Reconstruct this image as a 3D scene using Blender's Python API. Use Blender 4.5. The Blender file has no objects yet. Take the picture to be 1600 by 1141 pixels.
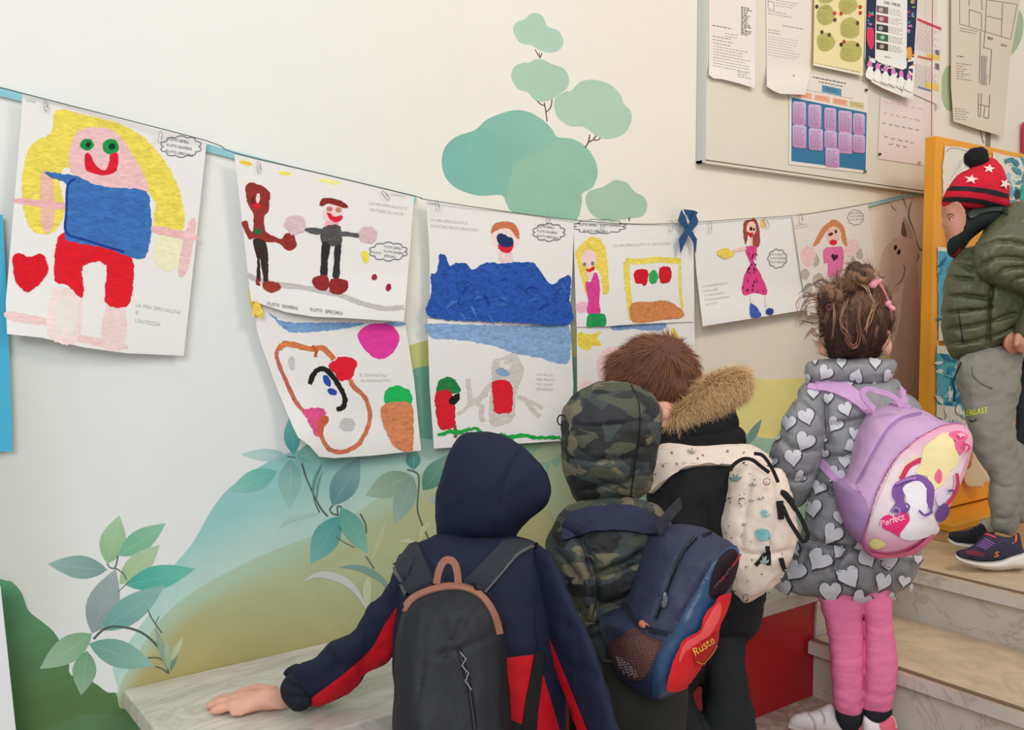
import bpy, math, random
import numpy as np
from mathutils import Vector, noise
from mathutils.bvhtree import BVHTree
from mathutils.geometry import tessellate_polygon

# ---------------------------------------------------------------- camera, light, exposure
TH, PITCH, FPX = math.radians(36.6), math.radians(3.41), 1450.0
CAM = Vector((0.0, -1.72, 0.95))
FW = Vector((math.sin(TH)*math.cos(PITCH), math.cos(TH)*math.cos(PITCH), -math.sin(PITCH)))
RT = Vector((math.cos(TH), -math.sin(TH), 0.0))
UP = RT.cross(FW)
sc = bpy.context.scene
cd = bpy.data.cameras.new('camera'); cam = bpy.data.objects.new('camera', cd)
sc.collection.objects.link(cam); sc.camera = cam
cam.location = CAM
cam.rotation_euler = (math.radians(90)-PITCH, 0, -TH)
cd.sensor_width = 36.0; cd.lens = 36.0*FPX/1600.0; cd.clip_start = 0.02
sc.view_settings.view_transform = 'Standard'
sc.view_settings.look = 'None'
sc.view_settings.gamma = 1.0
sc.view_settings.use_curve_mapping = False
sc.view_settings.exposure = 0.0

world = bpy.data.worlds.new('world'); sc.world = world; world.use_nodes = True
bg = world.node_tree.nodes['Background']
bg.inputs[0].default_value = (0.95, 0.97, 1.0, 1); bg.inputs[1].default_value = 0.62

def area(name, loc, target, size, power, col):
    l = bpy.data.lights.new(name, 'AREA'); l.shape = 'RECTANGLE'
    l.size, l.size_y = size; l.energy = power; l.color = col
    o = bpy.data.objects.new(name, l); sc.collection.objects.link(o)
    o.location = loc
    o.rotation_euler = (Vector(target)-Vector(loc)).to_track_quat('-Z', 'Y').to_euler()
    return o
area('window_daylight', (-1.6, -3.0, 2.5), (0.9, 0, 0.6), (1.6, 1.4), 63, (0.93, 0.97, 1.0))
area('ceiling_light', (1.9, -2.3, 2.9), (2.6, -0.1, 0.5), (1.2, 0.6), 29, (1.0, 0.87, 0.70))

COL = sc.collection
random.seed(7)
rng = np.random.default_rng(5)

# ---------------------------------------------------------------- measuring helpers
def ray(px, py):
    return RT*((px-800.0)/FPX) + UP*((570.5-py)/FPX) + FW
def pt(px, py, Z): return CAM + ray(px, py)*Z
def on_y(px, py, y):
    r = ray(px, py); return CAM + r*((y-CAM.y)/r.y)
def on_z(px, py, z):
    r = ray(px, py); return CAM + r*((z-CAM.z)/r.z)
def to_px(p):
    d = Vector(p)-CAM; z = d.dot(FW)
    return (800+FPX*d.dot(RT)/z, 570.5-FPX*d.dot(UP)/z, z)
def lin(c):
    return tuple((v/255/12.92 if v/255 <= 0.04045 else ((v/255+0.055)/1.055)**2.4) for v in c)
def crop(x0, y0, s, pts):
    return [(x0+s*x, y0+s*y) for x, y in pts]

# ---------------------------------------------------------------- materials
def new_mat(name):
    m = bpy.data.materials.new(name); m.use_nodes = True
    nt = m.node_tree; b = nt.nodes['Principled BSDF']
    return m, nt, b
def N(nt, kind, **kw):
    n = nt.nodes.new(kind)
    for k, v in kw.items(): setattr(n, k, v)
    return n
def mat_plain(name, col, rough=0.6, metal=0.0, bump=0.0, bscale=60.0, var=0.0, vscale=8.0, stretch=(1,1,1), sheen=0.0, spec=0.4):
    m, nt, b = new_mat(name)
    c = lin(col)
    b.inputs['Base Color'].default_value = (*c, 1)
    b.inputs['Roughness'].default_value = rough
    b.inputs['Metallic'].default_value = metal
    b.inputs['Specular IOR Level'].default_value = spec
    if sheen: b.inputs['Sheen Weight'].default_value = sheen
    tc = N(nt, 'ShaderNodeTexCoord'); mp = N(nt, 'ShaderNodeMapping')
    mp.inputs['Scale'].default_value = stretch
    nt.links.new(tc.outputs['Object'], mp.inputs['Vector'])
    if var:
        n = N(nt, 'ShaderNodeTexNoise'); n.inputs['Scale'].default_value = vscale; n.inputs['Detail'].default_value = 5
        nt.links.new(mp.outputs[0], n.inputs['Vector'])
        r = N(nt, 'ShaderNodeMapRange'); r.inputs['From Min'].default_value = 0.3; r.inputs['From Max'].default_value = 0.7
        r.inputs['To Min'].default_value = 1-var; r.inputs['To Max'].default_value = 1+var
        nt.links.new(n.outputs[0], r.inputs[0])
        x = N(nt, 'ShaderNodeMix', data_type='RGBA', blend_type='MULTIPLY'); x.inputs['Factor'].default_value = 1
        x.inputs[6].default_value = (*c, 1); nt.links.new(r.outputs[0], x.inputs[7])
        nt.links.new(x.outputs[2], b.inputs['Base Color'])
    if bump:
        n = N(nt, 'ShaderNodeTexNoise'); n.inputs['Scale'].default_value = bscale; n.inputs['Detail'].default_value = 4
        nt.links.new(mp.outputs[0], n.inputs['Vector'])
        bn = N(nt, 'ShaderNodeBump'); bn.inputs['Strength'].default_value = 1.0; bn.inputs['Distance'].default_value = bump
        nt.links.new(n.outputs[0], bn.inputs['Height']); nt.links.new(bn.outputs[0], b.inputs['Normal'])
    return m
def mat_paint(name, rough=0.75, amount=0.5, scale=35.0, stretch=(1, 1, 3), bump=0.0):
    # colour comes from the mesh's own pigment colours; alpha of the attribute says how streaky the brushwork is
    m, nt, b = new_mat(name)
    b.inputs['Roughness'].default_value = rough
    b.inputs['Specular IOR Level'].default_value = 0.25
    at = N(nt, 'ShaderNodeAttribute', attribute_name='Col')
    tc = N(nt, 'ShaderNodeTexCoord'); mp = N(nt, 'ShaderNodeMapping'); mp.inputs['Scale'].default_value = stretch
    mp.inputs['Rotation'].default_value = (0, 0.5, 0)
    nt.links.new(tc.outputs['Object'], mp.inputs['Vector'])
    n = N(nt, 'ShaderNodeTexNoise'); n.inputs['Scale'].default_value = scale; n.inputs['Detail'].default_value = 6
    n.inputs['Distortion'].default_value = 1.2
    nt.links.new(mp.outputs[0], n.inputs['Vector'])
    r = N(nt, 'ShaderNodeMapRange'); r.inputs['From Min'].default_value = 0.3; r.inputs['From Max'].default_value = 0.7
    r.inputs['To Min'].default_value = -amount; r.inputs['To Max'].default_value = amount
    nt.links.new(n.outputs[0], r.inputs[0])
    mu = N(nt, 'ShaderNodeMath', operation='MULTIPLY_ADD'); nt.links.new(r.outputs[0], mu.inputs[0])
    nt.links.new(at.outputs['Alpha'], mu.inputs[1]); mu.inputs[2].default_value = 1.0
    x = N(nt, 'ShaderNodeMix', data_type='RGBA', blend_type='MULTIPLY'); x.inputs['Factor'].default_value = 1
    nt.links.new(at.outputs['Color'], x.inputs[6]); nt.links.new(mu.outputs[0], x.inputs[7])
    nt.links.new(x.outputs[2], b.inputs['Base Color'])
    if bump:
        n2 = N(nt, 'ShaderNodeTexNoise'); n2.inputs['Scale'].default_value = 14; n2.inputs['Detail'].default_value = 3
        nt.links.new(tc.outputs['Object'], n2.inputs['Vector'])
        bn = N(nt, 'ShaderNodeBump'); bn.inputs['Distance'].default_value = bump
        nt.links.new(n2.outputs[0], bn.inputs['Height']); nt.links.new(bn.outputs[0], b.inputs['Normal'])
    return m
def mat_marble(name, base, vein, scale=3.0, veinw=0.06, speck=None, stretch=(1, 1, 1)):
    m, nt, b = new_mat(name)
    b.inputs['Roughness'].default_value = 0.35
    tc = N(nt, 'ShaderNodeTexCoord'); mp = N(nt, 'ShaderNodeMapping'); mp.inputs['Scale'].default_value = stretch
    nt.links.new(tc.outputs['Object'], mp.inputs['Vector'])
    n = N(nt, 'ShaderNodeTexNoise'); n.inputs['Scale'].default_value = scale; n.inputs['Detail'].default_value = 8
    n.inputs['Distortion'].default_value = 1.6; n.inputs['Roughness'].default_value = 0.6
    nt.links.new(mp.outputs[0], n.inputs['Vector'])
    cr = N(nt, 'ShaderNodeValToRGB'); e = cr.color_ramp.elements
    e[0].position = 0.5-veinw; e[0].color = (*lin(base), 1)
    e[1].position = 0.5+veinw; e[1].color = (*lin(base), 1)
    k = e.new(0.5); k.color = (*lin(vein), 1)
    nt.links.new(n.outputs[0], cr.inputs[0])
    n2 = N(nt, 'ShaderNodeTexNoise'); n2.inputs['Scale'].default_value = scale*2.3; n2.inputs['Detail'].default_value = 6
    nt.links.new(mp.outputs[0], n2.inputs['Vector'])
    mr = N(nt, 'ShaderNodeMapRange'); mr.inputs['From Min'].default_value = .3; mr.inputs['From Max'].default_value = .7
    mr.inputs['To Min'].default_value = 0.84; mr.inputs['To Max'].default_value = 1.08
    nt.links.new(n2.outputs[0], mr.inputs[0])
    x = N(nt, 'ShaderNodeMix', data_type='RGBA', blend_type='MULTIPLY'); x.inputs['Factor'].default_value = 1
    nt.links.new(cr.outputs[0], x.inputs[6]); nt.links.new(mr.outputs[0], x.inputs[7])
    out = x.outputs[2]
    if speck:
        v = N(nt, 'ShaderNodeTexNoise'); v.inputs['Scale'].default_value = 140; v.inputs['Detail'].default_value = 3
        nt.links.new(tc.outputs['Object'], v.inputs['Vector'])
        c2 = N(nt, 'ShaderNodeValToRGB'); c2.color_ramp.elements[0].position = 0.42; c2.color_ramp.elements[1].position = 0.58
        nt.links.new(v.outputs[0], c2.inputs[0])
        y = N(nt, 'ShaderNodeMix', data_type='RGBA'); nt.links.new(c2.outputs[0], y.inputs['Factor'])
        nt.links.new(out, y.inputs[6]); y.inputs[7].default_value = (*lin(speck), 1); out = y.outputs[2]
    nt.links.new(out, b.inputs['Base Color'])
    return m
def mat_camo(name):
    m, nt, b = new_mat(name)
    b.inputs['Roughness'].default_value = 0.7
    tc = N(nt, 'ShaderNodeTexCoord')
    out = None
    layers = [((30, 32, 30), None, 0, 0), ((58, 66, 68), (1.0, 0, 0), 11, 0.53), ((42, 41, 46), (7, 3, 2), 13, 0.56),
              ((74, 78, 62), (3, 9, 1), 14, 0.55), ((114, 106, 84), (5, 1, 8), 17, 0.585)]
    for col, off, s, th in layers:
        if off is None:
            prev = N(nt, 'ShaderNodeRGB'); prev.outputs[0].default_value = (*lin(col), 1); out = prev.outputs[0]; continue
        mp = N(nt, 'ShaderNodeMapping'); mp.inputs['Location'].default_value = off; mp.inputs['Scale'].default_value = (1, 1, 1.5)
        nt.links.new(tc.outputs['Object'], mp.inputs['Vector'])
        n = N(nt, 'ShaderNodeTexNoise'); n.inputs['Scale'].default_value = s; n.inputs['Detail'].default_value = 1.5
        n.inputs['Distortion'].default_value = 0.6
        nt.links.new(mp.outputs[0], n.inputs['Vector'])
        cr = N(nt, 'ShaderNodeValToRGB'); cr.color_ramp.elements[0].position = th; cr.color_ramp.elements[1].position = th+0.008
        nt.links.new(n.outputs[0], cr.inputs[0])
        x = N(nt, 'ShaderNodeMix', data_type='RGBA')
        nt.links.new(cr.outputs[0], x.inputs['Factor']); nt.links.new(out, x.inputs[6]); x.inputs[7].default_value = (*lin(col), 1)
        out = x.outputs[2]
    nt.links.new(out, b.inputs['Base Color'])
    n = N(nt, 'ShaderNodeTexNoise'); n.inputs['Scale'].default_value = 28; n.inputs['Detail'].default_value = 4
    nt.links.new(tc.outputs['Object'], n.inputs['Vector'])
    bn = N(nt, 'ShaderNodeBump'); bn.inputs['Distance'].default_value = 0.006
    nt.links.new(n.outputs[0], bn.inputs['Height']); nt.links.new(bn.outputs[0], b.inputs['Normal'])
    return m

# ---------------------------------------------------------------- objects
def link(o, parent=None):
    COL.objects.link(o)
    if parent is not None: o.parent = parent
    return o
def tag(o, label=None, cat=None, group=None, kind=None):
    if label: o['label'] = label
    if cat: o['category'] = cat
    if group: o['group'] = group
    if kind: o['kind'] = kind
    return o
def thing(name, label, cat, group=None):
    o = bpy.data.objects.new(name, None); o.empty_display_size = 0.05
    link(o); return tag(o, label, cat, group)
def mesh_obj(name, verts, faces, mat, parent=None, cols=None, smooth=True):
    me = bpy.data.meshes.new(name)
    me.from_pydata([tuple(v) for v in verts], [], [tuple(f) for f in faces])
    if cols is not None:
        ca = me.color_attributes.new('Col', 'FLOAT_COLOR', 'POINT')
        ca.data.foreach_set('color', np.asarray(cols, dtype=np.float32).ravel())
    if smooth and len(me.polygons): me.polygons.foreach_set('use_smooth', [True]*len(me.polygons))
    me.update()
    if mat: me.materials.append(mat)
    return link(bpy.data.objects.new(name, me), parent)
def box_mesh(boxes):
    V, Fc = [], []
    for (x0, y0, z0), (x1, y1, z1) in boxes:
        b = len(V)
        V += [(x0,y0,z0),(x1,y0,z0),(x1,y1,z0),(x0,y1,z0),(x0,y0,z1),(x1,y0,z1),(x1,y1,z1),(x0,y1,z1)]
        Fc += [tuple(b+i for i in q) for q in ((0,3,2,1),(4,5,6,7),(0,1,5,4),(1,2,6,5),(2,3,7,6),(3,0,4,7))]
    return V, Fc
def box(name, a, b, mat, parent=None, bevel=0.0):
    V, Fc = box_mesh([(a, b)])
    o = mesh_obj(name, V, Fc, mat, parent, smooth=False)
    if bevel:
        md = o.modifiers.new('bevel', 'BEVEL'); md.width = bevel; md.segments = 2; md.limit_method = 'ANGLE'
    return o
def tube(name, pts, r, mat, parent=None, seg=8, closed=False):
    P = [Vector(p) for p in pts]; n = len(P); V, Fc = [], []
    rs = r if isinstance(r, (list, tuple)) else [r]*n
    prev = None
    for i, p in enumerate(P):
        a = P[(i-1) % n] if (closed or i > 0) else p
        b = P[(i+1) % n] if (closed or i < n-1) else p
        t = (b-a).normalized()
        if prev is None:
            s = t.cross(Vector((0, 0, 1)))
            if s.length < .1: s = t.cross(Vector((1, 0, 0)))
        else: s = prev - t*prev.dot(t)
        s.normalize(); prev = s; q = t.cross(s)
        for k in range(seg):
            an = 2*math.pi*k/seg
            V.append(p + (s*math.cos(an)+q*math.sin(an))*rs[i])
    m = n if closed else n-1
    for i in range(m):
        for k in range(seg):
            a, b = i*seg, ((i+1) % n)*seg
            Fc.append((a+k, a+(k+1) % seg, b+(k+1) % seg, b+k))
    if not closed:
        Fc.append(tuple(range(seg))[::-1]); Fc.append(tuple((n-1)*seg+k for k in range(seg)))
    return mesh_obj(name, V, Fc, mat, parent)
def band(name, pts, width, thick, nrm, mat, parent=None):
    # flat strap of rectangular section along 3-D points; nrm = outward normal (one or per point)
    P = [Vector(p) for p in pts]; V, Fc = [], []
    for i, p in enumerate(P):
        t = (P[min(i+1, len(P)-1)]-P[max(i-1, 0)]).normalized()
        nn = Vector(nrm[i] if isinstance(nrm, list) else nrm); s = t.cross(nn).normalized(); nn = s.cross(t).normalized()
        w = (width[i] if isinstance(width, list) else width)/2
        for a, b in ((-w, 0), (-w*.9, thick), (w*.9, thick), (w, 0)):
            V.append(p+s*a+nn*b)
    for i in range(len(P)-1):
        for k in range(4):
            Fc.append((i*4+k, i*4+(k+1) % 4, (i+1)*4+(k+1) % 4, (i+1)*4+k))
    Fc.append((0, 1, 2, 3)); e = (len(P)-1)*4; Fc.append((e+3, e+2, e+1, e))
    return mesh_obj(name, V, Fc, mat, parent, smooth=False)

# ---------------------------------------------------------------- flat outlines
def sm(poly, n=4, closed=True):
    P = [np.array(p, float) for p in poly]; m = len(P); out = []
    rngi = range(m) if closed else range(m-1)
    for i in rngi:
        if closed: p0, p1, p2, p3 = P[i-1], P[i], P[(i+1) % m], P[(i+2) % m]
        else: p0, p1, p2, p3 = P[max(i-1, 0)], P[i], P[i+1], P[min(i+2, m-1)]
        for k in range(n):
            t = k/n
            out.append(tuple(0.5*((2*p1)+(-p0+p2)*t+(2*p0-5*p1+4*p2-p3)*t*t+(-p0+3*p1-3*p2+p3)*t**3)))
    if not closed: out.append(tuple(P[-1]))
    return out
def rough(poly, amp=0.8, step=4.0):
    out = []; m = len(poly)
    for i in range(m):
        a, b = poly[i], poly[(i+1) % m]; L = math.dist(a, b); k = max(1, int(L/step))
        for j in range(k):
            t = j/k
            out.append((a[0]+(b[0]-a[0])*t+random.uniform(-amp, amp), a[1]+(b[1]-a[1])*t+random.uniform(-amp, amp)))
    return out
def ell(cx, cy, rx, ry, rot=0.0, n=20):
    c, s = math.cos(math.radians(rot)), math.sin(math.radians(rot))
    return [(cx+rx*math.cos(a)*c-ry*math.sin(a)*s, cy+rx*math.cos(a)*s+ry*math.sin(a)*c) for a in [2*math.pi*k/n for k in range(n)]]
def stroke(path, w, smooth=4, taper=False):
    P = sm(path, smooth, closed=False) if smooth > 1 and len(path) > 2 else path
    L, R = [], []
    m = len(P)
    for i in range(m):
        a, b = P[max(i-1, 0)], P[min(i+1, m-1)]
        dx, dy = b[0]-a[0], b[1]-a[1]; d = math.hypot(dx, dy) or 1
        t = i/(m-1)
        ww = (w[0]+(w[1]-w[0])*t if isinstance(w, tuple) else w)/2
        if taper: ww *= max(0.08, math.sin(math.pi*min(max(t, 0.02), 0.98)))
        L.append((P[i][0]-dy/d*ww, P[i][1]+dx/d*ww)); R.append((P[i][0]+dy/d*ww, P[i][1]-dx/d*ww))
    return L+R[::-1]
def cloudline(cx, cy, w, h, n=9):
    out = []; w *= .95; h *= .95
    for k in range(n):
        a0 = 2*math.pi*k/n; a1 = 2*math.pi*(k+1)/n
        p0 = (cx+w/2*math.cos(a0), cy+h/2*math.sin(a0)); p1 = (cx+w/2*math.cos(a1), cy+h/2*math.sin(a1))
        for j in range(5):
            t = j/5; b = math.sin(math.pi*t)*0.26
            x, y = p0[0]+(p1[0]-p0[0])*t, p0[1]+(p1[1]-p0[1])*t
            out.append((x+(x-cx)*b, y+(y-cy)*b))
    return out+[out[0]]
def leaf(base, tip, w):
    bx, by = base; tx, ty = tip; dx, dy = tx-bx, ty-by; L = math.hypot(dx, dy); nx, ny = -dy/L, dx/L
    up, dn = [], []
    for k in range(1, 9):
        t = k/9; ww = w/2*math.sin(math.pi*t**0.85)
        up.append((bx+dx*t+nx*ww, by+dy*t+ny*ww)); dn.append((bx+dx*t-nx*ww, by+dy*t-ny*ww))
    return [base]+up+[tip]+dn[::-1]
def heart(cx, cy, s, rot=0.0):
    c, sn = math.cos(math.radians(rot)), math.sin(math.radians(rot)); out = []
    for k in range(24):
        a = 2*math.pi*k/24
        x = 16*math.sin(a)**3/17; y = -(13*math.cos(a)-5*math.cos(2*a)-2*math.cos(3*a)-math.cos(4*a))/15
        out.append((cx+s*(x*c-y*sn), cy+s*(x*sn+y*c)))
    return out
_tc = {}
def text_tris(s):
    if s in _tc: return _tc[s]
    cu = bpy.data.curves.new('lettering', 'FONT'); cu.body = s; cu.resolution_u = 2; cu.size = 1.0
    o = bpy.data.objects.new('lettering', cu)
    me = o.to_mesh()
    me.calc_loop_triangles()
    V = [(v.co.x, v.co.y) for v in me.vertices]; T = [tuple(t.vertices) for t in me.loop_triangles]
    o.to_mesh_clear(); bpy.data.objects.remove(o); bpy.data.curves.remove(cu)
    _tc[s] = (V, T); return V, T

# ---------------------------------------------------------------- canvas: pigment laid on a real surface
class Canvas:
    def __init__(self, surf, step=0.0004, dgrid=None):
        self.dgrid = dgrid; self.surf = surf; self.V = []; self.F = []; self.C = []; self.k = 0; self.step = step
    def _tri(self, pts2, tris, color, alpha, grid, off, rev=False, drop=None):
        idx = {}; base_off = off
        def vid(p):
            key = (round(p[0], 3), round(p[1], 3))
            if key in idx: return idx[key]
            q = self.surf(p[0], p[1], base_off)
            if q is None: idx[key] = None; return None
            idx[key] = len(self.V); self.V.append(q)
            c = color(p[0], p[1]) if callable(color) else color
            self.C.append((*lin(c), alpha)); return idx[key]
        out = []; grid = grid or self.dgrid
        stack = [tuple(pts2[i] for i in t) for t in tris]
        while stack:
            a, b, c = stack.pop()
            if grid:
                l = (math.dist(a, b), math.dist(b, c), math.dist(c, a)); m = max(l)
                if m > grid:
                    if m == l[0]: q = ((a[0]+b[0])/2, (a[1]+b[1])/2); stack += [(a, q, c), (q, b, c)]
                    elif m == l[1]: q = ((b[0]+c[0])/2, (b[1]+c[1])/2); stack += [(a, b, q), (a, q, c)]
                    else: q = ((a[0]+c[0])/2, (a[1]+c[1])/2); stack += [(a, b, q), (q, b, c)]
                    continue
            area2 = (b[0]-a[0])*(c[1]-a[1])-(b[1]-a[1])*(c[0]-a[0])
            if abs(area2) < 1e-6: continue
            if (area2 > 0) != rev: b, c = c, b     # image y runs down
            f = (vid(a), vid(b), vid(c))
            if None in f: continue
            if drop:
                P = [self.V[i] for i in f]
                if max((P[0]-P[1]).length, (P[1]-P[2]).length, (P[2]-P[0]).length) > drop: continue
            out.append(f)
        return out
    def add(self, poly, color, alpha=0.0, grid=None, off=None, drop=None):
        self.k += 1
        o = self.step*self.k if off is None else off
        pts = [Vector((p[0], p[1], 0)) for p in poly]
        tr = tessellate_polygon([pts])
        self.F += self._tri([(p[0], p[1]) for p in poly], tr, color, alpha, grid, o, drop=drop)
    def sheet(self, poly, color, thick=0.0006, grid=None, alpha=0.0, off=0.0, drop=None):
        pts = [Vector((p[0], p[1], 0)) for p in poly]; tr = tessellate_polygon([pts]); P2 = [(p[0], p[1]) for p in poly]
        f1 = self._tri(P2, tr, color, alpha, grid, off, drop=drop)
        n0 = len(self.V)
        f2 = self._tri(P2, tr, color, alpha, grid, off-thick, rev=True, drop=drop)
        self.F += f1+f2
        ed = {}
        for f in f1:
            for a, b in ((f[0], f[1]), (f[1], f[2]), (f[2], f[0])):
                ed[(a, b)] = 1
        bd = [(a, b) for (a, b) in ed if (b, a) not in ed]
        s = min(min(f) for f in f1) if f1 else 0
        mp = {}
        def dup(i):
            if i not in mp: mp[i] = len(self.V); self.V.append(self.V[i]); self.C.append(self.C[i])
            return mp[i]
        nv = len(self.V)
        for a, b in bd:
            # matching back vertices were made in the same order
            a2, b2 = a-s+n0, b-s+n0
            if max(a2, b2) < nv: self.F.append((dup(b), dup(a), dup(a2), dup(b2)))
    def text(self, s, o, ex, ey, color, size=1.0, off=None):
        self.k += 1
        V, T = text_tris(s)
        P = [(o[0]+ex[0]*x*size+ey[0]*y*size, o[1]+ex[1]*x*size+ey[1]*y*size) for x, y in V]
        self.F += self._tri(P, T, color, 0.0, None, self.step*self.k if off is None else off)
    def lines(self, o, ex, ey, n, width, color, h=0.55, words=True, ragged=0.3, gap=1.0):
        # rows of print too small to read
        for i in range(n):
            x = 0.0; end = width*(1-random.uniform(0, ragged))
            while x < end:
                w = random.uniform(3, 8)*0.7 if words else end
                w = min(w, end-x)
                a = (o[0]+ex[0]*x+ey[0]*i*gap, o[1]+ex[1]*x+ey[1]*i*gap)
                b = (a[0]+ex[0]*w, a[1]+ex[1]*w)
                self.k += 0.02
                self.F += self._tri([a, b, (b[0]+ey[0]*h, b[1]+ey[1]*h), (a[0]+ey[0]*h, a[1]+ey[1]*h)], [(0, 1, 2), (0, 2, 3)], color, 0.0, None, self.step*(self.k+1))
                x += w+1.3
        self.k += 1
    def build(self, name, mat, parent=None, smooth=True):
        return mesh_obj(name, self.V, self.F, mat, parent, self.C, smooth)

# ---------------------------------------------------------------- soft volumes (bodies, clothes, bags)
def poly_dist(X, Y, poly):
    P = np.array(poly, float); Q = np.roll(P, -1, 0)
    d = np.full(X.shape, 1e9); ins = np.zeros(X.shape, bool)
    for (x0, y0), (x1, y1) in zip(P, Q):
        ex, ey = x1-x0, y1-y0; L = ex*ex+ey*ey+1e-9
        t = np.clip(((X-x0)*ex+(Y-y0)*ey)/L, 0, 1)
        d = np.minimum(d, np.hypot(X-x0-t*ex, Y-y0-t*ey))
        c = ((y0 > Y) != (y1 > Y)) & (X < (x1-x0)*(Y-y0)/(y1-y0+1e-12)+x0)
        ins ^= c
    return np.where(ins, d, -d)
def line_dist(X, Y, path):
    d = np.full(X.shape, 1e9)
    for (x0, y0), (x1, y1) in zip(path[:-1], path[1:]):
        ex, ey = x1-x0, y1-y0; L = ex*ex+ey*ey+1e-9
        t = np.clip(((X-x0)*ex+(Y-y0)*ey)/L, 0, 1)
        d = np.minimum(d, np.hypot(X-x0-t*ex, Y-y0-t*ey))
    return d
class Inflate:
    """a rounded volume from a measured outline: centre depth Z (number or list of (px,py,Z)), half thickness up to T metres"""
    def __init__(self, outline, Z, T, k=1.0, grooves=(), gdepth=0.35, gwidth=4.0, cell=3.0, smooth=True, boxy=0.0):
        O = sm(outline, 3) if smooth else outline
        xs = [p[0] for p in O]; ys = [p[1] for p in O]; m = 12*cell
        self.x0, self.y0, self.cell = min(xs)-m, min(ys)-m, cell
        nx = int((max(xs)+m-self.x0)/cell)+2; ny = int((max(ys)+m-self.y0)/cell)+2
        gx, gy = np.meshgrid(self.x0+np.arange(nx)*cell, self.y0+np.arange(ny)*cell, indexing='ij')
        if isinstance(Z, (int, float)): self.zc = np.array([0, 0, float(Z)])
        else:
            A = np.array([[p[0]/1000, p[1]/1000, 1] for p in Z]); b = np.array([p[2] for p in Z])
            if len(Z) == 2:
                A2 = A-A.mean(0); A2[:, 2] = 1; 
                d = A[1]-A[0]; g = (b[1]-b[0])/(d[0]**2+d[1]**2); self.zc = np.array([g*d[0], g*d[1], b[0]-g*(d[0]*A[0][0]+d[1]*A[0][1])])
            else: self.zc = np.linalg.lstsq(A, b, rcond=None)[0]
        zm = float(self.zc[0]*np.mean(xs)/1000+self.zc[1]*np.mean(ys)/1000+self.zc[2]); self.zm = zm
        mpp = zm/FPX
        d = poly_dist(gx, gy, O)
        ins = d > 0
        h = cell*mpp; u = np.where(ins, d*mpp*0.08, 0.0)
        # Poisson: lap u = -4  (a strip of half width a gives (sqrt2 a)^2-like section)
        for it in range(500):
            v = 0.25*(np.roll(u, 1, 0)+np.roll(u, -1, 0)+np.roll(u, 1, 1)+np.roll(u, -1, 1)+2.0*h*h)
            u = np.where(ins, v, 0.0)
        hh = k*np.sqrt(np.maximum(u, 0)); hh = hh*1.15; hh = hh/(1+(hh/T)**4)**0.25
        if boxy:
            e = np.clip(d*mpp/boxy, 0, 1); hb = T*np.sqrt(np.maximum(1-(1-e)**2, 0)); hh = 0.2*hh+0.8*hb
        for g in grooves:
            gd = line_dist(gx, gy, sm(g, 3, closed=False) if len(g) > 2 else g)
            hh = hh*(1-gdepth*np.exp(-(gd/gwidth)**2))
        out = np.maximum(-d, 0)*mpp
        self.u = np.where(ins, hh*hh, -(0.05*out+out*out))
        self.T = float(hh.max())
        self.bb = (min(xs), min(ys), max(xs), max(ys))
    def bounds(self):
        P = []
        for x in (self.bb[0], self.bb[2]):
            for y in (self.bb[1], self.bb[3]):
                z = self.zc[0]*x/1000+self.zc[1]*y/1000+self.zc[2]
                for zz in (z-self.T, z+self.T):
                    P.append(((x-800)/FPX*zz, (570.5-y)/FPX*zz, zz))
        P = np.array(P); return P.min(0), P.max(0)
    def __call__(self, X, Y, Z):
        px = 800+FPX*X/Z; py = 570.5-FPX*Y/Z
        fx = (px-self.x0)/self.cell; fy = (py-self.y0)/self.cell
        nx, ny = self.u.shape
        ox = np.maximum(np.maximum(-fx, fx-(nx-2)), 0); oy = np.maximum(np.maximum(-fy, fy-(ny-2)), 0)
        fx = np.clip(fx, 0, nx-2.001); fy = np.clip(fy, 0, ny-2.001)
        i = fx.astype(int); j = fy.astype(int); a = fx-i; b = fy-j
        u = self.u
        v = (u[i, j]*(1-a)+u[i+1, j]*a)*(1-b)+(u[i, j+1]*(1-a)+u[i+1, j+1]*a)*b
        v = v-0.01*(ox+oy)
        dz = Z-(self.zc[0]*px/1000+self.zc[1]*py/1000+self.zc[2])
        return (dz*dz-v)/(2*np.sqrt(np.abs(v)+dz*dz)+0.004)
def camco(p):
    d = Vector(p)-CAM; return np.array([d.dot(RT), d.dot(UP), d.dot(FW)])
def C3(px, py, Z): return np.array([(px-800)/FPX*Z, (570.5-py)/FPX*Z, Z])
class Cap:
    """tapered limb between two points given as (px,py,Z) or world Vectors"""
    def __init__(self, a, ra, b, rb):
        self.a = camco(a) if isinstance(a, Vector) else C3(*a); self.b = camco(b) if isinstance(b, Vector) else C3(*b)
        self.ra, self.rb = ra, rb
    def bounds(self):
        return np.minimum(self.a-self.ra, self.b-self.rb), np.maximum(self.a+self.ra, self.b+self.rb)
    def __call__(self, X, Y, Z):
        e = self.b-self.a; L = e@e+1e-12
        t = np.clip(((X-self.a[0])*e[0]+(Y-self.a[1])*e[1]+(Z-self.a[2])*e[2])/L, 0, 1)
        return np.sqrt((X-self.a[0]-t*e[0])**2+(Y-self.a[1]-t*e[1])**2+(Z-self.a[2]-t*e[2])**2)-(self.ra+(self.rb-self.ra)*t)
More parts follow.
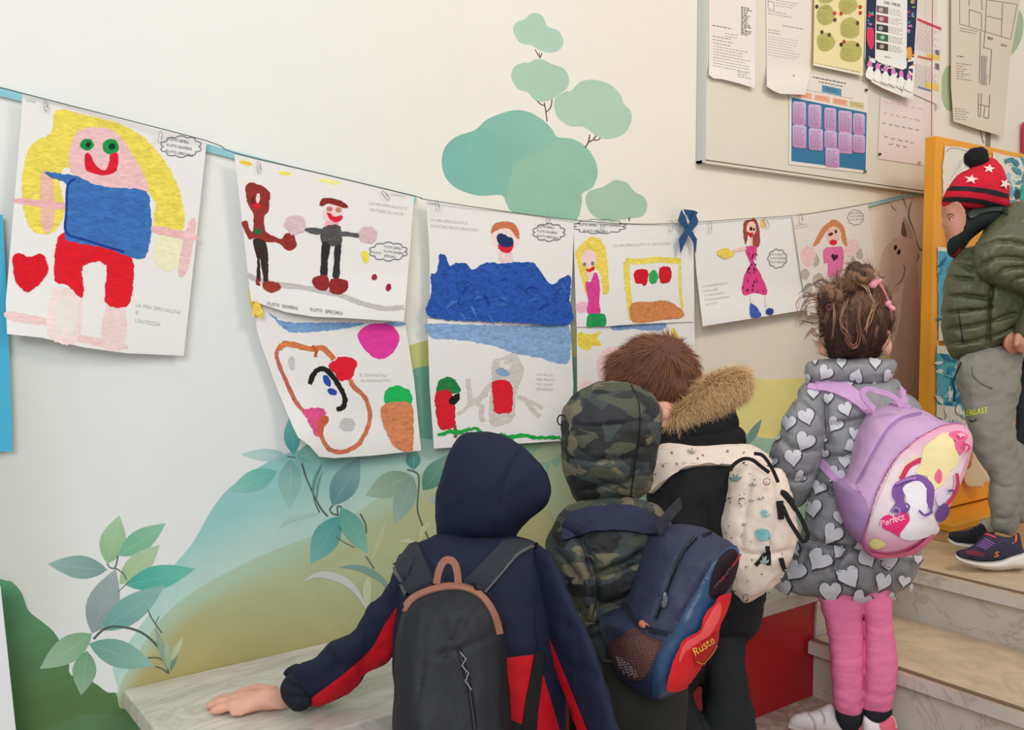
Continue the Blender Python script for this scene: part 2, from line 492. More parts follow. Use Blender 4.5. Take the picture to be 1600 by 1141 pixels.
class Ell:
    def __init__(self, c, r, rot=0.0):
        self.c = camco(c) if isinstance(c, Vector) else C3(*c); self.r = np.array(r, float); self.rot = math.radians(rot)
    def bounds(self):
        m = self.r.max(); return self.c-m, self.c+m
    def __call__(self, X, Y, Z):
        c, s = math.cos(self.rot), math.sin(self.rot)
        x, y, z = X-self.c[0], Y-self.c[1], Z-self.c[2]
        x, y = x*c+y*s, -x*s+y*c
        q = np.sqrt((x/self.r[0])**2+(y/self.r[1])**2+(z/self.r[2])**2)
        return (q-1)*self.r.min()
def nets(F, org, h):
    ins = F < 0
    c = [ins[i:ins.shape[0]-1+i, j:ins.shape[1]-1+j, k:ins.shape[2]-1+k] for i in (0, 1) for j in (0, 1) for k in (0, 1)]
    any_ = np.logical_or.reduce(c); all_ = np.logical_and.reduce(c); act = any_ & ~all_
    I, J, K = np.nonzero(act); n = len(I)
    idx = -np.ones(act.shape, int); idx[I, J, K] = np.arange(n)
    acc = np.zeros((n, 3)); cnt = np.zeros(n)
    for ax in range(3):
        for a in (0, 1):
            for b in (0, 1):
                o0 = [0, 0, 0]; o1 = [0, 0, 0]; oth = [x for x in range(3) if x != ax]
                o0[oth[0]] = o1[oth[0]] = a; o0[oth[1]] = o1[oth[1]] = b; o1[ax] = 1
                f0 = F[I+o0[0], J+o0[1], K+o0[2]]; f1 = F[I+o1[0], J+o1[1], K+o1[2]]
                m = (f0 < 0) != (f1 < 0); t = np.where(m, f0/(f0-f1+1e-20), 0)
                p = np.tile(np.array(o0, float), (n, 1)); p[:, ax] = t
                acc[m] += p[m]; cnt[m] += 1
    V = (np.stack([I, J, K], 1)+acc/cnt[:, None])*h+org
    Fc = []
    for ax in range(3):
        b, c2 = [(1, 2), (2, 0), (0, 1)][ax]
        s0 = [slice(None)]*3; s1 = [slice(None)]*3; s0[ax] = slice(0, -1); s1[ax] = slice(1, None)
        f0 = ins[tuple(s0)]; f1 = ins[tuple(s1)]
        ch = f0 != f1; e = np.argwhere(ch)
        e = e[(e[:, b] > 0) & (e[:, c2] > 0) & (e[:, b] < F.shape[b]-1) & (e[:, c2] < F.shape[c2]-1)]
        def ci(db, dc):
            q = e.copy(); q[:, b] -= db; q[:, c2] -= dc
            return idx[q[:, 0], q[:, 1], q[:, 2]]
        Q = np.stack([ci(1, 1), ci(0, 1), ci(0, 0), ci(1, 0)], 1)
        fl = ~f0[e[:, 0], e[:, 1], e[:, 2]]
        Q[fl] = Q[fl][:, ::-1]
        Fc.append(Q)
    Fc = np.concatenate(Fc); Fc = Fc[(Fc >= 0).all(1)]
    return V, Fc
def nets_smooth(V, Fc, it=3, lam=0.5):
    E = np.concatenate([Fc[:, [0, 1]], Fc[:, [1, 2]], Fc[:, [2, 3]], Fc[:, [3, 0]]])
    E = np.unique(np.sort(E, 1), axis=0)
    for k in range(it):
        s = np.zeros_like(V); c = np.zeros(len(V))
        for a, b in ((0, 1), (1, 0)):
            for d in range(3): s[:, d] += np.bincount(E[:, a], V[E[:, b], d], len(V))
            c += np.bincount(E[:, a], minlength=len(V))
        L = s/np.maximum(c, 1)[:, None]-V
        V = V+L*(lam if k % 2 == 0 else lam)
    return V
BV = {}
def volume(name, prims, mat, parent=None, h=0.004, k=0.008, smooth=3, wrinkle=0.0, wscale=22.0, wst=(1, 1, 1), key=None, color=None, minus=(), wrap=None):
    lo = np.min([p.bounds()[0] for p in prims], 0)-3*h-wrinkle; hi = np.max([p.bounds()[1] for p in prims], 0)+3*h+wrinkle
    n = np.ceil((hi-lo)/h).astype(int)+1
    ax = [lo[i]+np.arange(n[i])*h for i in range(3)]
    F = np.full(tuple(n), 1.0)
    for p, sub in [(q, False) for q in prims]+[(q, True) for q in minus]:
        b0, b1 = p.bounds(); m = 0.02+2*k
        i0 = [max(0, int((b0[i]-m-lo[i])/h)) for i in range(3)]; i1 = [min(int(n[i]), int((b1[i]+m-lo[i])/h)+2) for i in range(3)]
        if min(i1[i]-i0[i] for i in range(3)) <= 0: continue
        X, Y, Z = np.meshgrid(*[ax[i][i0[i]:i1[i]] for i in range(3)], indexing='ij')
        sl = tuple(slice(i0[i], i1[i]) for i in range(3)); f = p(X, Y, Z); G = F[sl]
        if sub: F[sl] = np.maximum(G, -f)
        else:
            hh = np.clip(0.5+0.5*(G-f)/k, 0, 1); F[sl] = G*(1-hh)+f*hh-k*hh*(1-hh)
    if wrap:
        G = np.full(tuple(n), 1.0)
        for p, e in wrap:
            b0, b1 = p.bounds()
            i0 = [max(0, int((b0[i]-.03-lo[i])/h)) for i in range(3)]; i1 = [min(int(n[i]), int((b1[i]+.03-lo[i])/h)+2) for i in range(3)]
            if min(i1[i]-i0[i] for i in range(3)) <= 0: continue
            X, Y, Z = np.meshgrid(*[ax[i][i0[i]:i1[i]] for i in range(3)], indexing='ij')
            sl = tuple(slice(i0[i], i1[i]) for i in range(3)); G[sl] = np.minimum(G[sl], p(X, Y, Z)+e)
        F = np.maximum(F, G)
    V, Fc = nets(F, lo, h)
    V = nets_smooth(V, Fc, smooth)
    R = np.array([RT, UP, FW]); W = V@R+np.array(CAM)
    if wrinkle:
        # vertex normals
        n4 = np.cross(W[Fc[:, 2]]-W[Fc[:, 0]], W[Fc[:, 3]]-W[Fc[:, 1]]); vn = np.zeros_like(W)
        for q in range(4):
            for d in range(3): vn[:, d] += np.bincount(Fc[:, q], n4[:, d], len(W))
        vn /= np.linalg.norm(vn, axis=1)[:, None]+1e-12
        dsp = np.array([noise.fractal(Vector((w[0]*wscale*wst[0], w[1]*wscale*wst[1], w[2]*wscale*wst[2])), 0.7, 2.0, 3) for w in W])
        W = W+vn*(dsp*wrinkle)[:, None]
    Fc = Fc[:, ::-1]
    cols = None
    if color is not None: cols = color(W)
    # orient outward check
    a, b, c = W[Fc[:, 0]], W[Fc[:, 1]], W[Fc[:, 2]]
    if np.sum(np.cross(b-a, c-a)*((a+b+c)/3-W.mean(0))) < 0: Fc = Fc[:, ::-1]
    o = mesh_obj(name, W.tolist(), Fc.tolist(), mat, parent, cols)
    if key: BV[key] = BVHTree.FromPolygons(W.tolist(), Fc.tolist())
    return o
def draped(keys, zfar=9.0, snap=None):
    """surface function: lay a traced mark onto the nearest of the given volumes"""
    if isinstance(keys, str): keys = [keys]
    def surf(px, py, off):
        r = ray(px, py).normalized(); best = None
        for k in keys:
            hit = BV[k].ray_cast(CAM, r)
            if hit[0] is not None and (best is None or hit[3] < best[3]): best = hit
        if best is None:
            if snap is None: return None
            p = pt(px, py, snap); q = BV[keys[0]].find_nearest(p)
            if q[0] is None or (q[0]-p).length > 0.2: return None
            return q[0]+q[1]*off
        n = best[1]
        if n.dot(r) > 0: n = -n
        return best[0]+n*off
    return surf
def decal(name, keys, items, mat, parent, grid=6.0, step=0.0005, base=0.0006, drop=0.03, solid=0.0):
    c = Canvas(draped(keys), step)
    for it in items:
        poly, col = it[0], it[1]; al = it[2] if len(it) > 2 else 0.0
        if solid: c.sheet(poly, col, thick=solid, grid=grid, alpha=al, off=solid, drop=drop)
        else:
            c.k += 1
            c.add(poly, col, al, grid=grid, off=base+step*c.k, drop=drop)
    return c.build(name, mat, parent)
# ---------------------------------------------------------------- setting
M_WALL = mat_paint('wall_paint', rough=0.6, amount=0.16, scale=7, stretch=(1, 1, 1.8))
M_MARB = mat_marble('bench_marble', (216, 210, 198), (198, 191, 181), 8.0, 0.05, stretch=(0.5, 1.6, 1.5))
M_STEPM = mat_marble('step_marble', (214, 206, 196), (190, 180, 168), 3.0, 0.015)
M_TREAD = mat_marble('tread_marble', (216, 192, 162), (204, 180, 150), 5.0, 0.06, stretch=(1.3, .8, 1))
M_FLOORM = mat_marble('floor_marble', (196, 178, 168), (160, 140, 128), 6.0, 0.05)
M_GRANITE = mat_marble('granite_floor', (196, 164, 122), (150, 118, 82), 20.0, 0.1, speck=(168, 140, 104))
M_RED = mat_plain('red_lacquer', (178, 34, 34), rough=0.4, var=0.05)
M_STRIPD = mat_plain('antislip_strip', (120, 98, 80), rough=0.8)
M_PAPER = mat_paint('painted_paper', rough=0.85, amount=0.45, scale=60, stretch=(1, 1, 2.5))
M_PRINT = mat_paint('printed_paper', rough=0.7, amount=0.0)

ZB, ZP = 0.271, 0.295
def wallsurf(px, py, off): return on_y(px, py, -off)
def mixc(a, b, t):
    t = max(0.0, min(1.0, t)); return tuple(a[i]+(b[i]-a[i])*t for i in range(3))
def sst(a, b, x):
    t = max(0.0, min(1.0, (x-a)/(b-a))); return t*t*(3-2*t)
def vgrad(y0, c0, y1, c1): return lambda px, py: mixc(c0, c1, (py-y0)/(y1-y0))
def hgrad(x0, c0, x1, c1): return lambda px, py: mixc(c0, c1, (px-x0)/(x1-x0))

mu = Canvas(wallsurf, 0.000006)
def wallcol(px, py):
    top = mixc((240, 240, 234), (240, 233, 216), sst(300, 1250, px))  # cool left to warm right: daylight and lamp tone partly mixed into the paint
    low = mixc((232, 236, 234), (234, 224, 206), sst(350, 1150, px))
    low = mixc((206, 210, 200), low, sst(-40, 200, px+0.25*max(0, 700-py)))  # greyer lower left: shade on the wall put into its colour
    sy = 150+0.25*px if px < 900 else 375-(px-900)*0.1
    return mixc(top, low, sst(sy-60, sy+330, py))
# plaster base, a regular grid of the whole wall
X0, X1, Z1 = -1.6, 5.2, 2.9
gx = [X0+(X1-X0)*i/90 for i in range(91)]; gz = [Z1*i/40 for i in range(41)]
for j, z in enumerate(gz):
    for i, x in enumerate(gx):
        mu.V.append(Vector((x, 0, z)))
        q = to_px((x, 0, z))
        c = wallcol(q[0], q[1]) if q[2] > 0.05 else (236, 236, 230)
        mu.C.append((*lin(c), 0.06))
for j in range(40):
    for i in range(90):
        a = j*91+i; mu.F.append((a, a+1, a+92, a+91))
# hills and fields
mu.add(sm([(560, 572), (640, 540), (672, 532), (760, 520), (900, 514), (1000, 560), (1060, 586), (1147, 590), (1258, 590), (1400, 552), (1450, 518), (1520, 500), (1520, 800), (1300, 740), (1147, 720), (1000, 660), (672, 620), (600, 640)], 3), lambda x, y: mixc((198, 202, 126), (236, 224, 146), (x-650)/400), 0.3, grid=60)
mu.add(sm([(350, 1130), (300, 1000), (330, 830), (450, 712), (520, 692), (590, 630), (640, 582), (672, 572), (800, 560), (900, 558), (1000, 600), (1147, 670), (1206, 686), (1300, 690), (1450, 720), (1520, 750), (1520, 1150)], 3), lambda x, y: mixc((116, 170, 152), (162, 200, 178), (x-650)/400), 0.35, grid=60)
TOPB = [(184, 1082), (205, 1040), (245, 975), (300, 926), (400, 872), (500, 832), (590, 780), (650, 745), (720, 705), (830, 700), (890, 735), (1000, 850)]
def ytop(x):
    for (x0, y0), (x1, y1) in zip(TOPB[:-1], TOPB[1:]):
        if x <= x1: return y0+(y1-y0)*max(0, x-x0)/(x1-x0)
    return 850
mu.add(sm([(186, 1084), (232, 960), (255, 905), (300, 850), (335, 790), (372, 752), (450, 708), (560, 690), (700, 690), (900, 760), (1000, 1000), (900, 1150), (500, 1150)], 3),
       lambda x, y: mixc(mixc((150, 204, 200), (134, 182, 168), (x-420)/300), (196, 222, 212), sst(110, 0, ytop(x)-y)*.8), 0.25, grid=24)
mu.add(sm([(184, 1082), (205, 1040), (245, 975), (300, 926), (400, 872), (500, 832), (590, 780), (650, 745), (720, 705), (830, 700), (890, 735), (1000, 850), (1000, 1150), (184, 1150)], 3),
       lambda x, y: mixc(mixc(mixc((182, 192, 150), (176, 164, 108), (y-900)/160), (190, 188, 140), (x-560)/250), (176, 206, 184), sst(55, 0, y-ytop(x))*.85), 0.25, grid=20)
mu.add(sm([(700, 600), (790, 620), (860, 690), (900, 690), (900, 770), (800, 720), (700, 700)], 3), (150, 190, 160), 0.3, grid=40)
# dark green bush, lower left
mu.add(sm(crop(0, 780, .3163, [(-300, 300), (0, 395), (60, 410), (110, 470), (140, 550), (200, 600), (260, 650), (300, 710), (340, 800), (350, 870), (460, 905), (530, 955), (575, 960), (590, 1030), (640, 1060), (760, 1300), (-300, 1300)]), 3),
       lambda x, y: mixc((92, 152, 112), (86, 122, 72), (y-900)/200), 0.5, grid=30)
mu.add(sm(crop(0, 780, .3163, [(200, 1180), (300, 1110), (400, 1070), (500, 1062), (600, 1080), (720, 1180)]), 3), (88, 128, 84), 0.5, grid=40)
# round cloud trees
S1 = .3155
def cl(pts, c, a=0.15): mu.add(sm(crop(670, 0, S1, pts), 4), c, a, grid=30)
cl([(65, 820), (75, 740), (130, 680), (230, 643), (290, 590), (400, 550), (480, 550), (560, 590), (610, 640), (637, 678), (720, 690), (790, 740), (830, 810), (835, 870), (810, 930), (760, 958), (758, 1010), (735, 1085), (700, 1130), (480, 1110), (420, 1055), (385, 1010), (358, 967), (250, 970), (150, 940), (90, 890)],
   lambda x, y: mixc((124, 186, 174), (150, 196, 172), (x-690)/220), 0.25)
cl([(400, 900), (440, 800), (560, 750), (640, 700), (720, 692), (790, 742), (828, 812), (832, 870), (806, 928), (757, 956), (755, 1010), (730, 1085), (600, 1085), (430, 1055), (388, 1010)], (150, 196, 172), 0.2)
cl([(620, 520), (630, 480), (680, 452), (705, 450), (750, 405), (820, 395), (900, 420), (950, 470), (965, 512), (1000, 550), (1003, 600), (970, 660), (900, 688), (840, 680), (770, 630), (700, 625), (640, 585)], (178, 208, 184))
cl([(408, 380), (425, 330), (470, 310), (495, 310), (550, 290), (610, 318), (670, 340), (695, 390), (685, 435), (640, 470), (590, 500), (530, 500), (490, 458), (440, 440)], (174, 206, 186))
cl([(418, 150), (435, 110), (475, 95), (510, 65), (560, 75), (588, 130), (640, 150), (667, 200), (650, 245), (600, 262), (550, 250), (510, 225), (450, 210)], (178, 210, 190))
cl([(777, 1000), (790, 950), (865, 925), (920, 893), (980, 905), (1020, 950), (1065, 975), (1082, 1020), (1060, 1070), (1000, 1082), (900, 1095), (850, 1090), (800, 1055)], (168, 200, 176))
for path, w in (([(527, 245), (540, 270), (552, 287)], 5), ([(562, 262), (556, 275), (552, 287)], 5), ([(547, 258), (551, 285)], 4),
                ([(538, 500), (552, 515), (572, 523)], 6), ([(572, 508), (580, 555), (586, 602)], 6), ([(610, 492), (604, 530), (583, 555)], 6),
                ([(772, 732), (790, 706), (797, 668)], 7), ([(786, 706), (812, 694), (828, 672)], 7), ([(812, 692), (838, 694), (850, 682)], 6), ([(994, 1078), (991, 1095)], 7)):
    mu.add(stroke(crop(670, 0, S1, path), w*S1), (104, 84, 76))
# far right: green crowns and a trunk behind the plan
mu.add(ell(1484, 138, 14, 36), (176, 192, 152), grid=30); mu.add(ell(1580, 50, 18, 38, 12), (170, 190, 152), grid=30)
mu.add([(1540, 200), (1548, 202), (1546, 330), (1538, 330)], (150, 140, 120)); mu.add(stroke([(1532, 200), (1534, 214), (1537, 224)], 2), (140, 128, 112))
# grey-brown smiling horse with a long neck
HN = (172, 152, 134)
mu.add(sm([(1418, 372), (1430, 376), (1434, 420), (1438, 492), (1441, 620), (1446, 800), (1366, 800), (1374, 700), (1382, 620), (1393, 550), (1405, 504), (1412, 443)], 3), lambda x, y: mixc((218, 200, 182), (202, 180, 160), (y-400)/220), 0.3, grid=50)
mu.add(sm([(1393, 377), (1405, 370), (1417, 368), (1428, 378), (1428, 406), (1421, 425), (1411, 442), (1402, 456), (1390, 458), (1381, 451), (1373, 432), (1374, 412), (1380, 392)], 4), (222, 204, 186), 0.25, grid=50)
mu.add(sm([(1408, 356), (1410, 345), (1413, 339), (1421, 352), (1427, 370), (1416, 372), (1408, 368)], 3), (202, 184, 166), 0.2)
mu.add(sm([(1409, 356), (1412, 346), (1417, 369), (1409, 367)], 3), (120, 100, 88), 0.2)
mu.add(ell(1399, 387, 2.6, 4.4, 15), (64, 40, 32)); mu.add(ell(1404.5, 394, 2.6, 4.6, 15), (64, 40, 32))
mu.add(stroke([(1411, 414), (1414, 420), (1411, 434), (1405, 442), (1399, 446)], 1.2), (70, 50, 42))
mu.add(stroke([(1373, 428), (1377, 434), (1383, 433)], 1.2), (90, 68, 58))
for p, w in (([(1427, 308), (1422, 322), (1420, 340), (1427, 358), (1432, 374)], 3.5), ([(1430, 368), (1436, 388), (1442, 390), (1444, 382)], 4), ([(1408, 300), (1413, 315), (1418, 330)], 2.5), ([(1391, 318), (1396, 326), (1402, 330)], 2), ([(1434, 392), (1435, 402), (1433, 410)], 3)):
    mu.add(stroke(p, w, taper=True), (140, 152, 142))
# leafy twigs
def lf(base, tip, w, c, sc, vein=True):
    b, t = crop(*sc, [base])[0], crop(*sc, [tip])[0]; s = sc[2]
    c2 = mixc(c, (225, 240, 230), 0.42)
    mu.add(leaf(b, t, w*s), lambda x, y: mixc(c2, c, 0.25+0.75*math.hypot(x-t[0], y-t[1])/max(1, math.dist(b, t))), 0.3, grid=12)
    if vein: mu.add(stroke([b, ((b[0]+t[0])/2+1, (b[1]+t[1])/2+1), t], 1.4, taper=True), mixc(c, (236, 244, 236), 0.28))
A = (0, 780, .3163)
for b, t, w, c in (((530, 320), (590, 80), 130, (146, 190, 142)), ((585, 280), (820, 120), 110, (116, 184, 148)), ((590, 420), (790, 225), 115, (164, 196, 148)), ((530, 350), (235, 320), 115, (122, 162, 156)),
                   ((620, 425), (965, 345), 120, (72, 174, 154)), ((455, 665), (572, 345), 160, (136, 154, 156)), ((500, 650), (815, 425), 135, (108, 164, 158)), ((455, 665), (195, 840), 130, (128, 172, 132)),
                   ((440, 715), (765, 825), 135, (110, 162, 148)), ((430, 750), (400, 970), 118, (112, 160, 120))): lf(b, t, w, c, A)
for p, w in (([(462, 692), (520, 640), (600, 632), (700, 660), (780, 730), (815, 800), (832, 862)], 12), ([(530, 320), (545, 340), (575, 345), (610, 370), (626, 400)], 6), ([(583, 280), (575, 320), (565, 345)], 7), ([(583, 460), (640, 405)], 4), ([(732, 547), (750, 590), (800, 662)], 6), ([(785, 580), (765, 620)], 4), ([(730, 785), (780, 785), (805, 800)], 7), ([(768, 828), (800, 838), (825, 860)], 7)):
    mu.add(stroke(crop(*A, p), w*A[2]), (88, 104, 92))
for b, t, w, c in (((830, 850), (765, 620), 34, (128, 154, 128)), ((838, 850), (820, 690), 34, (146, 170, 140)), ((842, 852), (880, 725), 26, (106, 132, 112)), ((845, 800), (905, 680), 30, (176, 190, 150))): lf(b, t, w, c, A, False)
B = (330, 640, .2804)
for b, t, w, c in (((460, 250), (440, 35), 92, (84, 172, 168)), ((420, 255), (165, 250), 70, (168, 202, 200)), ((365, 345), (100, 455), 118, (104, 184, 170)), ((440, 280), (435, 550), 125, (126, 178, 170)),
                   ((478, 270), (640, 215), 105, (124, 186, 172)), ((675, 535), (828, 265), 150, (98, 146, 150)), ((712, 595), (555, 860), 150, (84, 160, 156)), ((722, 545), (872, 805), 120, (96, 168, 150)),
                   ((1130, 335), (1120, 215), 84, (74, 146, 138)), ((1115, 365), (860, 480), 140, (132, 166, 142)), ((1125, 370), (1025, 640), 120, (130, 162, 148)), ((1180, 450), (1330, 250), 120, (84, 138, 120)),
                   ((1400, 500), (1210, 500), 90, (140, 172, 178))): lf(b, t, w, c, B)
for p, w in (([(505, 300), (530, 380), (570, 470), (610, 550), (650, 596)], 10), ([(560, 440), (580, 520), (605, 575)], 7), ([(425, 262), (470, 268)], 6), ([(680, 535), (662, 555), (675, 580), (712, 590)], 9), ([(728, 545), (705, 540), (705, 585)], 9), ([(830, 580), (860, 640), (865, 690)], 8),
             ([(1092, 335), (1140, 350), (1158, 385), (1153, 480), (1150, 560), (1175, 640), (1212, 722)], 9), ([(710, 650), (724, 676)], 7), ([(862, 818), (908, 888)], 7), ([(695, 710), (740, 740), (800, 770)], 5)):
    mu.add(stroke(crop(*B, p), w*B[2]), (92, 110, 100))
for p, w, c in (([(515, 958), (580, 925), (660, 925), (750, 960), (820, 1030), (880, 1140)], 44, (206, 210, 206)), ([(715, 880), (800, 880), (880, 905), (960, 960), (1010, 1040)], 40, (132, 166, 154)), ([(890, 850), (930, 740), (985, 600)], 34, (190, 198, 160)),
                ([(375, 668), (440, 615), (520, 595), (600, 580)], 26, (170, 204, 196)), ([(870, 1110), (868, 1010), (880, 930)], 50, (204, 212, 176)), ([(1160, 745), (1175, 680), (1220, 620)], 32, (196, 202, 160)), ([(1050, 738), (1100, 732), (1160, 755)], 26, (204, 208, 172)),
                ([(570, 490), (575, 400), (620, 300)], 18, (104, 150, 142)), ([(590, 500), (595, 420), (622, 345)], 16, (112, 158, 148))):
    mu.add(stroke(crop(*B, p), w*B[2], taper=True), c, 0.15, grid=30)
mu.add(leaf((1166, 696), (1190, 655), 13), (120, 154, 150), 0.2)
for b, t, w in (((850, 800), (905, 700), 40), ((880, 830), (860, 720), 36), ((870, 900), (930, 800), 34), ((830, 720), (890, 690), 30)):
    mu.add(leaf(b, t, w), (182, 196, 156), 0.3, grid=20)
tag(mu.build('wall_back', M_WALL, smooth=False), kind='structure')

# floor, bench, steps, platform
F_ = box('floor', (-2.2, -3.6, -0.05), (1.93, 0.0, 0.0), M_FLOORM); tag(F_, kind='structure')
be = thing('marble_bench', 'low marble-topped bench running along the painted wall with a red front', 'bench')
box('seat_slab', (0.409, -0.372, 0.236), (2.2, 0.0, ZB), M_MARB, be, 0.004)
o = box('front_panel', (0.44, -0.366, 0.0), (1.935, -0.34, 0.236), M_RED, be); o['label'] = 'red lacquered front panel'
box('end_panel', (0.44, -0.34, 0.0), (0.47, 0.0, 0.236), M_MARB, be)
st = thing('trim_1', None, None); tag(st, kind='structure')
st.name = 'floor_steps'
V, Fc = box_mesh([((1.927, -3.6, 0), (2.3, -0.372, 0.118)), ((2.237, -3.6, 0.118), (5.2, 0.0, 0.258)), ((1.93, -0.372, 0), (2.3, 0, 0.236))])
sb = mesh_obj('riser', V, Fc, M_STEPM, st, smooth=False)
box('tread', (1.895, -3.6, 0.12), (2.238, -0.376, 0.15), M_TREAD, st, 0.003)
box('tread', (2.2, -3.6, 0.262), (2.52, -0.0, ZP), M_TREAD, st, 0.003)
box('nosing', (1.8935, -3.6, 0.117), (1.897, -0.376, 0.145), M_STEPM, st)
box('nosing', (2.1985, -3.6, 0.26), (2.202, -0.376, 0.290), M_STEPM, st)
for x, z in ((1.896, 0.1505), (2.201, ZP+0.0005)): box('antislip_strip', (x, -3.6, z-0.001), (x+0.016, -0.38, z+0.0006), M_STRIPD, st)
pf = box('floor_landing', (2.52, -3.6, 0.258), (5.2, 0.0, ZP-0.0005), M_GRANITE); tag(pf, kind='structure')
# ---------------------------------------------------------------- children's drawings on the string
def papersurf(y0, curl=None):
    def f(px, py, off):
        y = y0+(curl(px, py) if curl else 0.0)
        return on_y(px, py, -(y+off))
    return f
WHITE = (238, 236, 232)
INK = (84, 84, 104); PENCIL = (198, 195, 195)
def bubble(c, cx, cy, w, h, rows, ex, ey, size, x0=None, ink=INK):
    c.add(stroke(cloudline(cx, cy, w, h), 1.1, 1), ink, grid=None)
    for i, (dx, dy, s) in enumerate(rows):
        c.text(s, (cx+dx, cy+dy), ex, ey, ink, size)
SLAB = []
def drawing(name, label, poly, y0, curl, paint, grid=14, tone=WHITE):
    c = Canvas(papersurf(y0, curl), 0.00005, dgrid=grid)
    c.sheet(poly, tone, thick=0.0005, grid=grid, alpha=0.04)
    paint(c)
    o = c.build(name, M_PAPER)
    tag(o, label, 'drawing', 'paintings clipped to the string')
    return o
def A_(c, poly, col, al=0.5, g=12, r=1.0, s=3, k=1):
    c.add(rough(sm(poly, s), r, 3.0) if r else sm(poly, s), col, al, grid=g)

# 1: the big girl with yellow hair
def p1(c):
    A_(c, [(12, 500), (44, 506), (82, 512), (122, 534), (193, 546), (191, 536), (122, 522), (80, 500), (12, 486)], (240, 206, 204), 0.2)
    A_(c, [(84, 452), (128, 466), (119, 536), (74, 522)], (244, 222, 218), 0.2); A_(c, [(166, 478), (196, 484), (193, 545), (160, 540)], (240, 214, 212), 0.2)
    A_(c, [(95, 466), (122, 474), (114, 524), (88, 512)], (236, 230, 224), 0.1)
    A_(c, [(88, 172), (131, 179), (188, 194), (228, 218), (258, 253), (280, 297), (288, 354), (264, 373), (240, 352), (232, 300), (100, 262), (101, 328), (85, 362), (52, 362), (37, 328), (35, 275), (48, 227), (80, 207)], (238, 220, 92), 0.4)
    A_(c, [(250, 366), (284, 372), (280, 412), (262, 424), (240, 404)], (240, 238, 200), 0.2)
    A_(c, [(112, 222), (124, 204), (150, 199), (175, 203), (195, 222), (212, 250), (226, 275), (230, 300), (190, 298), (120, 276), (108, 252)], (240, 196, 196), 0.3)
    A_(c, [(64, 272), (82, 280), (84, 352), (66, 358)], (236, 190, 170), 0.3, r=.6)
    A_(c, [(28, 310), (104, 318), (102, 328), (28, 318)], (238, 184, 184), 0.3, r=.6)
    A_(c, [(240, 352), (304, 366), (304, 376), (240, 364)], (238, 190, 186), 0.3, r=.6); A_(c, [(294, 350), (306, 348), (292, 424), (278, 424)], (240, 198, 196), 0.3, r=.6)
    A_(c, [(101, 363), (88, 380), (85, 437), (106, 446), (127, 466), (131, 450), (130, 415), (166, 414), (164, 472), (197, 479), (207, 452), (206, 402), (166, 386), (130, 372)], (228, 26, 44), 0.25)
    A_(c, [(72, 269), (118, 275), (148, 288), (175, 293), (228, 299), (235, 332), (236, 363), (226, 403), (193, 398), (166, 388), (109, 377), (101, 367), (105, 319), (104, 288), (79, 277)], (62, 116, 186), 0.5)
    c.add(stroke([(76, 270), (104, 276), (118, 278), (106, 290), (104, 330), (104, 364), (136, 376), (194, 394)], 4), (34, 66, 150), 0.5, grid=12)
    A_(c, ell(136, 226, 11, 9), (28, 152, 74), 0.4, r=.7, s=1); A_(c, ell(173, 229, 13, 12), (28, 152, 74), 0.4, r=.7, s=1)
    A_(c, ell(138, 226, 4, 5, 30), (22, 58, 34), r=.4, s=1); A_(c, ell(175, 229, 6, 5), (22, 58, 34), r=.4, s=1)
    A_(c, [(133, 242), (140, 240), (146, 252), (153, 262), (164, 266), (170, 256), (173, 242), (184, 240), (182, 266), (162, 274), (140, 269), (133, 262)], (222, 28, 52), 0.3, r=.6)
    A_(c, [(22, 398), (33, 396), (46, 402), (66, 397), (75, 420), (66, 439), (44, 456), (26, 442), (20, 415)], (222, 22, 40), 0.3)
    c.add(stroke(cloudline(283, 229, 58, 30, 10), 1.1, 1), INK)
    ex, ey = (1, .16), (-.1, -1)
    for i, t in enumerate(('TUTTI SIMILI', 'TUTTI DIVERSI', 'TUTTI SPECIALI')):
        c.text(t, (261-i*1.0, 219+i*9.5), ex, ey, INK, 6.2)
    c.text('LA MIA SPECIALITA\'', (212, 479), (1, .17), ey, PENCIL, 8.2); c.text('E\'', (212, 491), (1, .17), ey, PENCIL, 8.2); c.text('L\'ALTEZZA', (211, 503), (1, .17), ey, PENCIL, 8.2)
    c.text('SOFIA', (40, 158), (1, .2), ey, PENCIL, 6)
drawing('child_drawing', 'painting of a tall girl with long yellow hair, blue top and red trousers', [(35, 146), (180, 183), (323, 220), (306, 380), (287, 556), (197, 552), (131, 543), (66, 528), (11, 522), (9, 472), (33, 188)], 0.022,
        lambda x, y: 0.012*sst(430, 560, y)*sst(320, 60, x)+0.004*math.sin(x/60), p1)

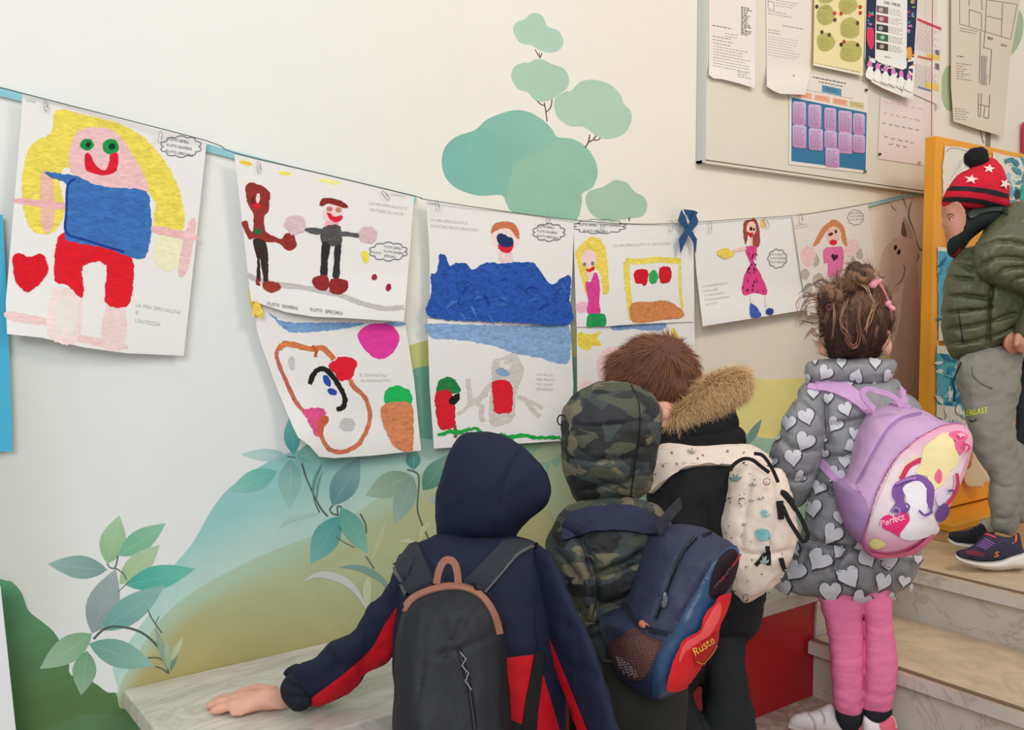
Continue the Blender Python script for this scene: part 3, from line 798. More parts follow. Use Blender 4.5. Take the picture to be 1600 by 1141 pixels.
# 2 + 3
def p3(c):
    A_(c, [(388, 456), (400, 452), (410, 476), (408, 496), (396, 490)], (240, 214, 96), 0.4, r=.8)
    A_(c, [(419, 486), (436, 500), (464, 504), (533, 504), (571, 506), (543, 513), (512, 517), (464, 520), (449, 517), (431, 502)], (124, 164, 208), 0.5)
    A_(c, [(600, 504), (631, 504), (632, 509), (613, 510)], (140, 176, 214), 0.4, r=.5)
    A_(c, [(561, 518), (578, 507), (609, 507), (624, 526), (619, 544), (604, 559), (586, 560), (568, 544), (560, 530)], (230, 62, 160), 0.25, r=.5)
    OR = (206, 118, 84)
    c.add(rough(stroke([(440, 538), (432, 552), (435, 567), (446, 593), (461, 626), (476, 645)], 6), .7, 4), (198, 104, 90), 0.5, grid=12)
    c.add(rough(stroke([(500, 665), (503, 684), (512, 700), (526, 706), (543, 704), (562, 692), (576, 664), (577, 638), (567, 617), (552, 604), (546, 590)], 7), .7, 4), OR, 0.5, grid=12)
    c.add(rough(stroke([(436, 546), (444, 538), (464, 540), (488, 546), (502, 543), (512, 550), (522, 562)], 9), 1, 4), (214, 124, 74), 0.6, grid=12)
    c.add(rough(stroke([(488, 540), (494, 548), (493, 558)], 5), .6, 4), (196, 96, 56), 0.5, grid=12)
    A_(c, [(512, 572), (524, 563), (530, 558), (545, 558), (557, 565), (554, 582), (548, 592), (530, 595), (524, 584)], (226, 30, 50), 0.25)
    c.add(rough(stroke([(484, 601), (489, 586), (500, 577), (512, 580), (524, 594), (534, 610), (539, 624), (536, 636), (526, 640)], 8), .8, 4), (34, 32, 30), 0.1, grid=12)
    A_(c, ell(511, 595, 5, 10, -25), (46, 74, 170), 0.4, r=.6, s=1); A_(c, ell(519, 612, 8, 5, 20), (46, 74, 170), 0.4, r=.6, s=1)
    A_(c, ell(456, 568, 5, 11, -8), (204, 202, 198), 0.2, r=.8, s=1); A_(c, ell(543, 664, 12, 11), (200, 200, 198), 0.2, r=1.4, s=1)
    A_(c, [(474, 641), (502, 638), (509, 647), (500, 664), (496, 684), (486, 668), (480, 655)], (222, 84, 142), 0.3, r=1.3)
    A_(c, [(494, 668), (500, 652), (512, 650), (514, 658), (506, 668), (502, 686)], (200, 96, 70), 0.4, r=.8)
    A_(c, [(601, 615), (609, 606), (624, 603), (642, 613), (642, 631), (624, 632), (602, 629)], (34, 186, 92), 0.3)
    A_(c, [(597, 636), (609, 629), (642, 631), (646, 664), (645, 703), (629, 705), (614, 695), (601, 669), (595, 648)], (218, 136, 92), 0.55)
    c.text('IL CRONATALI', (562, 588), (1, .02), (0, -1), PENCIL, 6.5); c.text('DI NONNOTTO', (564, 597), (1, 0), (0, -1), PENCIL, 6.5)
drawing('child_drawing', 'lower painting of a pink face with black eyebrow and an ice cream cone', [(388, 455), (405, 529), (431, 603), (458, 668), (466, 684), (475, 690), (484, 697), (499, 714), (522, 716), (583, 712), (658, 704), (647, 593), (639, 542), (632, 500), (600, 493), (540, 489), (447, 478)], 0.020,
        lambda x, y: 0.03*sst(600, 716, y)*sst(560, 440, x)+0.008*sst(640, 706, y), p3)
def p2(c):
    A_(c, ell(384, 255, 11, 3.6, 14), (240, 208, 84), 0.4, r=.6, s=1); A_(c, ell(445, 271, 11, 3.4, 8), (244, 232, 110), 0.3, r=.6, s=1); A_(c, ell(515, 284, 18, 3.6, 10), (244, 240, 150), 0.3, r=.6, s=1)
    c.add(rough(stroke([(387, 429), (400, 436), (439, 445), (470, 449), (503, 455), (535, 463), (566, 474), (600, 482), (631, 480)], 8), .8, 4), (196, 192, 188), 0.3, grid=12)
    BR = (150, 52, 46)
    A_(c, [(392, 285), (400, 287), (411, 291), (422, 301), (421, 315), (420, 329), (413, 338), (413, 350), (416, 362), (428, 369), (439, 373), (447, 365), (458, 365), (463, 378), (463, 386), (450, 392), (440, 384), (432, 379), (411, 378), (398, 372), (390, 374), (383, 362), (377, 348), (386, 345), (391, 360), (395, 362), (396, 345), (395, 332), (387, 319), (384, 302), (384, 291)], BR, 0.45, r=.7)
    c.add(ell(402, 322, 7, 4, 10), (222, 30, 50)); A_(c, ell(403, 310, 3, 8, 5), (240, 224, 214), r=.4, s=1); A_(c, ell(395, 312, 3, 6), (120, 40, 36), r=.3, s=1)
    A_(c, [(396, 373), (411, 375), (417, 383), (419, 408), (419, 444), (413, 445), (409, 420), (406, 402), (407, 438), (401, 436), (402, 405), (397, 388)], (58, 44, 40), 0.4, r=.6)
    A_(c, ell(403, 362, 6, 5, 30), (30, 110, 62), r=.5, s=1)
    A_(c, [(401, 434), (407, 446), (400, 444)], BR, r=.4); A_(c, [(413, 440), (434, 442), (438, 451), (424, 458), (411, 450)], (160, 58, 50), 0.4, r=.7)
    A_(c, [(499, 319), (503, 311), (512, 309), (528, 312), (540, 318), (544, 325), (530, 323), (514, 318), (503, 322)], (140, 44, 42), 0.4, r=.6)
    A_(c, ell(520, 335, 15, 15), (244, 214, 212), 0.2, r=.6, s=1); A_(c, ell(519, 350, 11, 5), (244, 176, 186), 0.3, r=.6, s=1)
    A_(c, ell(515, 327, 5, 4), (190, 128, 112), r=.4, s=1); A_(c, ell(529, 328, 5, 4), (196, 130, 112), r=.4, s=1)
    A_(c, [(510, 333), (515, 333), (523, 339), (534, 336), (534, 343), (525, 348), (515, 342)], (226, 36, 60), 0.2, r=.5)
    A_(c, [(505, 355), (532, 354), (533, 388), (524, 385), (503, 380)], (88, 84, 84), 0.6, r=.7)
    A_(c, [(472, 357), (488, 356), (504, 358), (503, 365), (490, 366), (479, 362)], (88, 88, 90), 0.5, r=.5); A_(c, [(533, 362), (548, 363), (561, 366), (561, 371), (546, 370), (533, 368)], (92, 92, 94), 0.5, r=.5)
    A_(c, [(504, 378), (516, 384), (512, 408), (511, 431), (501, 431), (502, 405)], (46, 46, 48), 0.5, r=.5); A_(c, [(523, 386), (533, 384), (531, 410), (530, 434), (520, 433), (522, 410)], (50, 50, 52), 0.5, r=.5)
    A_(c, [(489, 435), (511, 430), (513, 450), (505, 454), (492, 449)], (150, 44, 46), 0.45, r=.6); A_(c, [(518, 436), (543, 439), (541, 454), (528, 460), (515, 455)], (146, 42, 44), 0.45, r=.6)
    A_(c, ell(462, 351, 17, 16), (222, 194, 200), 0.3, r=2.2, s=1); A_(c, ell(575, 367, 15, 13), (220, 190, 194), 0.3, r=1.6, s=1)
    A_(c, [(565, 394), (575, 394), (575, 409), (569, 409)], (242, 230, 70), 0.3, r=.6); A_(c, ell(585, 433, 4.2, 5), (158, 34, 60), r=.5, s=1); A_(c, ell(607, 449, 4, 6, 12), (158, 34, 60), r=.5, s=1)
    A_(c, [(398, 474), (402, 470), (412, 490), (406, 497), (399, 490), (395, 496), (394, 484)], (238, 208, 90), 0.4, r=.8)
    c.add(stroke(cloudline(607, 393, 54, 26, 10), 1.1, 1), INK)
    ex, ey = (1, .12), (-.04, -1)
    for i, (t, dx) in enumerate((('TUTTI SIMILI', -7), ('TUTTI DIVERSI', -8), ('SPECIALI', -7))): c.text(t, (607+dx, 387+i*7), ex, ey, INK, 5)
    c.text('TUTTI', (582, 396), ex, ey, INK, 5)
    c.text('LA MIA SPECIALITA\' E\'', (577, 319), (1, .15), ey, PENCIL, 6.2); c.text('AIUTARE GLI ALTRI', (578, 329), (1, .15), ey, PENCIL, 6.2); c.text('TOMMASO', (610, 305), (1, .14), ey, PENCIL, 5)
    c.text('TUTTI  DIVERSI', (417, 477), (1, .15), ey, INK, 7.2); c.text('TUTTI  SPECIALI', (484, 486), (1, .11), ey, INK, 7.2)
drawing('child_drawing', 'painting of two figures in dark trousers, one all brown, above the ice cream painting', [(366, 239), (506, 272), (647, 306), (640, 400), (631, 502), (585, 500), (540, 497), (490, 495), (447, 488), (392, 470), (380, 360)], 0.026,
        lambda x, y: 0.004+0.014*sst(420, 500, y)*sst(360, 600, x), p2)

# 4 + 5
def p5(c):
    A_(c, [(669, 506), (755, 508), (830, 509), (888, 509), (890, 560), (878, 569), (843, 560), (801, 552), (773, 541), (713, 531), (676, 529), (668, 518)], (138, 172, 212), 0.6)
    GR = (212, 206, 200)
    A_(c, [(769, 566), (786, 558), (806, 552), (818, 577), (812, 601), (806, 620), (804, 650), (790, 664), (766, 664), (764, 630), (769, 608)], GR, 0.3)
    for p, w in (([(731, 592), (734, 616), (737, 636)], 8), ([(768, 600), (754, 618), (744, 634)], 8), ([(737, 626), (750, 622), (762, 616)], 7), ([(809, 620), (828, 628), (848, 638)], 7), ([(818, 622), (832, 640), (844, 652)], 7), ([(714, 648), (726, 640), (734, 628)], 5), ([(754, 632), (752, 648), (756, 660)], 8)):
        c.add(rough(stroke(p, w), .8, 4), GR, 0.3, grid=12)
    A_(c, ell(790, 570, 10, 8), (226, 222, 216), r=.6, s=1)
    A_(c, [(683, 614), (683, 602), (689, 592), (706, 590), (718, 605), (719, 612), (706, 616), (695, 611)], (40, 128, 70), 0.5)
    A_(c, [(680, 616), (690, 610), (703, 610), (710, 626), (711, 650), (710, 668), (687, 670), (681, 640)], (218, 30, 48), 0.3)
    A_(c, [(703, 622), (710, 618), (717, 614), (718, 624), (710, 633), (702, 630)], (30, 28, 26), r=.5)
    c.add(rough(stroke([(710, 664), (712, 676), (711, 684)], 5), .5, 3), (132, 84, 62), 0.3, grid=12)
    A_(c, [(769, 598), (790, 594), (800, 602), (801, 620), (799, 643), (786, 646), (773, 643), (770, 620)], (226, 30, 50), 0.25)
    A_(c, ell(785, 582, 11, 6, 15), (140, 172, 208), 0.4, r=1, s=1)
    for p, w in (([(684, 680), (700, 676), (720, 676), (742, 670), (756, 678), (790, 680)], 5), ([(780, 680), (800, 683), (820, 680), (840, 684), (876, 684)], 6), ([(700, 672), (716, 674), (734, 668)], 3)):
        c.add(rough(stroke(p, w), 1.4, 3), (34, 170, 70), 0.4, grid=12)
    for i, t in enumerate(('CAVALCO', 'NEL PRATO', 'MIO PAPA\'', 'BENISSIMO')): c.text(t, (838, 587+i*7.5), (1, .04), (0, -1), PENCIL, 5.6)
drawing('child_drawing', 'lower painting of a red rider on a grey horse under a light blue sky', [(668, 498), (780, 501), (891, 505), (896, 600), (893, 688), (800, 694), (678, 701), (671, 600)], 0.020, lambda x, y: 0.006*sst(620, 700, y), p5)
def p4(c):
    A_(c, ell(790, 374, 23, 19), (246, 222, 216), 0.2, r=.8, s=1)
    A_(c, [(780, 392), (798, 390), (801, 414), (782, 414)], (238, 210, 212), 0.3, r=.6)
    A_(c, [(767, 365), (769, 354), (776, 348), (794, 346), (806, 352), (811, 362), (811, 374), (804, 368), (798, 359), (787, 357), (774, 361)], (208, 122, 78), 0.4, r=.6)
    A_(c, [(778, 382), (781, 391), (794, 396), (801, 389), (802, 380), (794, 387), (784, 384)], (222, 34, 54), 0.2, r=.5)
    A_(c, [(776, 374), (779, 365), (787, 366), (794, 370), (802, 374), (800, 385), (788, 386), (780, 382)], (30, 54, 104), 0.3, r=.6)
    A_(c, [(673, 430), (677, 428), (683, 424), (686, 400), (690, 396), (697, 402), (703, 416), (712, 411), (727, 412), (738, 421), (750, 414), (762, 410), (783, 412), (801, 410), (832, 410), (841, 419), (850, 433), (862, 445), (878, 435), (892, 432), (890, 470), (889, 507), (783, 503), (672, 496), (674, 460)], (42, 86, 172), 0.8, r=1)
    for i in range(26):
        x, y = random.uniform(684, 876), random.uniform(432, 492); a = random.uniform(-1.2, 1.2); L = random.uniform(12, 26)
        c.add(stroke([(x, y), (x+L*math.cos(a)/2, y+L*math.sin(a)/2-2), (x+L*math.cos(a), y+L*math.sin(a))], random.uniform(1.5, 5), taper=True), random.choice([(34, 62, 144), (64, 108, 190), (38, 74, 160), (76, 120, 196)]), 0.4, grid=12)
    c.add(stroke(cloudline(858, 363, 46, 25, 10), 1.1, 1), INK)
    ex, ey = (1, .1), (0, -1)
    for i, t in enumerate(('TUTTI SIMILI', 'TUTTI DIVERSI', 'TUTTI SPECIALI')): c.text(t, (839, 355+i*7.5), ex, ey, INK, 4.9)
    c.text('LA MIA SPECIALITA\' E\'', (673, 345), (1, .1), ey, PENCIL, 6); c.text('NUOTARE SENZA BRACCIOLI', (673, 354), (1, .1), ey, PENCIL, 5.6); c.text('LEONE', (668, 319), (1, .1), ey, PENCIL, 5)
drawing('child_drawing', 'painting of an orange-haired swimmer behind a dark blue sea, above the horse rider', [(666, 312), (780, 329), (897, 344), (894, 430), (889, 507), (783, 503), (672, 496), (671, 400)], 0.026, lambda x, y: 0.003*math.sin(x/40), p4)

# 6 + 7
def p7(c):
    A_(c, [(956, 510), (1000, 508), (1039, 506), (1036, 515), (1012, 517), (989, 514), (961, 517)], (128, 160, 206), 0.5, r=.7)
    A_(c, [(904, 519), (920, 522), (940, 519), (932, 528), (941, 541), (926, 540), (921, 548), (904, 540)], (240, 214, 84), 0.4, r=1.2)
    A_(c, [(1048, 516), (1054, 514), (1062, 530), (1050, 532)], (240, 214, 84), 0.4, r=.8)
    A_(c, ell(958, 574, 26, 32), (244, 206, 208), 0.3, r=1.4, s=1); c.add(stroke([(970, 547), (974, 544), (978, 548), (974, 552)], 2), (60, 30, 34))
    A_(c, ell(920, 604, 16, 8), (244, 214, 214), 0.3, r=1, s=1)
drawing('child_drawing', 'lower painting with a yellow sun and pink face, mostly hidden behind children', [(901, 506), (1085, 499), (1088, 600), (1086, 690), (905, 695), (902, 620)], 0.020, lambda x, y: 0.0, p7)
def p6(c):
    A_(c, [(899, 400), (902, 390), (907, 383), (926, 370), (942, 379), (949, 402), (950, 430), (951, 457), (942, 458), (938, 429), (928, 420), (918, 440), (916, 462), (910, 440)], (240, 214, 96), 0.4)
    A_(c, ell(920, 404, 12, 14), (244, 212, 206), 0.2, r=.6, s=1); A_(c, ell(924, 430, 7, 9), (240, 214, 210), 0.2, r=.6, s=1)
    c.add(ell(913.5, 413, 2.8, 3), (126, 126, 158)); c.add(ell(926, 412, 2.8, 3.4), (126, 126, 158))
    A_(c, [(915, 420), (920, 421), (927, 416), (929, 421), (923, 425), (917, 424)], (214, 30, 50), r=.4)
    A_(c, [(901, 474), (916, 472), (918, 486), (902, 488)], (244, 188, 208), 0.3, r=.5)
    A_(c, [(915, 441), (924, 440), (928, 427), (934, 430), (938, 454), (936, 473), (938, 489), (918, 489), (919, 470), (916, 456)], (220, 66, 148), 0.4, r=.7)
    A_(c, [(919, 492), (930, 490), (945, 491), (947, 508), (932, 510), (917, 510)], (36, 156, 86), 0.4, r=.6)
    for p, w in (([(978, 408), (1000, 408), (1030, 406), (1064, 408)], 9), ([(978, 410), (982, 460), (988, 500)], 9), ([(1062, 410), (1063, 450), (1066, 482)], 4)): c.add(rough(stroke(p, w), .8, 4), (240, 220, 96), 0.4, grid=12)
    A_(c, [(992, 423), (1012, 422), (1011, 443), (1006, 447), (1002, 443), (993, 442)], (214, 26, 44), 0.3, r=.5); A_(c, ell(1021, 433, 7, 11, 8), (52, 170, 88), 0.4, r=.6, s=1)
    A_(c, [(1031, 419), (1048, 419), (1047, 440), (1032, 441)], (210, 26, 44), 0.3, r=.5)
    A_(c, [(987, 474), (1015, 472), (1043, 470), (1067, 486), (1065, 497), (1032, 500), (989, 504)], (214, 138, 84), 0.55, r=.8)
    c.add(stroke(cloudline(937, 354, 74, 20, 12), 1.0, 1), INK)
    ex, ey = (1, .02), (0, -1)
    c.text('TUTTI SIMILI   TUTTI DIVERSI', (904, 353), ex, ey, INK, 5.2); c.text('TUTTI SPECIALI', (911, 363), ex, ey, INK, 5.6)
    c.text('LA MIA SPECIALITA\' E\' UN CUORE', (958, 386), (1, -.04), ey, PENCIL, 6)
drawing('child_drawing', 'painting of a girl in a magenta dress beside a yellow window frame', [(896, 345), (990, 350), (1083, 350), (1084, 405), (1085, 503), (1000, 506), (948, 510), (901, 511), (898, 430)], 0.026, lambda x, y: 0.003*math.sin(x/30), p6)
def p8(c):
    A_(c, ell(1192, 350, 5, 8), (238, 204, 130), 0.3, r=1, s=1)
    A_(c, [(1161, 362), (1163, 346), (1172, 343), (1180, 342), (1186, 354), (1187, 383), (1177, 385), (1175, 364), (1170, 364), (1165, 384)], (160, 78, 62), 0.4, r=.5)
    A_(c, ell(1174, 357, 7.5, 11), (246, 204, 192), 0.2, r=.4, s=1); c.add([(1171, 366), (1176, 366), (1176, 385), (1172, 385)], (244, 200, 190))
    c.add(ell(1173.5, 357.5, 2.2, 3.4), (40, 26, 24)); c.add(ell(1178, 358.5, 1.6, 2.4), (40, 26, 24)); A_(c, [(1168, 362), (1172, 364), (1177, 363), (1175, 371), (1171, 370)], (212, 28, 44), r=.3)
    A_(c, [(1164, 387), (1173, 384), (1182, 386), (1182, 398), (1178, 410), (1186, 424), (1194, 440), (1199, 454), (1196, 461), (1180, 458), (1163, 462), (1159, 452), (1162, 434), (1168, 420), (1172, 411), (1167, 400)], (224, 70, 138), 0.3, r=.6)
    for i in range(34):
        y = random.uniform(388, 456); w = 7 if y < 408 else 4+(y-408)*0.3; x = 1176+random.uniform(-w, w)
        c.add(stroke([(x, y), (x+random.uniform(-1, 1), y+random.uniform(2.5, 4.5))], 1.3, 1), (54, 22, 40))
    c.add(rough(stroke([(1146, 392), (1156, 390), (1166, 388)], 5), .5, 3), (244, 206, 196), 0.2, grid=12)
    A_(c, ell(1134, 396, 13, 8), (240, 212, 92), 0.4, r=1.6, s=1)
    c.add(stroke([(1173, 462), (1175, 478)], 3, 1), (238, 222, 214)); c.add(stroke([(1196, 462), (1198, 480)], 3, 1), (238, 226, 220))
    A_(c, [(1172, 476), (1176, 475), (1184, 482), (1190, 494), (1174, 496)], (62, 92, 172), 0.5, r=.6); A_(c, ell(1203, 487, 6.2, 5.6), (48, 68, 150), 0.4, r=.5, s=1)
    c.add(stroke(cloudline(1215, 404, 27, 27, 9), 1.0, 1), (110, 108, 116))
    ex, ey = (1, -.02), (0, -1)
    for i, t in enumerate(('TUTTI SIMILI', 'TUTTI DIVERSI', 'TUTTI SPECIALI')): c.text(t, (1203+i*.5, 399+i*6), ex, ey, (110, 108, 116), 3.7)
    for i, t in enumerate(('LA MIA SPECIALITA', 'E\' BALLARE', 'E\' UNA DANZA', 'E\' UNA BALLERINA', 'IN TUTU\'')): c.text(t, (1098+i*1.2, 449+i*7), (1, -.14), ey, PENCIL, 4.6)
drawing('child_drawing', 'painting of a lady in a pink dress with black flecks', [(1083, 349), (1160, 343), (1238, 337), (1249, 410), (1260, 484), (1180, 497), (1098, 510), (1088, 425)], 0.024, lambda x, y: 0.016*sst(440, 510, y), p8)
def p9(c):
    for e in ((1274, 407, 6, 10), (1258, 429, 7, 9), (1279, 440, 9, 13), (1263, 455, 7, 13), (1343, 397, 5, 9), (1333, 405, 3.5, 8)): A_(c, ell(*e), (190, 180, 170), 0.3, r=.9, s=1)
    A_(c, ell(1263, 400, 11, 16), (240, 200, 196), 0.3, r=1.3, s=1); A_(c, ell(1331, 388, 10, 15, 20), (240, 204, 200), 0.3, r=1.3, s=1)
    A_(c, [(1270, 384), (1278, 368), (1287, 354), (1304, 343), (1318, 354), (1322, 370), (1324, 386), (1316, 378), (1312, 358), (1296, 356), (1280, 380)], (212, 140, 92), 0.4, r=.6)
    A_(c, ell(1302, 368, 11, 13), (242, 198, 186), 0.2, r=.5, s=1); c.add(ell(1298, 366, 4, 2.6, -20), (84, 44, 36)); c.add(ell(1306, 362, 2.4, 3), (110, 60, 48)); A_(c, ell(1302, 379, 6, 4.4), (222, 40, 54), r=.4, s=1)
    A_(c, [(1288, 388), (1302, 386), (1317, 387), (1318, 411), (1312, 432), (1294, 432), (1294, 412), (1287, 411)], (230, 118, 166), 0.4, r=.7)
    c.add(heart(1304, 402, 6, 10), (72, 34, 40))
    c.add(stroke(cloudline(1337, 340, 23, 22, 9), .9, 1), (150, 142, 144))
    for i, t in enumerate(('TUTTI SIMILI', 'TUTTI DIVERSI', 'TUTTI SPECIALI')): c.text(t, (1328, 335+i*5), (1, -.08), (0, -1), (150, 142, 144), 3.1)
    c.lines((1242, 352), (1, -.14), (0, 4), 2, 24, PENCIL, h=.35)
drawing('child_drawing', 'painting of a girl in a pink dress with a dark heart, nearest the horse mural', [(1238, 338), (1300, 328), (1356, 318), (1366, 400), (1378, 474), (1262, 493), (1250, 420)], 0.030, lambda x, y: 0.008*sst(440, 490, y), p9, tone=(234, 226, 216))

# cord and pale blue ribbon
M_CORD = mat_plain('cord', (96, 104, 100), rough=0.8)
M_RIB = mat_plain('pale_ribbon', (172, 216, 222), rough=0.7, var=0.08, vscale=30)
cord = [(-60, 128), (0, 137), (35, 146), (110, 165), (323, 220), (366, 239), (506, 272), (647, 306), (666, 312), (780, 329), (897, 344), (990, 350), (1060, 349), (1092, 347), (1160, 342), (1238, 337), (1300, 328), (1356, 318), (1400, 309), (1449, 301)]
def cdep(x): return 0.010 if x < 0 else 0.031
tag(tube('hanging_string', [on_y(x, y, -cdep(x)) for x, y in sm(cord, 3, closed=False)], 0.0009, M_CORD, seg=6), 'thin dark string strung along the wall carrying the paintings', 'string')
c = Canvas(papersurf(0.006)); 
rb = [(-60, 132), (0, 143), (110, 172), (230, 206), (350, 238), (506, 278), (650, 312)]
c.sheet(stroke(rb, (15, 10)), (150, 206, 216), grid=30, alpha=.1)
tag(c.build('hanging_ribbon', M_PAPER), 'pale blue ribbon behind the string at the left, above the first paintings', 'ribbon', 'pale blue ribbons on the wall')
c = Canvas(papersurf(0.006)); c.sheet(stroke([(1345, 324), (1380, 315), (1412, 307), (1449, 302)], (5, 6)), (160, 208, 212), grid=30)
tag(c.build('hanging_ribbon', M_PAPER), 'short pale blue ribbon ending at the yellow display board', 'ribbon', 'pale blue ribbons on the wall')
# paper clips
M_CLIP = mat_plain('clip_steel', (176, 178, 180), rough=0.3, metal=0.8)
def clip(px, py, ang, dep, label, L=20):
    a = math.radians(ang); s = L/20
    loc = [(2.5, 4), (2.5, -7), (0, -9.5), (-2.5, -7), (-2.5, 8), (0, 10.5), (3.6, 8), (3.6, -3)]
    P = [(px+s*(x*math.cos(a)-y*math.sin(a)), py+s*(x*math.sin(a)+y*math.cos(a))) for x, y in loc]
    o = tube('paper_clip', [on_y(x, y, -dep) for x, y in sm(P, 3, closed=False)], 0.0006, M_CLIP, seg=5)
    tag(o, label, 'paper clip', 'wire paper clips on the string')
for a in ((71, 165, -8, .029, 'paper clip at the upper left of the yellow-haired girl painting'), (250, 214, 8, .029, 'paper clip beside the speech cloud of the first painting'), (404, 261, -2, .0335, 'paper clip above the brown figure'),
          (602, 305, -38, .0335, 'slanted paper clip right of the two figures'), (683, 321, -8, .0335, 'paper clip at the left top of the sea painting'), (856, 342, 0, .0335, 'paper clip above the speech cloud of the sea painting'),
          (941, 350, 0, .0335, 'paper clip in the wide speech cloud above the magenta dress'), (1048, 353, 4, .0335, 'paper clip just left of the dark blue ribbon'), (1109, 355, 3, .029, 'paper clip right of the dark blue ribbon'), (1197, 348, -20, .029, 'paper clip above the lady in the pink dress'),
          (1251, 341, 0, .029, 'paper clip at the top left of the rightmost painting')):
    clip(a[0], a[1], a[2], a[3]+.002, a[4], 17)
# awareness ribbon
M_DB = mat_plain('dark_blue_satin', (34, 76, 124), rough=0.45, bump=0.0008, bscale=60)
S5 = (880, 310, .2716)
c = Canvas(lambda px, py, off: on_y(px, py, -(0.040+off)), 0.001)
c.sheet(crop(*S5, [(690, 62), (755, 70), (775, 80), (735, 150), (720, 120), (722, 112), (742, 108), (732, 100), (706, 98)]), (30, 66, 110), thick=.001)
c.k = 1; c.sheet(crop(*S5, [(680, 64), (658, 130), (700, 180), (745, 250), (762, 318), (770, 235), (740, 185), (712, 140), (708, 110)]), (36, 80, 130), thick=.001, off=.001)
c.sheet(crop(*S5, [(755, 70), (778, 130), (772, 150), (720, 215), (674, 320), (665, 235), (700, 182), (728, 140), (742, 105)]), (32, 74, 122), thick=.001, off=.003)
tag(c.build('awareness_ribbon', M_DB), 'dark blue looped satin ribbon pinned over the string', 'ribbon')

# pale blue sheet and white board at the left edge of the view
c = Canvas(papersurf(0.012)); c.sheet([(-70, 330), (4, 336), (12, 480), (20, 706), (-70, 704)], (74, 178, 214), thick=.001)
tag(c.build('blue_card', M_PRINT), 'bright blue card hanging on the wall at the far left', 'card')
a = on_y(0, 915, -0.05); b_ = on_y(21, 1150, -0.05)
V = [(a.x-.25, -.055, 0.0), (b_.x+.02, -.055, 0.0), (a.x, -.055, a.z), (a.x-.25, -.055, a.z+.02)]
V += [(x, -.04, z) for x, y, z in V]
o = mesh_obj('white_board', V, [(0, 1, 2, 3), (7, 6, 5, 4), (0, 4, 5, 1), (1, 5, 6, 2), (2, 6, 7, 3), (3, 7, 4, 0)], mat_plain('white_laminate', (232, 236, 236)), smooth=False)
tag(o, 'white board with a slanted edge against the painted bush at the left', 'board')
# ---------------------------------------------------------------- noticeboard and its sheets
M_NB = mat_plain('noticeboard_felt', (226, 220, 202), rough=0.8, var=0.02, vscale=5)
M_NBF = mat_plain('pale_aluminium', (200, 206, 202), rough=0.4, metal=0.2)
nb = thing('noticeboard', 'large cream noticeboard with pinned notices high on the wall', 'noticeboard')
bl = on_y(1097, 254, -.022); br = on_y(1455, 304, -.022)
nx0, nz0, nx1, nz1 = bl.x, bl.z, br.x+0.01, 2.35
box('panel', (nx0+.012, -.020, nz0+.01), (nx1, -.0015, nz1), M_NB, nb)
box('frame', (nx0, -.023, nz0), (nx0+.012, -.0015, nz1), M_NBF, nb); box('frame', (nx0, -.022, nz0), (nx1, -.0015, nz0+.006), M_NB, nb)
GREY = (120, 116, 116)
def notice(name, label, poly, col, paint, y0=0.022, curl=None, grid=None):
    c = Canvas(papersurf(y0, curl), 0.00005, dgrid=grid); c.sheet(poly, col, thick=.0004, grid=grid)
    paint(c); o = c.build(name, M_PRINT); tag(o, label, 'notice', 'sheets pinned to the noticeboard'); return o
S8 = (1090, 0, .2718)
def n1(c):
    ex, ey = (1, .19), (0, 1)
    c.lines((1158, 10), (1, .2), (0, 3), 15, 18, GREY, h=.7, gap=1, ragged=.6)
    c.lines(crop(*S8, [(85, 143)])[0], ex, (0, 1), 1, 30, (40, 40, 44), h=1.1, ragged=0)
    c.lines(crop(*S8, [(160, 190)])[0], ex, (0, 4.3), 2, 20, GREY, h=.2, ragged=.2)
    c.lines(crop(*S8, [(87, 205)])[0], ex, (0, 5.2), 3, 40, GREY, h=.18, ragged=.7)
    c.lines(crop(*S8, [(90, 262)])[0], ex, (0, 4.4), 8, 60, GREY, h=.16, ragged=.25)
    c.lines(crop(*S8, [(230, 410)])[0], ex, (0, 3.6), 3, 24, GREY, h=.2, ragged=.4)
notice('notice_sheet', 'typed white letter with curled corner, leftmost on the noticeboard', crop(*S8, [(64, -60), (335, -60), (330, 508), (240, 480), (140, 455), (90, 450), (65, 430)]), (236, 228, 222), n1, curl=lambda x, y: 0.012*sst(90, 138, y), grid=14)
def n2(c):
    ex = (1, .17)
    c.lines(crop(*S8, [(450, 0)])[0], ex, (0, 4), 3, 40, GREY, h=.2, ragged=.4)
    c.add(stroke(crop(*S8, [(405, 5), (440, 14), (440, 60), (405, 50), (405, 5)]), .8, 1), (90, 90, 90))
    c.lines(crop(*S8, [(405, 60)])[0], ex, (0, 4.2), 2, 45, GREY, h=.2, ragged=.4)
    c.lines(crop(*S8, [(490, 145)])[0], ex, (0, 2.4), 1, 32, GREY, h=.5, ragged=0)
    c.lines(crop(*S8, [(405, 168)])[0], ex, (0, 4.2), 2, 22, GREY, h=.2, ragged=.3)
    c.lines(crop(*S8, [(405, 205)])[0], ex, (0, 4.2), 8, 52, (160, 150, 150), h=.14, ragged=.3)
notice('notice_sheet', 'tall typed sheet beside the yellow poster, lower edge lifting', crop(*S8, [(393, -60), (655, -60), (650, 400), (620, 545), (480, 540), (440, 525), (398, 498)]), (234, 226, 214), n2, curl=lambda x, y: 0.02*sst(100, 146, y), grid=14)
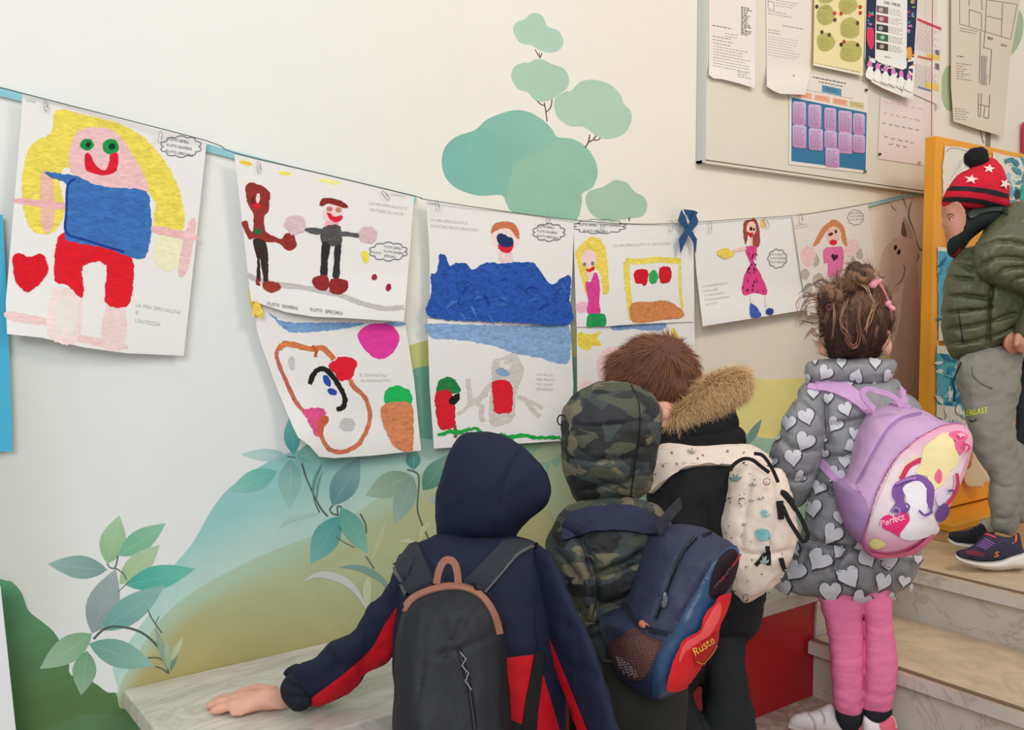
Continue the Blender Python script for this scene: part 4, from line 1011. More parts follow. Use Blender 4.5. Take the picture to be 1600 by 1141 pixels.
def n3(c):
    for cx, cy, rx, ry in ((735, 90, 56, 58), (875, 160, 58, 60), (738, 240, 56, 52), (880, 300, 62, 60), (870, 30, 56, 50), (740, -8, 50, 20)):
        b = crop(*S8, ell(cx, cy, rx, ry, 0, 10)); c.add(sm([(x+random.uniform(-1.6, 1.6), y+random.uniform(-1.6, 1.6)) for x, y in b], 3), (188, 180, 104))
        o = crop(*S8, [(cx-rx*.75, cy-ry*.35)])[0]; c.lines(o, (1, .14), (0, 3.2), 6, rx*.36, (120, 112, 60), h=.16, ragged=.5)
    for x, y, col in ((788, 76, (196, 60, 50)), (825, 78, (196, 60, 50)), (842, 240, (196, 60, 50)), (920, 258, (70, 66, 60)), (715, 184, (90, 80, 60)), (757, 200, (110, 80, 60)), (686, 38, (60, 56, 50)), (936, 40, (200, 56, 52)), (936, 74, (200, 56, 52)), (826, 256, (60, 50, 46)), (790, 114, (90, 80, 60)), (920, 132, (110, 70, 60))):
        c.add(ell(*crop(*S8, [(x, y)])[0], 2.6, 3.2), col)
    c.lines(crop(*S8, [(668, 360)])[0], (1, .2), (0, 2.6), 2, 74, (170, 130, 90), h=.3, ragged=.1)
    c.add(crop(*S8, [(665, 362), (950, 424), (950, 436), (665, 376)]), (240, 232, 214))
notice('notice_poster', 'pale yellow poster with olive cloud shapes', crop(*S8, [(672, -60), (968, -60), (950, 436), (665, 376)]), (240, 224, 168), n3, y0=.03, curl=lambda x, y: 0.006*sst(60, 118, y), grid=14)
def n4(c):
    c.add(crop(*S8, [(968, -60), (1272, -60), (1236, 560), (1180, 548), (1000, 470), (960, 330)]), (238, 234, 226))
    c.add(crop(*S8, [(972, -60), (1268, -60), (1246, 300), (1232, 470), (970, 400), (964, 330)]), (44, 50, 80))
    cols = [(226, 60, 90), (240, 170, 60), (80, 170, 160), (230, 120, 180), (90, 140, 210), (160, 200, 90)]
    for i in range(34):
        x, y = random.choice([(random.uniform(972, 1018), random.uniform(0, 340)), (random.uniform(1206, 1244), random.uniform(0, 400))])
        p = crop(*S8, [(x, y)])[0]
        if i % 3: c.add(ell(*p, random.uniform(1, 2.6), random.uniform(1.2, 4), random.uniform(0, 90), 8), random.choice(cols))
        else: c.add(stroke([p, (p[0]+random.uniform(-4, 4), p[1]+random.uniform(-5, 5))], .8, 1), (230, 230, 230))
    c.add(crop(*S8, sm([(975, 170), (1010, 165), (1012, 260), (995, 284), (975, 240)], 3)), (226, 60, 92)); c.add(crop(*S8, sm([(1203, 280), (1230, 275), (1228, 340), (1203, 330)], 3)), (238, 168, 70))
    c.add(crop(*S8, sm([(1030, -60), (1206, -60), (1204, 150), (1200, 390), (1180, 402), (1040, 358), (1020, 340), (1022, 150)], 1)), (240, 238, 232))
    for i, cc in enumerate(((120, 100, 104), (150, 70, 90), (60, 60, 66), (50, 110, 70), (70, 60, 44))):
        y = 30+i*53; c.add(crop(*S8, [(1028, y), (1096, y+12), (1096, y+52), (1028, y+40)]), cc)
        c.add(crop(*S8, ell(1060+random.uniform(-12, 12), y+26, 14, 13, 0, 8)), mixc(cc, (240, 240, 240), .6))
        c.lines(crop(*S8, [(1102, y+18)])[0], (1, .2), (0, 2.7), 4, 22, GREY, h=.22, ragged=.4)
    c.text('DEL MESE', crop(*S8, [(1072, 20)])[0], (1, .2), (0, -1), (40, 40, 50), 6.0)
    c.text('vieni a...', crop(*S8, [(1072, 328)])[0], (1, .2), (0, -1), (80, 70, 70), 4)
    for i in range(6):
        x = 990+i*45; y = 372+i*14
        c.add(crop(*S8, ell(x, y, 13, 24)), (222, 130, 190)); c.add(crop(*S8, sm([(x-22, y+70), (x-16, y+26), (x, y+10), (x+16, y+26), (x+20, y+86)], 3)), (240, 238, 232))
    c.lines(crop(*S8, [(1050, 470)])[0], (1, .25), (0, 3), 2, 30, GREY, h=.2, ragged=.3); c.add(stroke(crop(*S8, [(1165, 495), (1176, 528), (1186, 492)]), 1, 1), (60, 60, 60))
notice('notice_poster', 'dark blue patterned poster with a white text panel and curling lower edge', crop(*S8, [(968, -60), (1272, -60), (1252, 300), (1238, 571), (1180, 556), (1060, 505), (1000, 472), (960, 330)]), (236, 232, 224), n4, y0=.028, curl=lambda x, y: 0.02*sst(90, 155, y), grid=14)
def n5(c):
    ex = (1, .2)
    c.add(crop(*S8, [(1252, 98), (1402, 160), (1400, 176), (1250, 114)]), (208, 70, 84))
    c.lines(crop(*S8, [(1256, 130)])[0], (1, .24), (0, 2.7), 16, 36, (170, 130, 130), h=.26, ragged=.3)
    c.lines(crop(*S8, [(1250, 370)])[0], (1, .2), (0, 2.7), 14, 36, (160, 150, 150), h=.26, ragged=.3)
    c.add(crop(*S8, [(1320, 306), (1392, 322), (1390, 350), (1320, 334)]), (232, 200, 90)); c.add(crop(*S8, [(1266, 318), (1345, 336), (1345, 350), (1266, 332)]), (206, 120, 80))
    c.add(crop(*S8, [(1312, 466), (1388, 486), (1388, 526), (1310, 505)]), (232, 204, 96))
    c.add(crop(*S8, [(1366, 285), (1390, 290), (1390, 320), (1366, 312)]), (120, 116, 116)); c.add(crop(*S8, [(1366, 362), (1390, 368), (1390, 404), (1366, 396)]), (120, 116, 116))
    c.add(crop(*S8, [(1268, 496), (1344, 518), (1344, 528), (1268, 506)]), (110, 130, 170))
notice('notice_sheet', 'text sheet with a red heading bar and yellow highlights, rightmost on the noticeboard', crop(*S8, [(1242, 70), (1404, 140), (1402, 612), (1240, 540)]), (234, 222, 212), n5, y0=.0235)
S6c = (1220, 100, .15779)
def n6(c):
    def q(p): return crop(*S6c, p)
    c.add(q([(108, 332), (852, 482), (840, 1056), (104, 962)]), (56, 122, 160))
    c.add(q([(408, 206), (600, 248), (600, 318), (406, 276)]), (88, 146, 180))
    for x0, x1, col in ((145, 310, (238, 178, 150)), (334, 486, (238, 178, 150)), (516, 660, (236, 176, 146)), (680, 822, (206, 204, 140))):
        s = lambda x: (x-145)*.185
        c.add(q([(x0, 264+s(x0)), (x1, 264+s(x1)), (x1, 322+s(x1)), (x0, 322+s(x0))]), col)
        c.lines(q([(x0+20, 284+s(x0))])[0], (1, .19), (0, 2.6), 2, (x1-x0)*.13, (196, 110, 90), h=.3)
    c.lines(q([(318, 124)])[0], (1, .2), (0, 1), 1, 52, (70, 70, 76), h=1.5, ragged=0); c.lines(q([(380, 172)])[0], (1, .2), (0, 1), 1, 38, (80, 80, 84), h=1.3, ragged=0)
    c.lines(q([(230, 250)])[0], (1, .19), (0, 1), 1, 78, (120, 116, 116), h=.5, ragged=0)
    c.lines(q([(440, 232)])[0], (1, .2), (0, 3), 2, 22, (40, 80, 120), h=.3)
    for x, y, w, h in ((118, 368, 132, 232), (272, 396, 130, 232), (432, 430, 116, 226), (570, 458, 134, 222), (716, 486, 116, 208), (116, 600, 136, 226), (276, 632, 142, 216), (432, 654, 124, 184), (568, 672, 140, 210), (714, 696, 120, 178), (442, 828, 138, 186)):
        r = 16; P = [(x+r, y), (x+w-r, y), (x+w, y+r), (x+w, y+h-r), (x+w-r, y+h), (x+r, y+h), (x, y+h-r), (x, y+r)]
        P = q([(a, b+(a-x)*.09) for a, b in P]); y0 = P[0][1]
        c.add(P, vgrad(y0, (214, 190, 224), y0+h*.158, (196, 144, 184)), grid=10)
        c.lines(q([(x+12, y+26)])[0], (1, .1), (0, 2.2), int(h*.158/2.6), (w-26)*.158, (120, 84, 130), h=.28, ragged=.35)
notice('notice_chart', 'printed chart of purple boxes on a blue field', [(1233.5, 110), (1356, 129), (1354.5, 271), (1232.5, 257)], (238, 226, 216), n6)
def n7(c):
    for y, col, x0, w in ((584, (214, 130, 140), 1070, 62), (650, (200, 120, 124), 1068, 56), (706, (120, 106, 112), 1062, 60), (786, (110, 96, 110), 1072, 48), (826, (110, 96, 110), 1100, 26)):
        p = crop(*S8, [(x0, y)])[0]
        x = 0
        while x < w:
            L = random.uniform(5, 9); a = (p[0]+x, p[1]+x*.2)
            c.add(stroke([(a[0]+i*1.2, a[1]+i*.24+random.uniform(-1.6, 1.6)) for i in range(int(L/1.2)+1)], .7, 1), col); x += L+3.5
notice('notice_sheet', 'handwritten sheet in coloured pens, lowest at the right of the noticeboard', crop(*S8, [(1050, 560), (1330, 602), (1300, 952), (1035, 912)]), (236, 220, 212), n7)
# drawing pins
for i, (px, py, col, lab) in enumerate(((1238, 119, (170, 170, 90), 'yellow drawing pin at the upper corner of the purple chart'), (1351, 268, (70, 120, 70), 'green drawing pin at the lower right corner of the purple chart'), (1353, 141, (60, 66, 56), 'dark drawing pin on bare board below the yellow poster'),
                                   (1374, 241, (50, 54, 50), 'dark drawing pin at the lower left of the handwritten sheet'), (1436, 254, (190, 180, 110), 'pale yellow drawing pin at the lower right of the handwritten sheet'))):
    p = on_y(px, py, -.025)
    V = []; Fc = []
    for k in range(4):
        r = (.0045, .0045, .0028, .0008)[k]; y = (0, -.002, -.006, -.0075)[k]
        V += [(p.x+r*math.cos(a), p.y+y, p.z+r*math.sin(a)) for a in [math.pi*2*j/10 for j in range(10)]]
    for k in range(3):
        for j in range(10): Fc.append((k*10+j, k*10+(j+1) % 10, (k+1)*10+(j+1) % 10, (k+1)*10+j))
    Fc.append(tuple(range(30, 40)))
    tag(mesh_obj('drawing_pin', V, Fc, mat_plain('pin_plastic', col, rough=.4)), lab, 'drawing pin', 'pins in the noticeboard')
# red cord
M_RC = mat_plain('red_cord', (196, 30, 56), rough=0.7)
tag(tube('hanging_string', [on_y(x, y, -.05) for x, y in ((1458, -60), (1457, 0), (1456, 100), (1455.5, 200), (1454.5, 303), (1455, 330))], .0014, M_RC, seg=6), 'thin red cord hanging down the right end of the noticeboard', 'cord')
# floor plan
c = Canvas(papersurf(.012, lambda x, y: .012*sst(150, 215, y)), .00006, dgrid=16)
S9 = (1430, 0, .2279)
c.sheet(crop(*S9, [(246, -200), (740, -200), (715, 60), (650, 400), (605, 936), (440, 890), (262, 832), (245, 600)]), (226, 212, 190), thick=.0005, grid=16)
WLL = (132, 124, 112)
for a, b in (((305, -20), (305, 170)), ((305, 165), (655, 270)), ((655, 270), (700, 30)), ((700, 30), (500, 0)), ((370, 65), (370, 180)), ((370, 65), (455, 92)), ((455, 92), (455, 205)), ((490, 110), (600, 135)), ((600, 20), (590, 250)), ((490, 0), (480, 215)), ((455, -20), (460, 70)), ((370, -20), (370, 40)), ((448, 215), (440, 570)),
             ((480, 215), (470, 330)), ((470, 325), (525, 340)), ((525, 340), (510, 580)), ((435, 640), (433, 795)), ((512, 650), (504, 810)), ((433, 715), (505, 730)), ((433, 795), (455, 800)), ((470, 805), (504, 812)), ((455, 640), (448, 790)), ((480, 730), (470, 800))):
    c.add(stroke(crop(*S9, [a, b]), 1.0, 1), WLL)
c.lines(crop(*S9, [(290, 380)])[0], (1, .16), (0, 1), 1, 10, (110, 104, 100), h=1.3, ragged=0)
c.lines(crop(*S9, [(285, 430)])[0], (1, .14), (0, 4), 7, 24, (150, 142, 136), h=.2, ragged=.6)
c.lines(crop(*S9, [(270, 740)])[0], (1, .12), (0, 4), 5, 26, (160, 150, 142), h=.2, ragged=.5); c.lines(crop(*S9, [(310, 190)])[0], (1, .2), (0, 4), 2, 30, (150, 140, 130), h=.2)
c.lines(crop(*S9, [(500, 250)])[0], (1, .2), (0, 4), 1, 9, (150, 140, 130), h=1); c.lines(crop(*S9, [(590, 300)])[0], (1, .2), (0, 1), 1, 10, (150, 140, 130), h=3)
for y in range(380, 570, 40): c.lines(crop(*S9, [(455, y)])[0], (1, .1), (0, 4), 1, 10, (180, 170, 158), h=2.2)
tag(c.build('floor_plan', M_PRINT), 'large beige building floor plan curling away from the wall', 'floor plan')
c = Canvas(papersurf(.012)); c.sheet([(1597, 191), (1640, 198), (1640, 246), (1596.5, 238)], (206, 40, 70), thick=.0006)
tag(c.build('red_card', M_PRINT), 'bright red card at the right edge of the view', 'card')
# dark blue strip of paper between the poster and text sheet
# ---------------------------------------------------------------- yellow display board standing on the landing
M_YEL = mat_plain('yellow_painted_wood', (236, 160, 40), rough=0.5, var=0.06, vscale=6)
M_ORG = mat_plain('orange_edge', (222, 128, 36), rough=0.5)
YB = -.215
tl = on_y(1463, 212, YB); x0 = tl.x; zt = tl.z; x1 = 4.3
yb = thing('display_board', 'yellow wooden display board standing on the stair landing', 'display board')
fw = .05
box('side_post', (x0, YB, ZP), (x0+fw, YB+.035, zt), M_YEL, yb, .002)
box('top_rail', (x0+fw, YB+.001, zt-.05), (x1, YB+.034, zt), M_YEL, yb, .002)
o = box('back_panel', (x0+fw, YB+.014, .42), (x1, YB+.022, zt-.05), mat_plain('yellow_panel', (232, 152, 44), rough=.6), yb)
box('lower_rail', (x0+fw, YB+.004, .47), (x1, YB+.03, .62), M_YEL, yb, .002)
box('middle_rail', (x0+fw, YB+.004, .93), (x1, YB+.03, .955), M_YEL, yb, .002)
box('bottom_board', (x0+fw, YB+.004, .325), (x0+.55, YB+.03, .47), M_YEL, yb, .002)
box('foot', (x0-.06, -.33, ZP), (x0+.50, -.10, ZP+.022), M_YEL, yb, .003)
box('foot', (x0+1.1, -.33, ZP), (x0+1.5, -.10, ZP+.022), M_YEL, yb, .003)
print('YB', x0, zt, to_px((x0, YB, ZP)))
def ysurf(px, py, off): return on_y(px, py, YB-.004-off)
def ydraw(label, poly, paint, col=(226, 220, 206), y=0.0):
    c = Canvas(lambda px, py, off: on_y(px, py, YB-.003-y-off), .0001); c.sheet(rough(poly, .8, 8), col, thick=.0005, grid=20, alpha=.1); paint(c)
    o = c.build('child_painting', M_PAPER); tag(o, label, 'painting', 'paintings on the yellow board'); return o
def blues(c, x0, y0, x1, y1, n, cols=((86, 168, 190), (60, 140, 176), (120, 190, 200), (48, 110, 150), (220, 226, 220))):
    for i in range(n):
        x, y = random.uniform(x0, x1), random.uniform(y0, y1); a = random.uniform(0, 3.14); L = random.uniform(8, 22)
        c.add(rough(stroke([(x-L*math.cos(a)/2, y-L*math.sin(a)/2), (x+2, y), (x+L*math.cos(a)/2, y+L*math.sin(a)/2)], random.uniform(4, 9), taper=True), .7, 3), random.choice(cols), .5, grid=12)
def y1(c):
    c.add(stroke([(1479, 238), (1485, 232), (1500, 233), (1520, 240), (1540, 246)], 1, 3), (120, 120, 128))
    for i in range(3): c.lines((1485+i*7, 282-i*10), (.4, -1), (0, 1), 1, 22, (80, 90, 90), h=1.2, ragged=0)
ydraw('white sheet with pencil writing behind the knitted hat', [(1476, 228), (1510, 232), (1546, 240), (1544, 345), (1474, 340), (1473, 260)], y1)
def y2(c):
    blues(c, 1572, 250, 1636, 345, 34, ((150, 196, 204), (110, 170, 186), (200, 212, 206), (84, 150, 160)))
    c.add(rough(stroke([(1570, 252), (1582, 250), (1592, 258)], 7), 1, 3), (70, 140, 160), .5); c.add([(1597, 288), (1640, 292), (1640, 316), (1594, 312)], (40, 184, 152)); c.add(ell(1590, 304, 4, 8), (60, 70, 80))
ydraw('blue and green brushed painting right of the knitted hat', [(1552, 238), (1640, 256), (1640, 350), (1550, 345)], y2)
def y3(c): c.add([(1466, 392), (1500, 396), (1500, 470), (1472, 480), (1466, 520)], (86, 168, 196), .4, grid=20); blues(c, 1468, 396, 1500, 520, 14)
ydraw('blue painting behind the green quilted jacket', [(1465, 386), (1560, 396), (1560, 534), (1467, 532)], y3)
def y4(c):
    c.add([(1463, 552), (1520, 556), (1520, 640), (1464, 632)], (92, 176, 186), .4, grid=20); blues(c, 1466, 556, 1516, 640, 34)
    blues(c, 1470, 640, 1512, 668, 14, ((200, 214, 214), (140, 180, 196), (226, 224, 218)))
ydraw('turquoise and blue painting above the pink rucksack', [(1464, 540), (1540, 544), (1540, 676), (1500, 672), (1463, 650)], y4)
# pale fabric figure hanging on the board
# ---------------------------------------------------------------- hair, fur, small sewn things
M_HAIR = mat_paint('hair', rough=0.5, amount=0.3, scale=80)
M_SKIN = mat_plain('skin', (226, 168, 146), rough=0.55, var=0.05, vscale=40, spec=0.35)
def strands(name, src, n, flow, length, lift, width, colf, parent, seg=3, curl=0.004, keep=None, mat=None):
    me = src.data; nv = len(me.vertices)
    V, Fc, Cc = [], [], []; cnt = 0; tries = 0
    while cnt < n and tries < n*6:
        tries += 1
        v = me.vertices[random.randrange(nv)]; p = v.co.copy(); nn = v.normal.copy()
        if keep and not keep(p, nn): continue
        f = flow(p, nn); t = f-nn*f.dot(nn)
        if t.length < 1e-6: t = nn.orthogonal()
        t.normalize(); L = length*random.uniform(0.6, 1.3); d = (t+nn*lift*random.uniform(.4, 1.6)).normalized()
        q = p-nn*0.002; c = colf(p, nn, 0); w = width*random.uniform(.6, 1.3); side = d.cross(nn).normalized()
        off = Vector((random.uniform(-1, 1), random.uniform(-1, 1), random.uniform(-1, 1)))*curl
        b = len(V)
        for k in range(seg+1):
            s = k/seg; pos = q+d*(L*s)+off*s*s-nn*(lift*L*0.45*s*s)
            ww = w*(1-s*0.85)
            V.append(pos-side*ww/2); V.append(pos+nn*ww*.5); V.append(pos+side*ww/2)
            cc = mixc(c, colf(p, nn, 1), s)
            Cc += [(*lin(cc), .3)]*3
        for k in range(seg):
            a = b+k*3
            Fc += [(a, a+3, a+4, a+1), (a+1, a+4, a+5, a+2)]
        cnt += 1
    return mesh_obj(name, V, Fc, mat or M_HAIR, parent, Cc)
def pxflow(fx, fy):
    return lambda p, n: RT*fx-UP*fy
def toward(px, py, Z, sign=1.0):
    T = pt(px, py, Z)
    return lambda p, n: (T-p)*sign
def strap(name, keys, poly, mat, parent, th=0.004, grid=7, col=(0, 0, 0), drop=0.11):
    c = Canvas(draped(keys), 0.0005); c.sheet(poly, col, thick=th+0.002, grid=grid, off=th, drop=drop)
    return c.build(name, mat, parent)
def seam(keys, paths, mat, parent, name='seam', w=1.6, col=(10, 10, 12)):
    c = Canvas(draped(keys), 0.0002)
    for p in paths:
        c.k += 1; c.add(stroke(p, w, 3 if len(p) > 2 else 1), col, grid=6, off=0.0009, drop=.03)
    return c.build(name, mat, parent)
def shoe(name, heel, toe, w, hgt, parent, upper, sole_m, up=None):
    """low trainer from heel point to toe point (world, on the ground)"""
    heel, toe = Vector(heel), Vector(toe); d = toe-heel; L = d.length; d.normalize(); s = d.cross(Vector((0, 0, 1))).normalized()
    root = up
    def prof(h0, h1, sc, nm, m):
        V, Fc = [], []; n = 20; rows = 5
        for r in range(rows+1):
            t = r/rows
            for k in range(n):
                a = 2*math.pi*k/n; x = math.cos(a); y = math.sin(a)
                along = L*0.5+L*0.5*x*sc; wide = w/2*y*sc*(0.86+0.14*math.cos(a-0.2))*(1.0 if x > 0 else .88)
                topz = h1 if not callable(h1) else h1(along/L)
                z = h0+(topz-h0)*t; shrink = 1-0.28*(t**2) if callable(h1) else 1-.03*t
                V.append(heel+d*(L*.5+(along-L*.5)*(1-(1-shrink)*.5))+s*(wide*shrink)+Vector((0, 0, z)))
            if r: Fc += [((r-1)*n+k, (r-1)*n+(k+1) % n, r*n+(k+1) % n, r*n+k) for k in range(n)]
        Fc.append(tuple(range(n))[::-1]); Fc.append(tuple(rows*n+k for k in range(n)))
        o = mesh_obj(nm, V, Fc, m, parent); md = o.modifiers.new('s', 'SUBSURF'); md.levels = md.render_levels = 1
        return o
    o = prof(0.018, lambda u: 0.03+hgt*(1-sst(.35, 1.0, u))*0.95+.006, 0.95, name, upper)
    b = prof(0.0, 0.024, 1.0, 'sole', sole_m); b.parent = o
    return o
WRAP = []
_vol = volume
def volume(name, prims, mat, parent=None, **kw):
    if name in ('jacket', 'sleeve', 'hood', 'trousers', 'shoe', 'coat', 'hair', 'cuff', 'collar', 'hat', 'sock', 'leggings', 'scarf', 'hair_bun', 'neck_warmer'): WRAP.extend((p, .012) for p in prims)
    return _vol(name, prims, mat, parent, **kw)
M_NAVY = mat_plain('navy_softshell', (31, 37, 58), rough=0.75, bump=0.006, bscale=9, stretch=(1, 1, .6), spec=.2, var=.08)
M_NAVYCUFF = mat_plain('navy_cuff', (16, 24, 38), rough=0.8, bump=0.004, bscale=70, stretch=(2, 2, .5))
M_DECO = mat_paint('sewn_panels', rough=0.7, amount=0.2, scale=20)
M_BLKBAG = mat_plain('black_nylon', (25, 28, 34), rough=0.6, bump=0.004, bscale=7, stretch=(2, 2, .5), var=.06)
M_STRAP = mat_plain('charcoal_strap', (42, 46, 54), rough=0.8)
M_TAN = mat_plain('tan_trim', (160, 108, 88), rough=0.7)
M_DARKTR = mat_plain('dark_trousers', (26, 28, 34), rough=0.85, bump=0.005, bscale=14)
M_STEEL = mat_plain('zip_metal', (120, 124, 130), rough=0.35, metal=.8)
M_BLACKW = mat_plain('black_webbing', (22, 22, 24), rough=.85)
M_SOLE = mat_plain('white_sole', (226, 220, 212), rough=.6)
M_DSHOE = mat_plain('dark_shoe', (34, 36, 46), rough=.7)
FZ = 0.0
def floor_pt(px, Z, z=0.0):
    p = pt(px, 600, Z); return Vector((p.x, p.y, z))

# ================================================================ 1 kneeling boy in navy and red
WRAP.clear(); P = thing('person', 'child kneeling in a navy and red hooded jacket, one hand flat on the marble', 'person', 'children looking at the wall')
zb = ZB+.008
def B_(x, y, dz=0.0): return on_z(x, y, zb+dz)
kn = [B_(374, 1088, .012), B_(367, 1094, .012), B_(366, 1102, .010), B_(374, 1110, .006)]
md_ = [B_(350, 1092, .006), B_(344, 1098, .006), B_(346, 1107, .004), B_(358, 1117, .002)]
tp = [B_(334, 1097), B_(327, 1103), B_(331, 1112), B_(345, 1121)]
wr = B_(446, 1090, .016); pl = B_(420, 1092, .012)
prims = [Ell((755, 765, 1.60), (.072, .090, .085)), Cap((752, 790, 1.60), .04, (750, 850, 1.56), .045),
         Cap((700, 900, 1.52), .07, (790, 900, 1.52), .07), Cap((745, 920, 1.52), .095, (750, 1180, 1.47), .085),
         Cap((650, 905, 1.52), .04, (560, 1010, 1.54), .032), Cap((560, 1010, 1.54), .032, wr, .019),
         Cap((855, 900, 1.50), .04, (905, 1060, 1.47), .033), Cap((905, 1060, 1.47), .033, (900, 1200, 1.36), .025)]
prims += [Cap(wr, .018, pl, .019)] + [Cap(pl, .014, k, .0095) for k in kn]
for a, b, c_, r in zip(kn, md_, tp, (.0078, .0082, .0078, .0068)): prims += [Cap(a, r*1.05, b, r*.95), Cap(b, r*.95, c_, r*.8)]
prims += [Cap(B_(426, 1082, .012), .012, B_(400, 1077, .008), .009), Cap(B_(400, 1077, .008), .009, B_(378, 1080, .002), .007)]
# nose and ears of the hidden face
prims += [Ell((812, 775, 1.63), (.012, .016, .014)), Ell((760, 780, 1.52), (.014, .022, .012))]
kneeL, kneeR = floor_pt(720, 1.52, .05), floor_pt(800, 1.50, .05)
footL, footR = floor_pt(700, 1.28, .045), floor_pt(800, 1.27, .045)
for kx, ft, hx in ((kneeL, footL, 715), (kneeR, footR, 790)):
    prims += [Cap(pt(hx, 1150, 1.49), .065, kx, .045), Cap(kx, .042, ft, .03)]
BODYP = list(prims)
torso = Inflate([(640, 862), (665, 846), (692, 836), (745, 842), (800, 840), (850, 857), (872, 900), (882, 980), (886, 1060), (884, 1150), (870, 1225), (640, 1225), (622, 1120), (614, 1000), (618, 900)], [(750, 850, 1.55), (750, 1200, 1.49)], .095, k=.9,
                grooves=[[(838, 1020), (790, 1026), (700, 1030)]], gdepth=.06)
volume('jacket', [torso], M_NAVY, P, h=.005, smooth=4, wrinkle=.006, wscale=9, key='nj')
lsl = [(650, 872), (625, 884), (613, 892), (604, 916), (595, 934), (581, 944), (566, 962), (558, 982), (543, 995), (524, 1001), (507, 1014), (492, 1029), (476, 1035), (466, 1042), (456, 1062), (462, 1084), (474, 1100), (490, 1101), (507, 1099), (524, 1094), (544, 1082), (561, 1067), (576, 1051), (593, 1042), (611, 1029), (634, 990), (655, 940), (665, 900)]
volume('sleeve', [Inflate(lsl, [(640, 900, 1.52), (560, 1010, 1.55), (460, 1080, 1.56)], .055, grooves=[[(600, 930), (622, 960)], [(558, 985), (580, 1010), (596, 1016)], [(505, 1018), (530, 1040)]], gdepth=.2, gwidth=7)], M_NAVY, P, h=.004, smooth=3, wrinkle=.005, wscale=16, key='nl')
cuff = [(474, 1036), (462, 1042), (447, 1058), (438, 1072), (439, 1088), (446, 1100), (454, 1108), (462, 1112), (476, 1110), (488, 1098), (484, 1080), (482, 1055)]
volume('cuff', [Inflate(cuff, 1.55, .028, grooves=[[(452, 1052), (480, 1062)], [(444, 1068), (484, 1078)], [(444, 1086), (480, 1092)]], gdepth=.3, gwidth=3)], M_NAVYCUFF, P, h=.003, smooth=2)
volume('cuff_tab', [Inflate([(442, 1049), (464, 1036), (472, 1044), (450, 1060)], 1.565, .01)], M_NAVYCUFF, P, h=.003, smooth=2)
rsl = [(820, 868), (838, 856), (858, 862), (876, 900), (895, 942), (915, 980), (935, 1024), (951, 1081), (965, 1130), (978, 1200), (920, 1215), (900, 1130), (872, 1062), (851, 989), (834, 934), (822, 895)]
volume('sleeve', [Inflate(rsl, [(850, 900, 1.50), (880, 1000, 1.46), (940, 1180, 1.38)], .055, grooves=[[(850, 960), (900, 985)], [(880, 1040), (930, 1056)]], gdepth=.15, gwidth=8)], M_NAVY, P, h=.004, smooth=3, wrinkle=.004, wscale=14, key='nr')
hood = [(727, 676), (705, 700), (694, 730), (683, 766), (680, 793), (684, 820), (690, 842), (726, 850), (770, 852), (800, 846), (810, 830), (824, 814), (845, 797), (858, 783), (862, 762), (853, 738), (833, 714), (807, 692), (778, 680), (750, 676)]
volume('hood', [Inflate(hood, 1.58, .105, k=.95, grooves=[[(822, 700), (792, 740), (776, 790), (762, 850)], [(690, 842), (730, 846), (800, 842)]], gdepth=.07, gwidth=3)], M_NAVY, P, h=.004, smooth=4, wrinkle=.004, wscale=10, key='nh')
volume('trousers', [Cap(pt(hx, 1130, 1.50), .085, kx+Vector((0, 0, .012)), .06) for hx, kx in ((715, kneeL), (790, kneeR))]+[Cap(kx+Vector((0, 0, .012)), .056, ft+Vector((0, 0, .006)), .04) for kx, ft in ((kneeL, footL), (kneeR, footR))], M_DARKTR, P, h=.006, smooth=2)
for ft in (footL, footR): volume('shoe', [Cap(ft+Vector((0, .0, .005)), .042, Vector((ft.x-.06, ft.y-.09, .04)), .036)], M_DSHOE, P, h=.005, smooth=2)
RED = (214, 20, 38)
decal('red_panel', ['nl'], [(sm([(626, 942), (603, 973), (593, 990), (583, 1010), (561, 1032), (532, 1057), (502, 1079), (484, 1093), (488, 1103), (510, 1103), (528, 1098), (548, 1086), (565, 1070), (580, 1054), (597, 1045), (616, 1032), (640, 990), (640, 955)], 2), RED, .2)], M_DECO, P)
decal('red_panel', ['nj'], [([(780, 1029), (838, 1023), (842, 1040), (850, 1060), (900, 1230), (780, 1230)], (196, 16, 32), .3)], M_DECO, P)
decal('red_panel', ['nr'], [(sm([(834, 930), (845, 955), (858, 993), (877, 1039), (898, 1090), (918, 1141), (938, 1200), (880, 1212), (850, 1120), (834, 1040), (828, 980)], 2), RED, .2)], M_DECO, P)
seam(['nh'], [[(815, 697), (802, 715), (790, 745), (780, 790), (770, 845)]], M_NAVYCUFF, P, w=1.2)
seam(['nj'], [[(838, 1021), (800, 1027), (780, 1028)], [(838, 930), (836, 975), (840, 1020)]], M_NAVYCUFF, P, w=3)

volume('body', BODYP, M_SKIN, P, h=.0032, k=.006, smooth=2, wrap=WRAP+[(Ell((388, 1097, 1.60), (.085, .04, .06)), 0)])
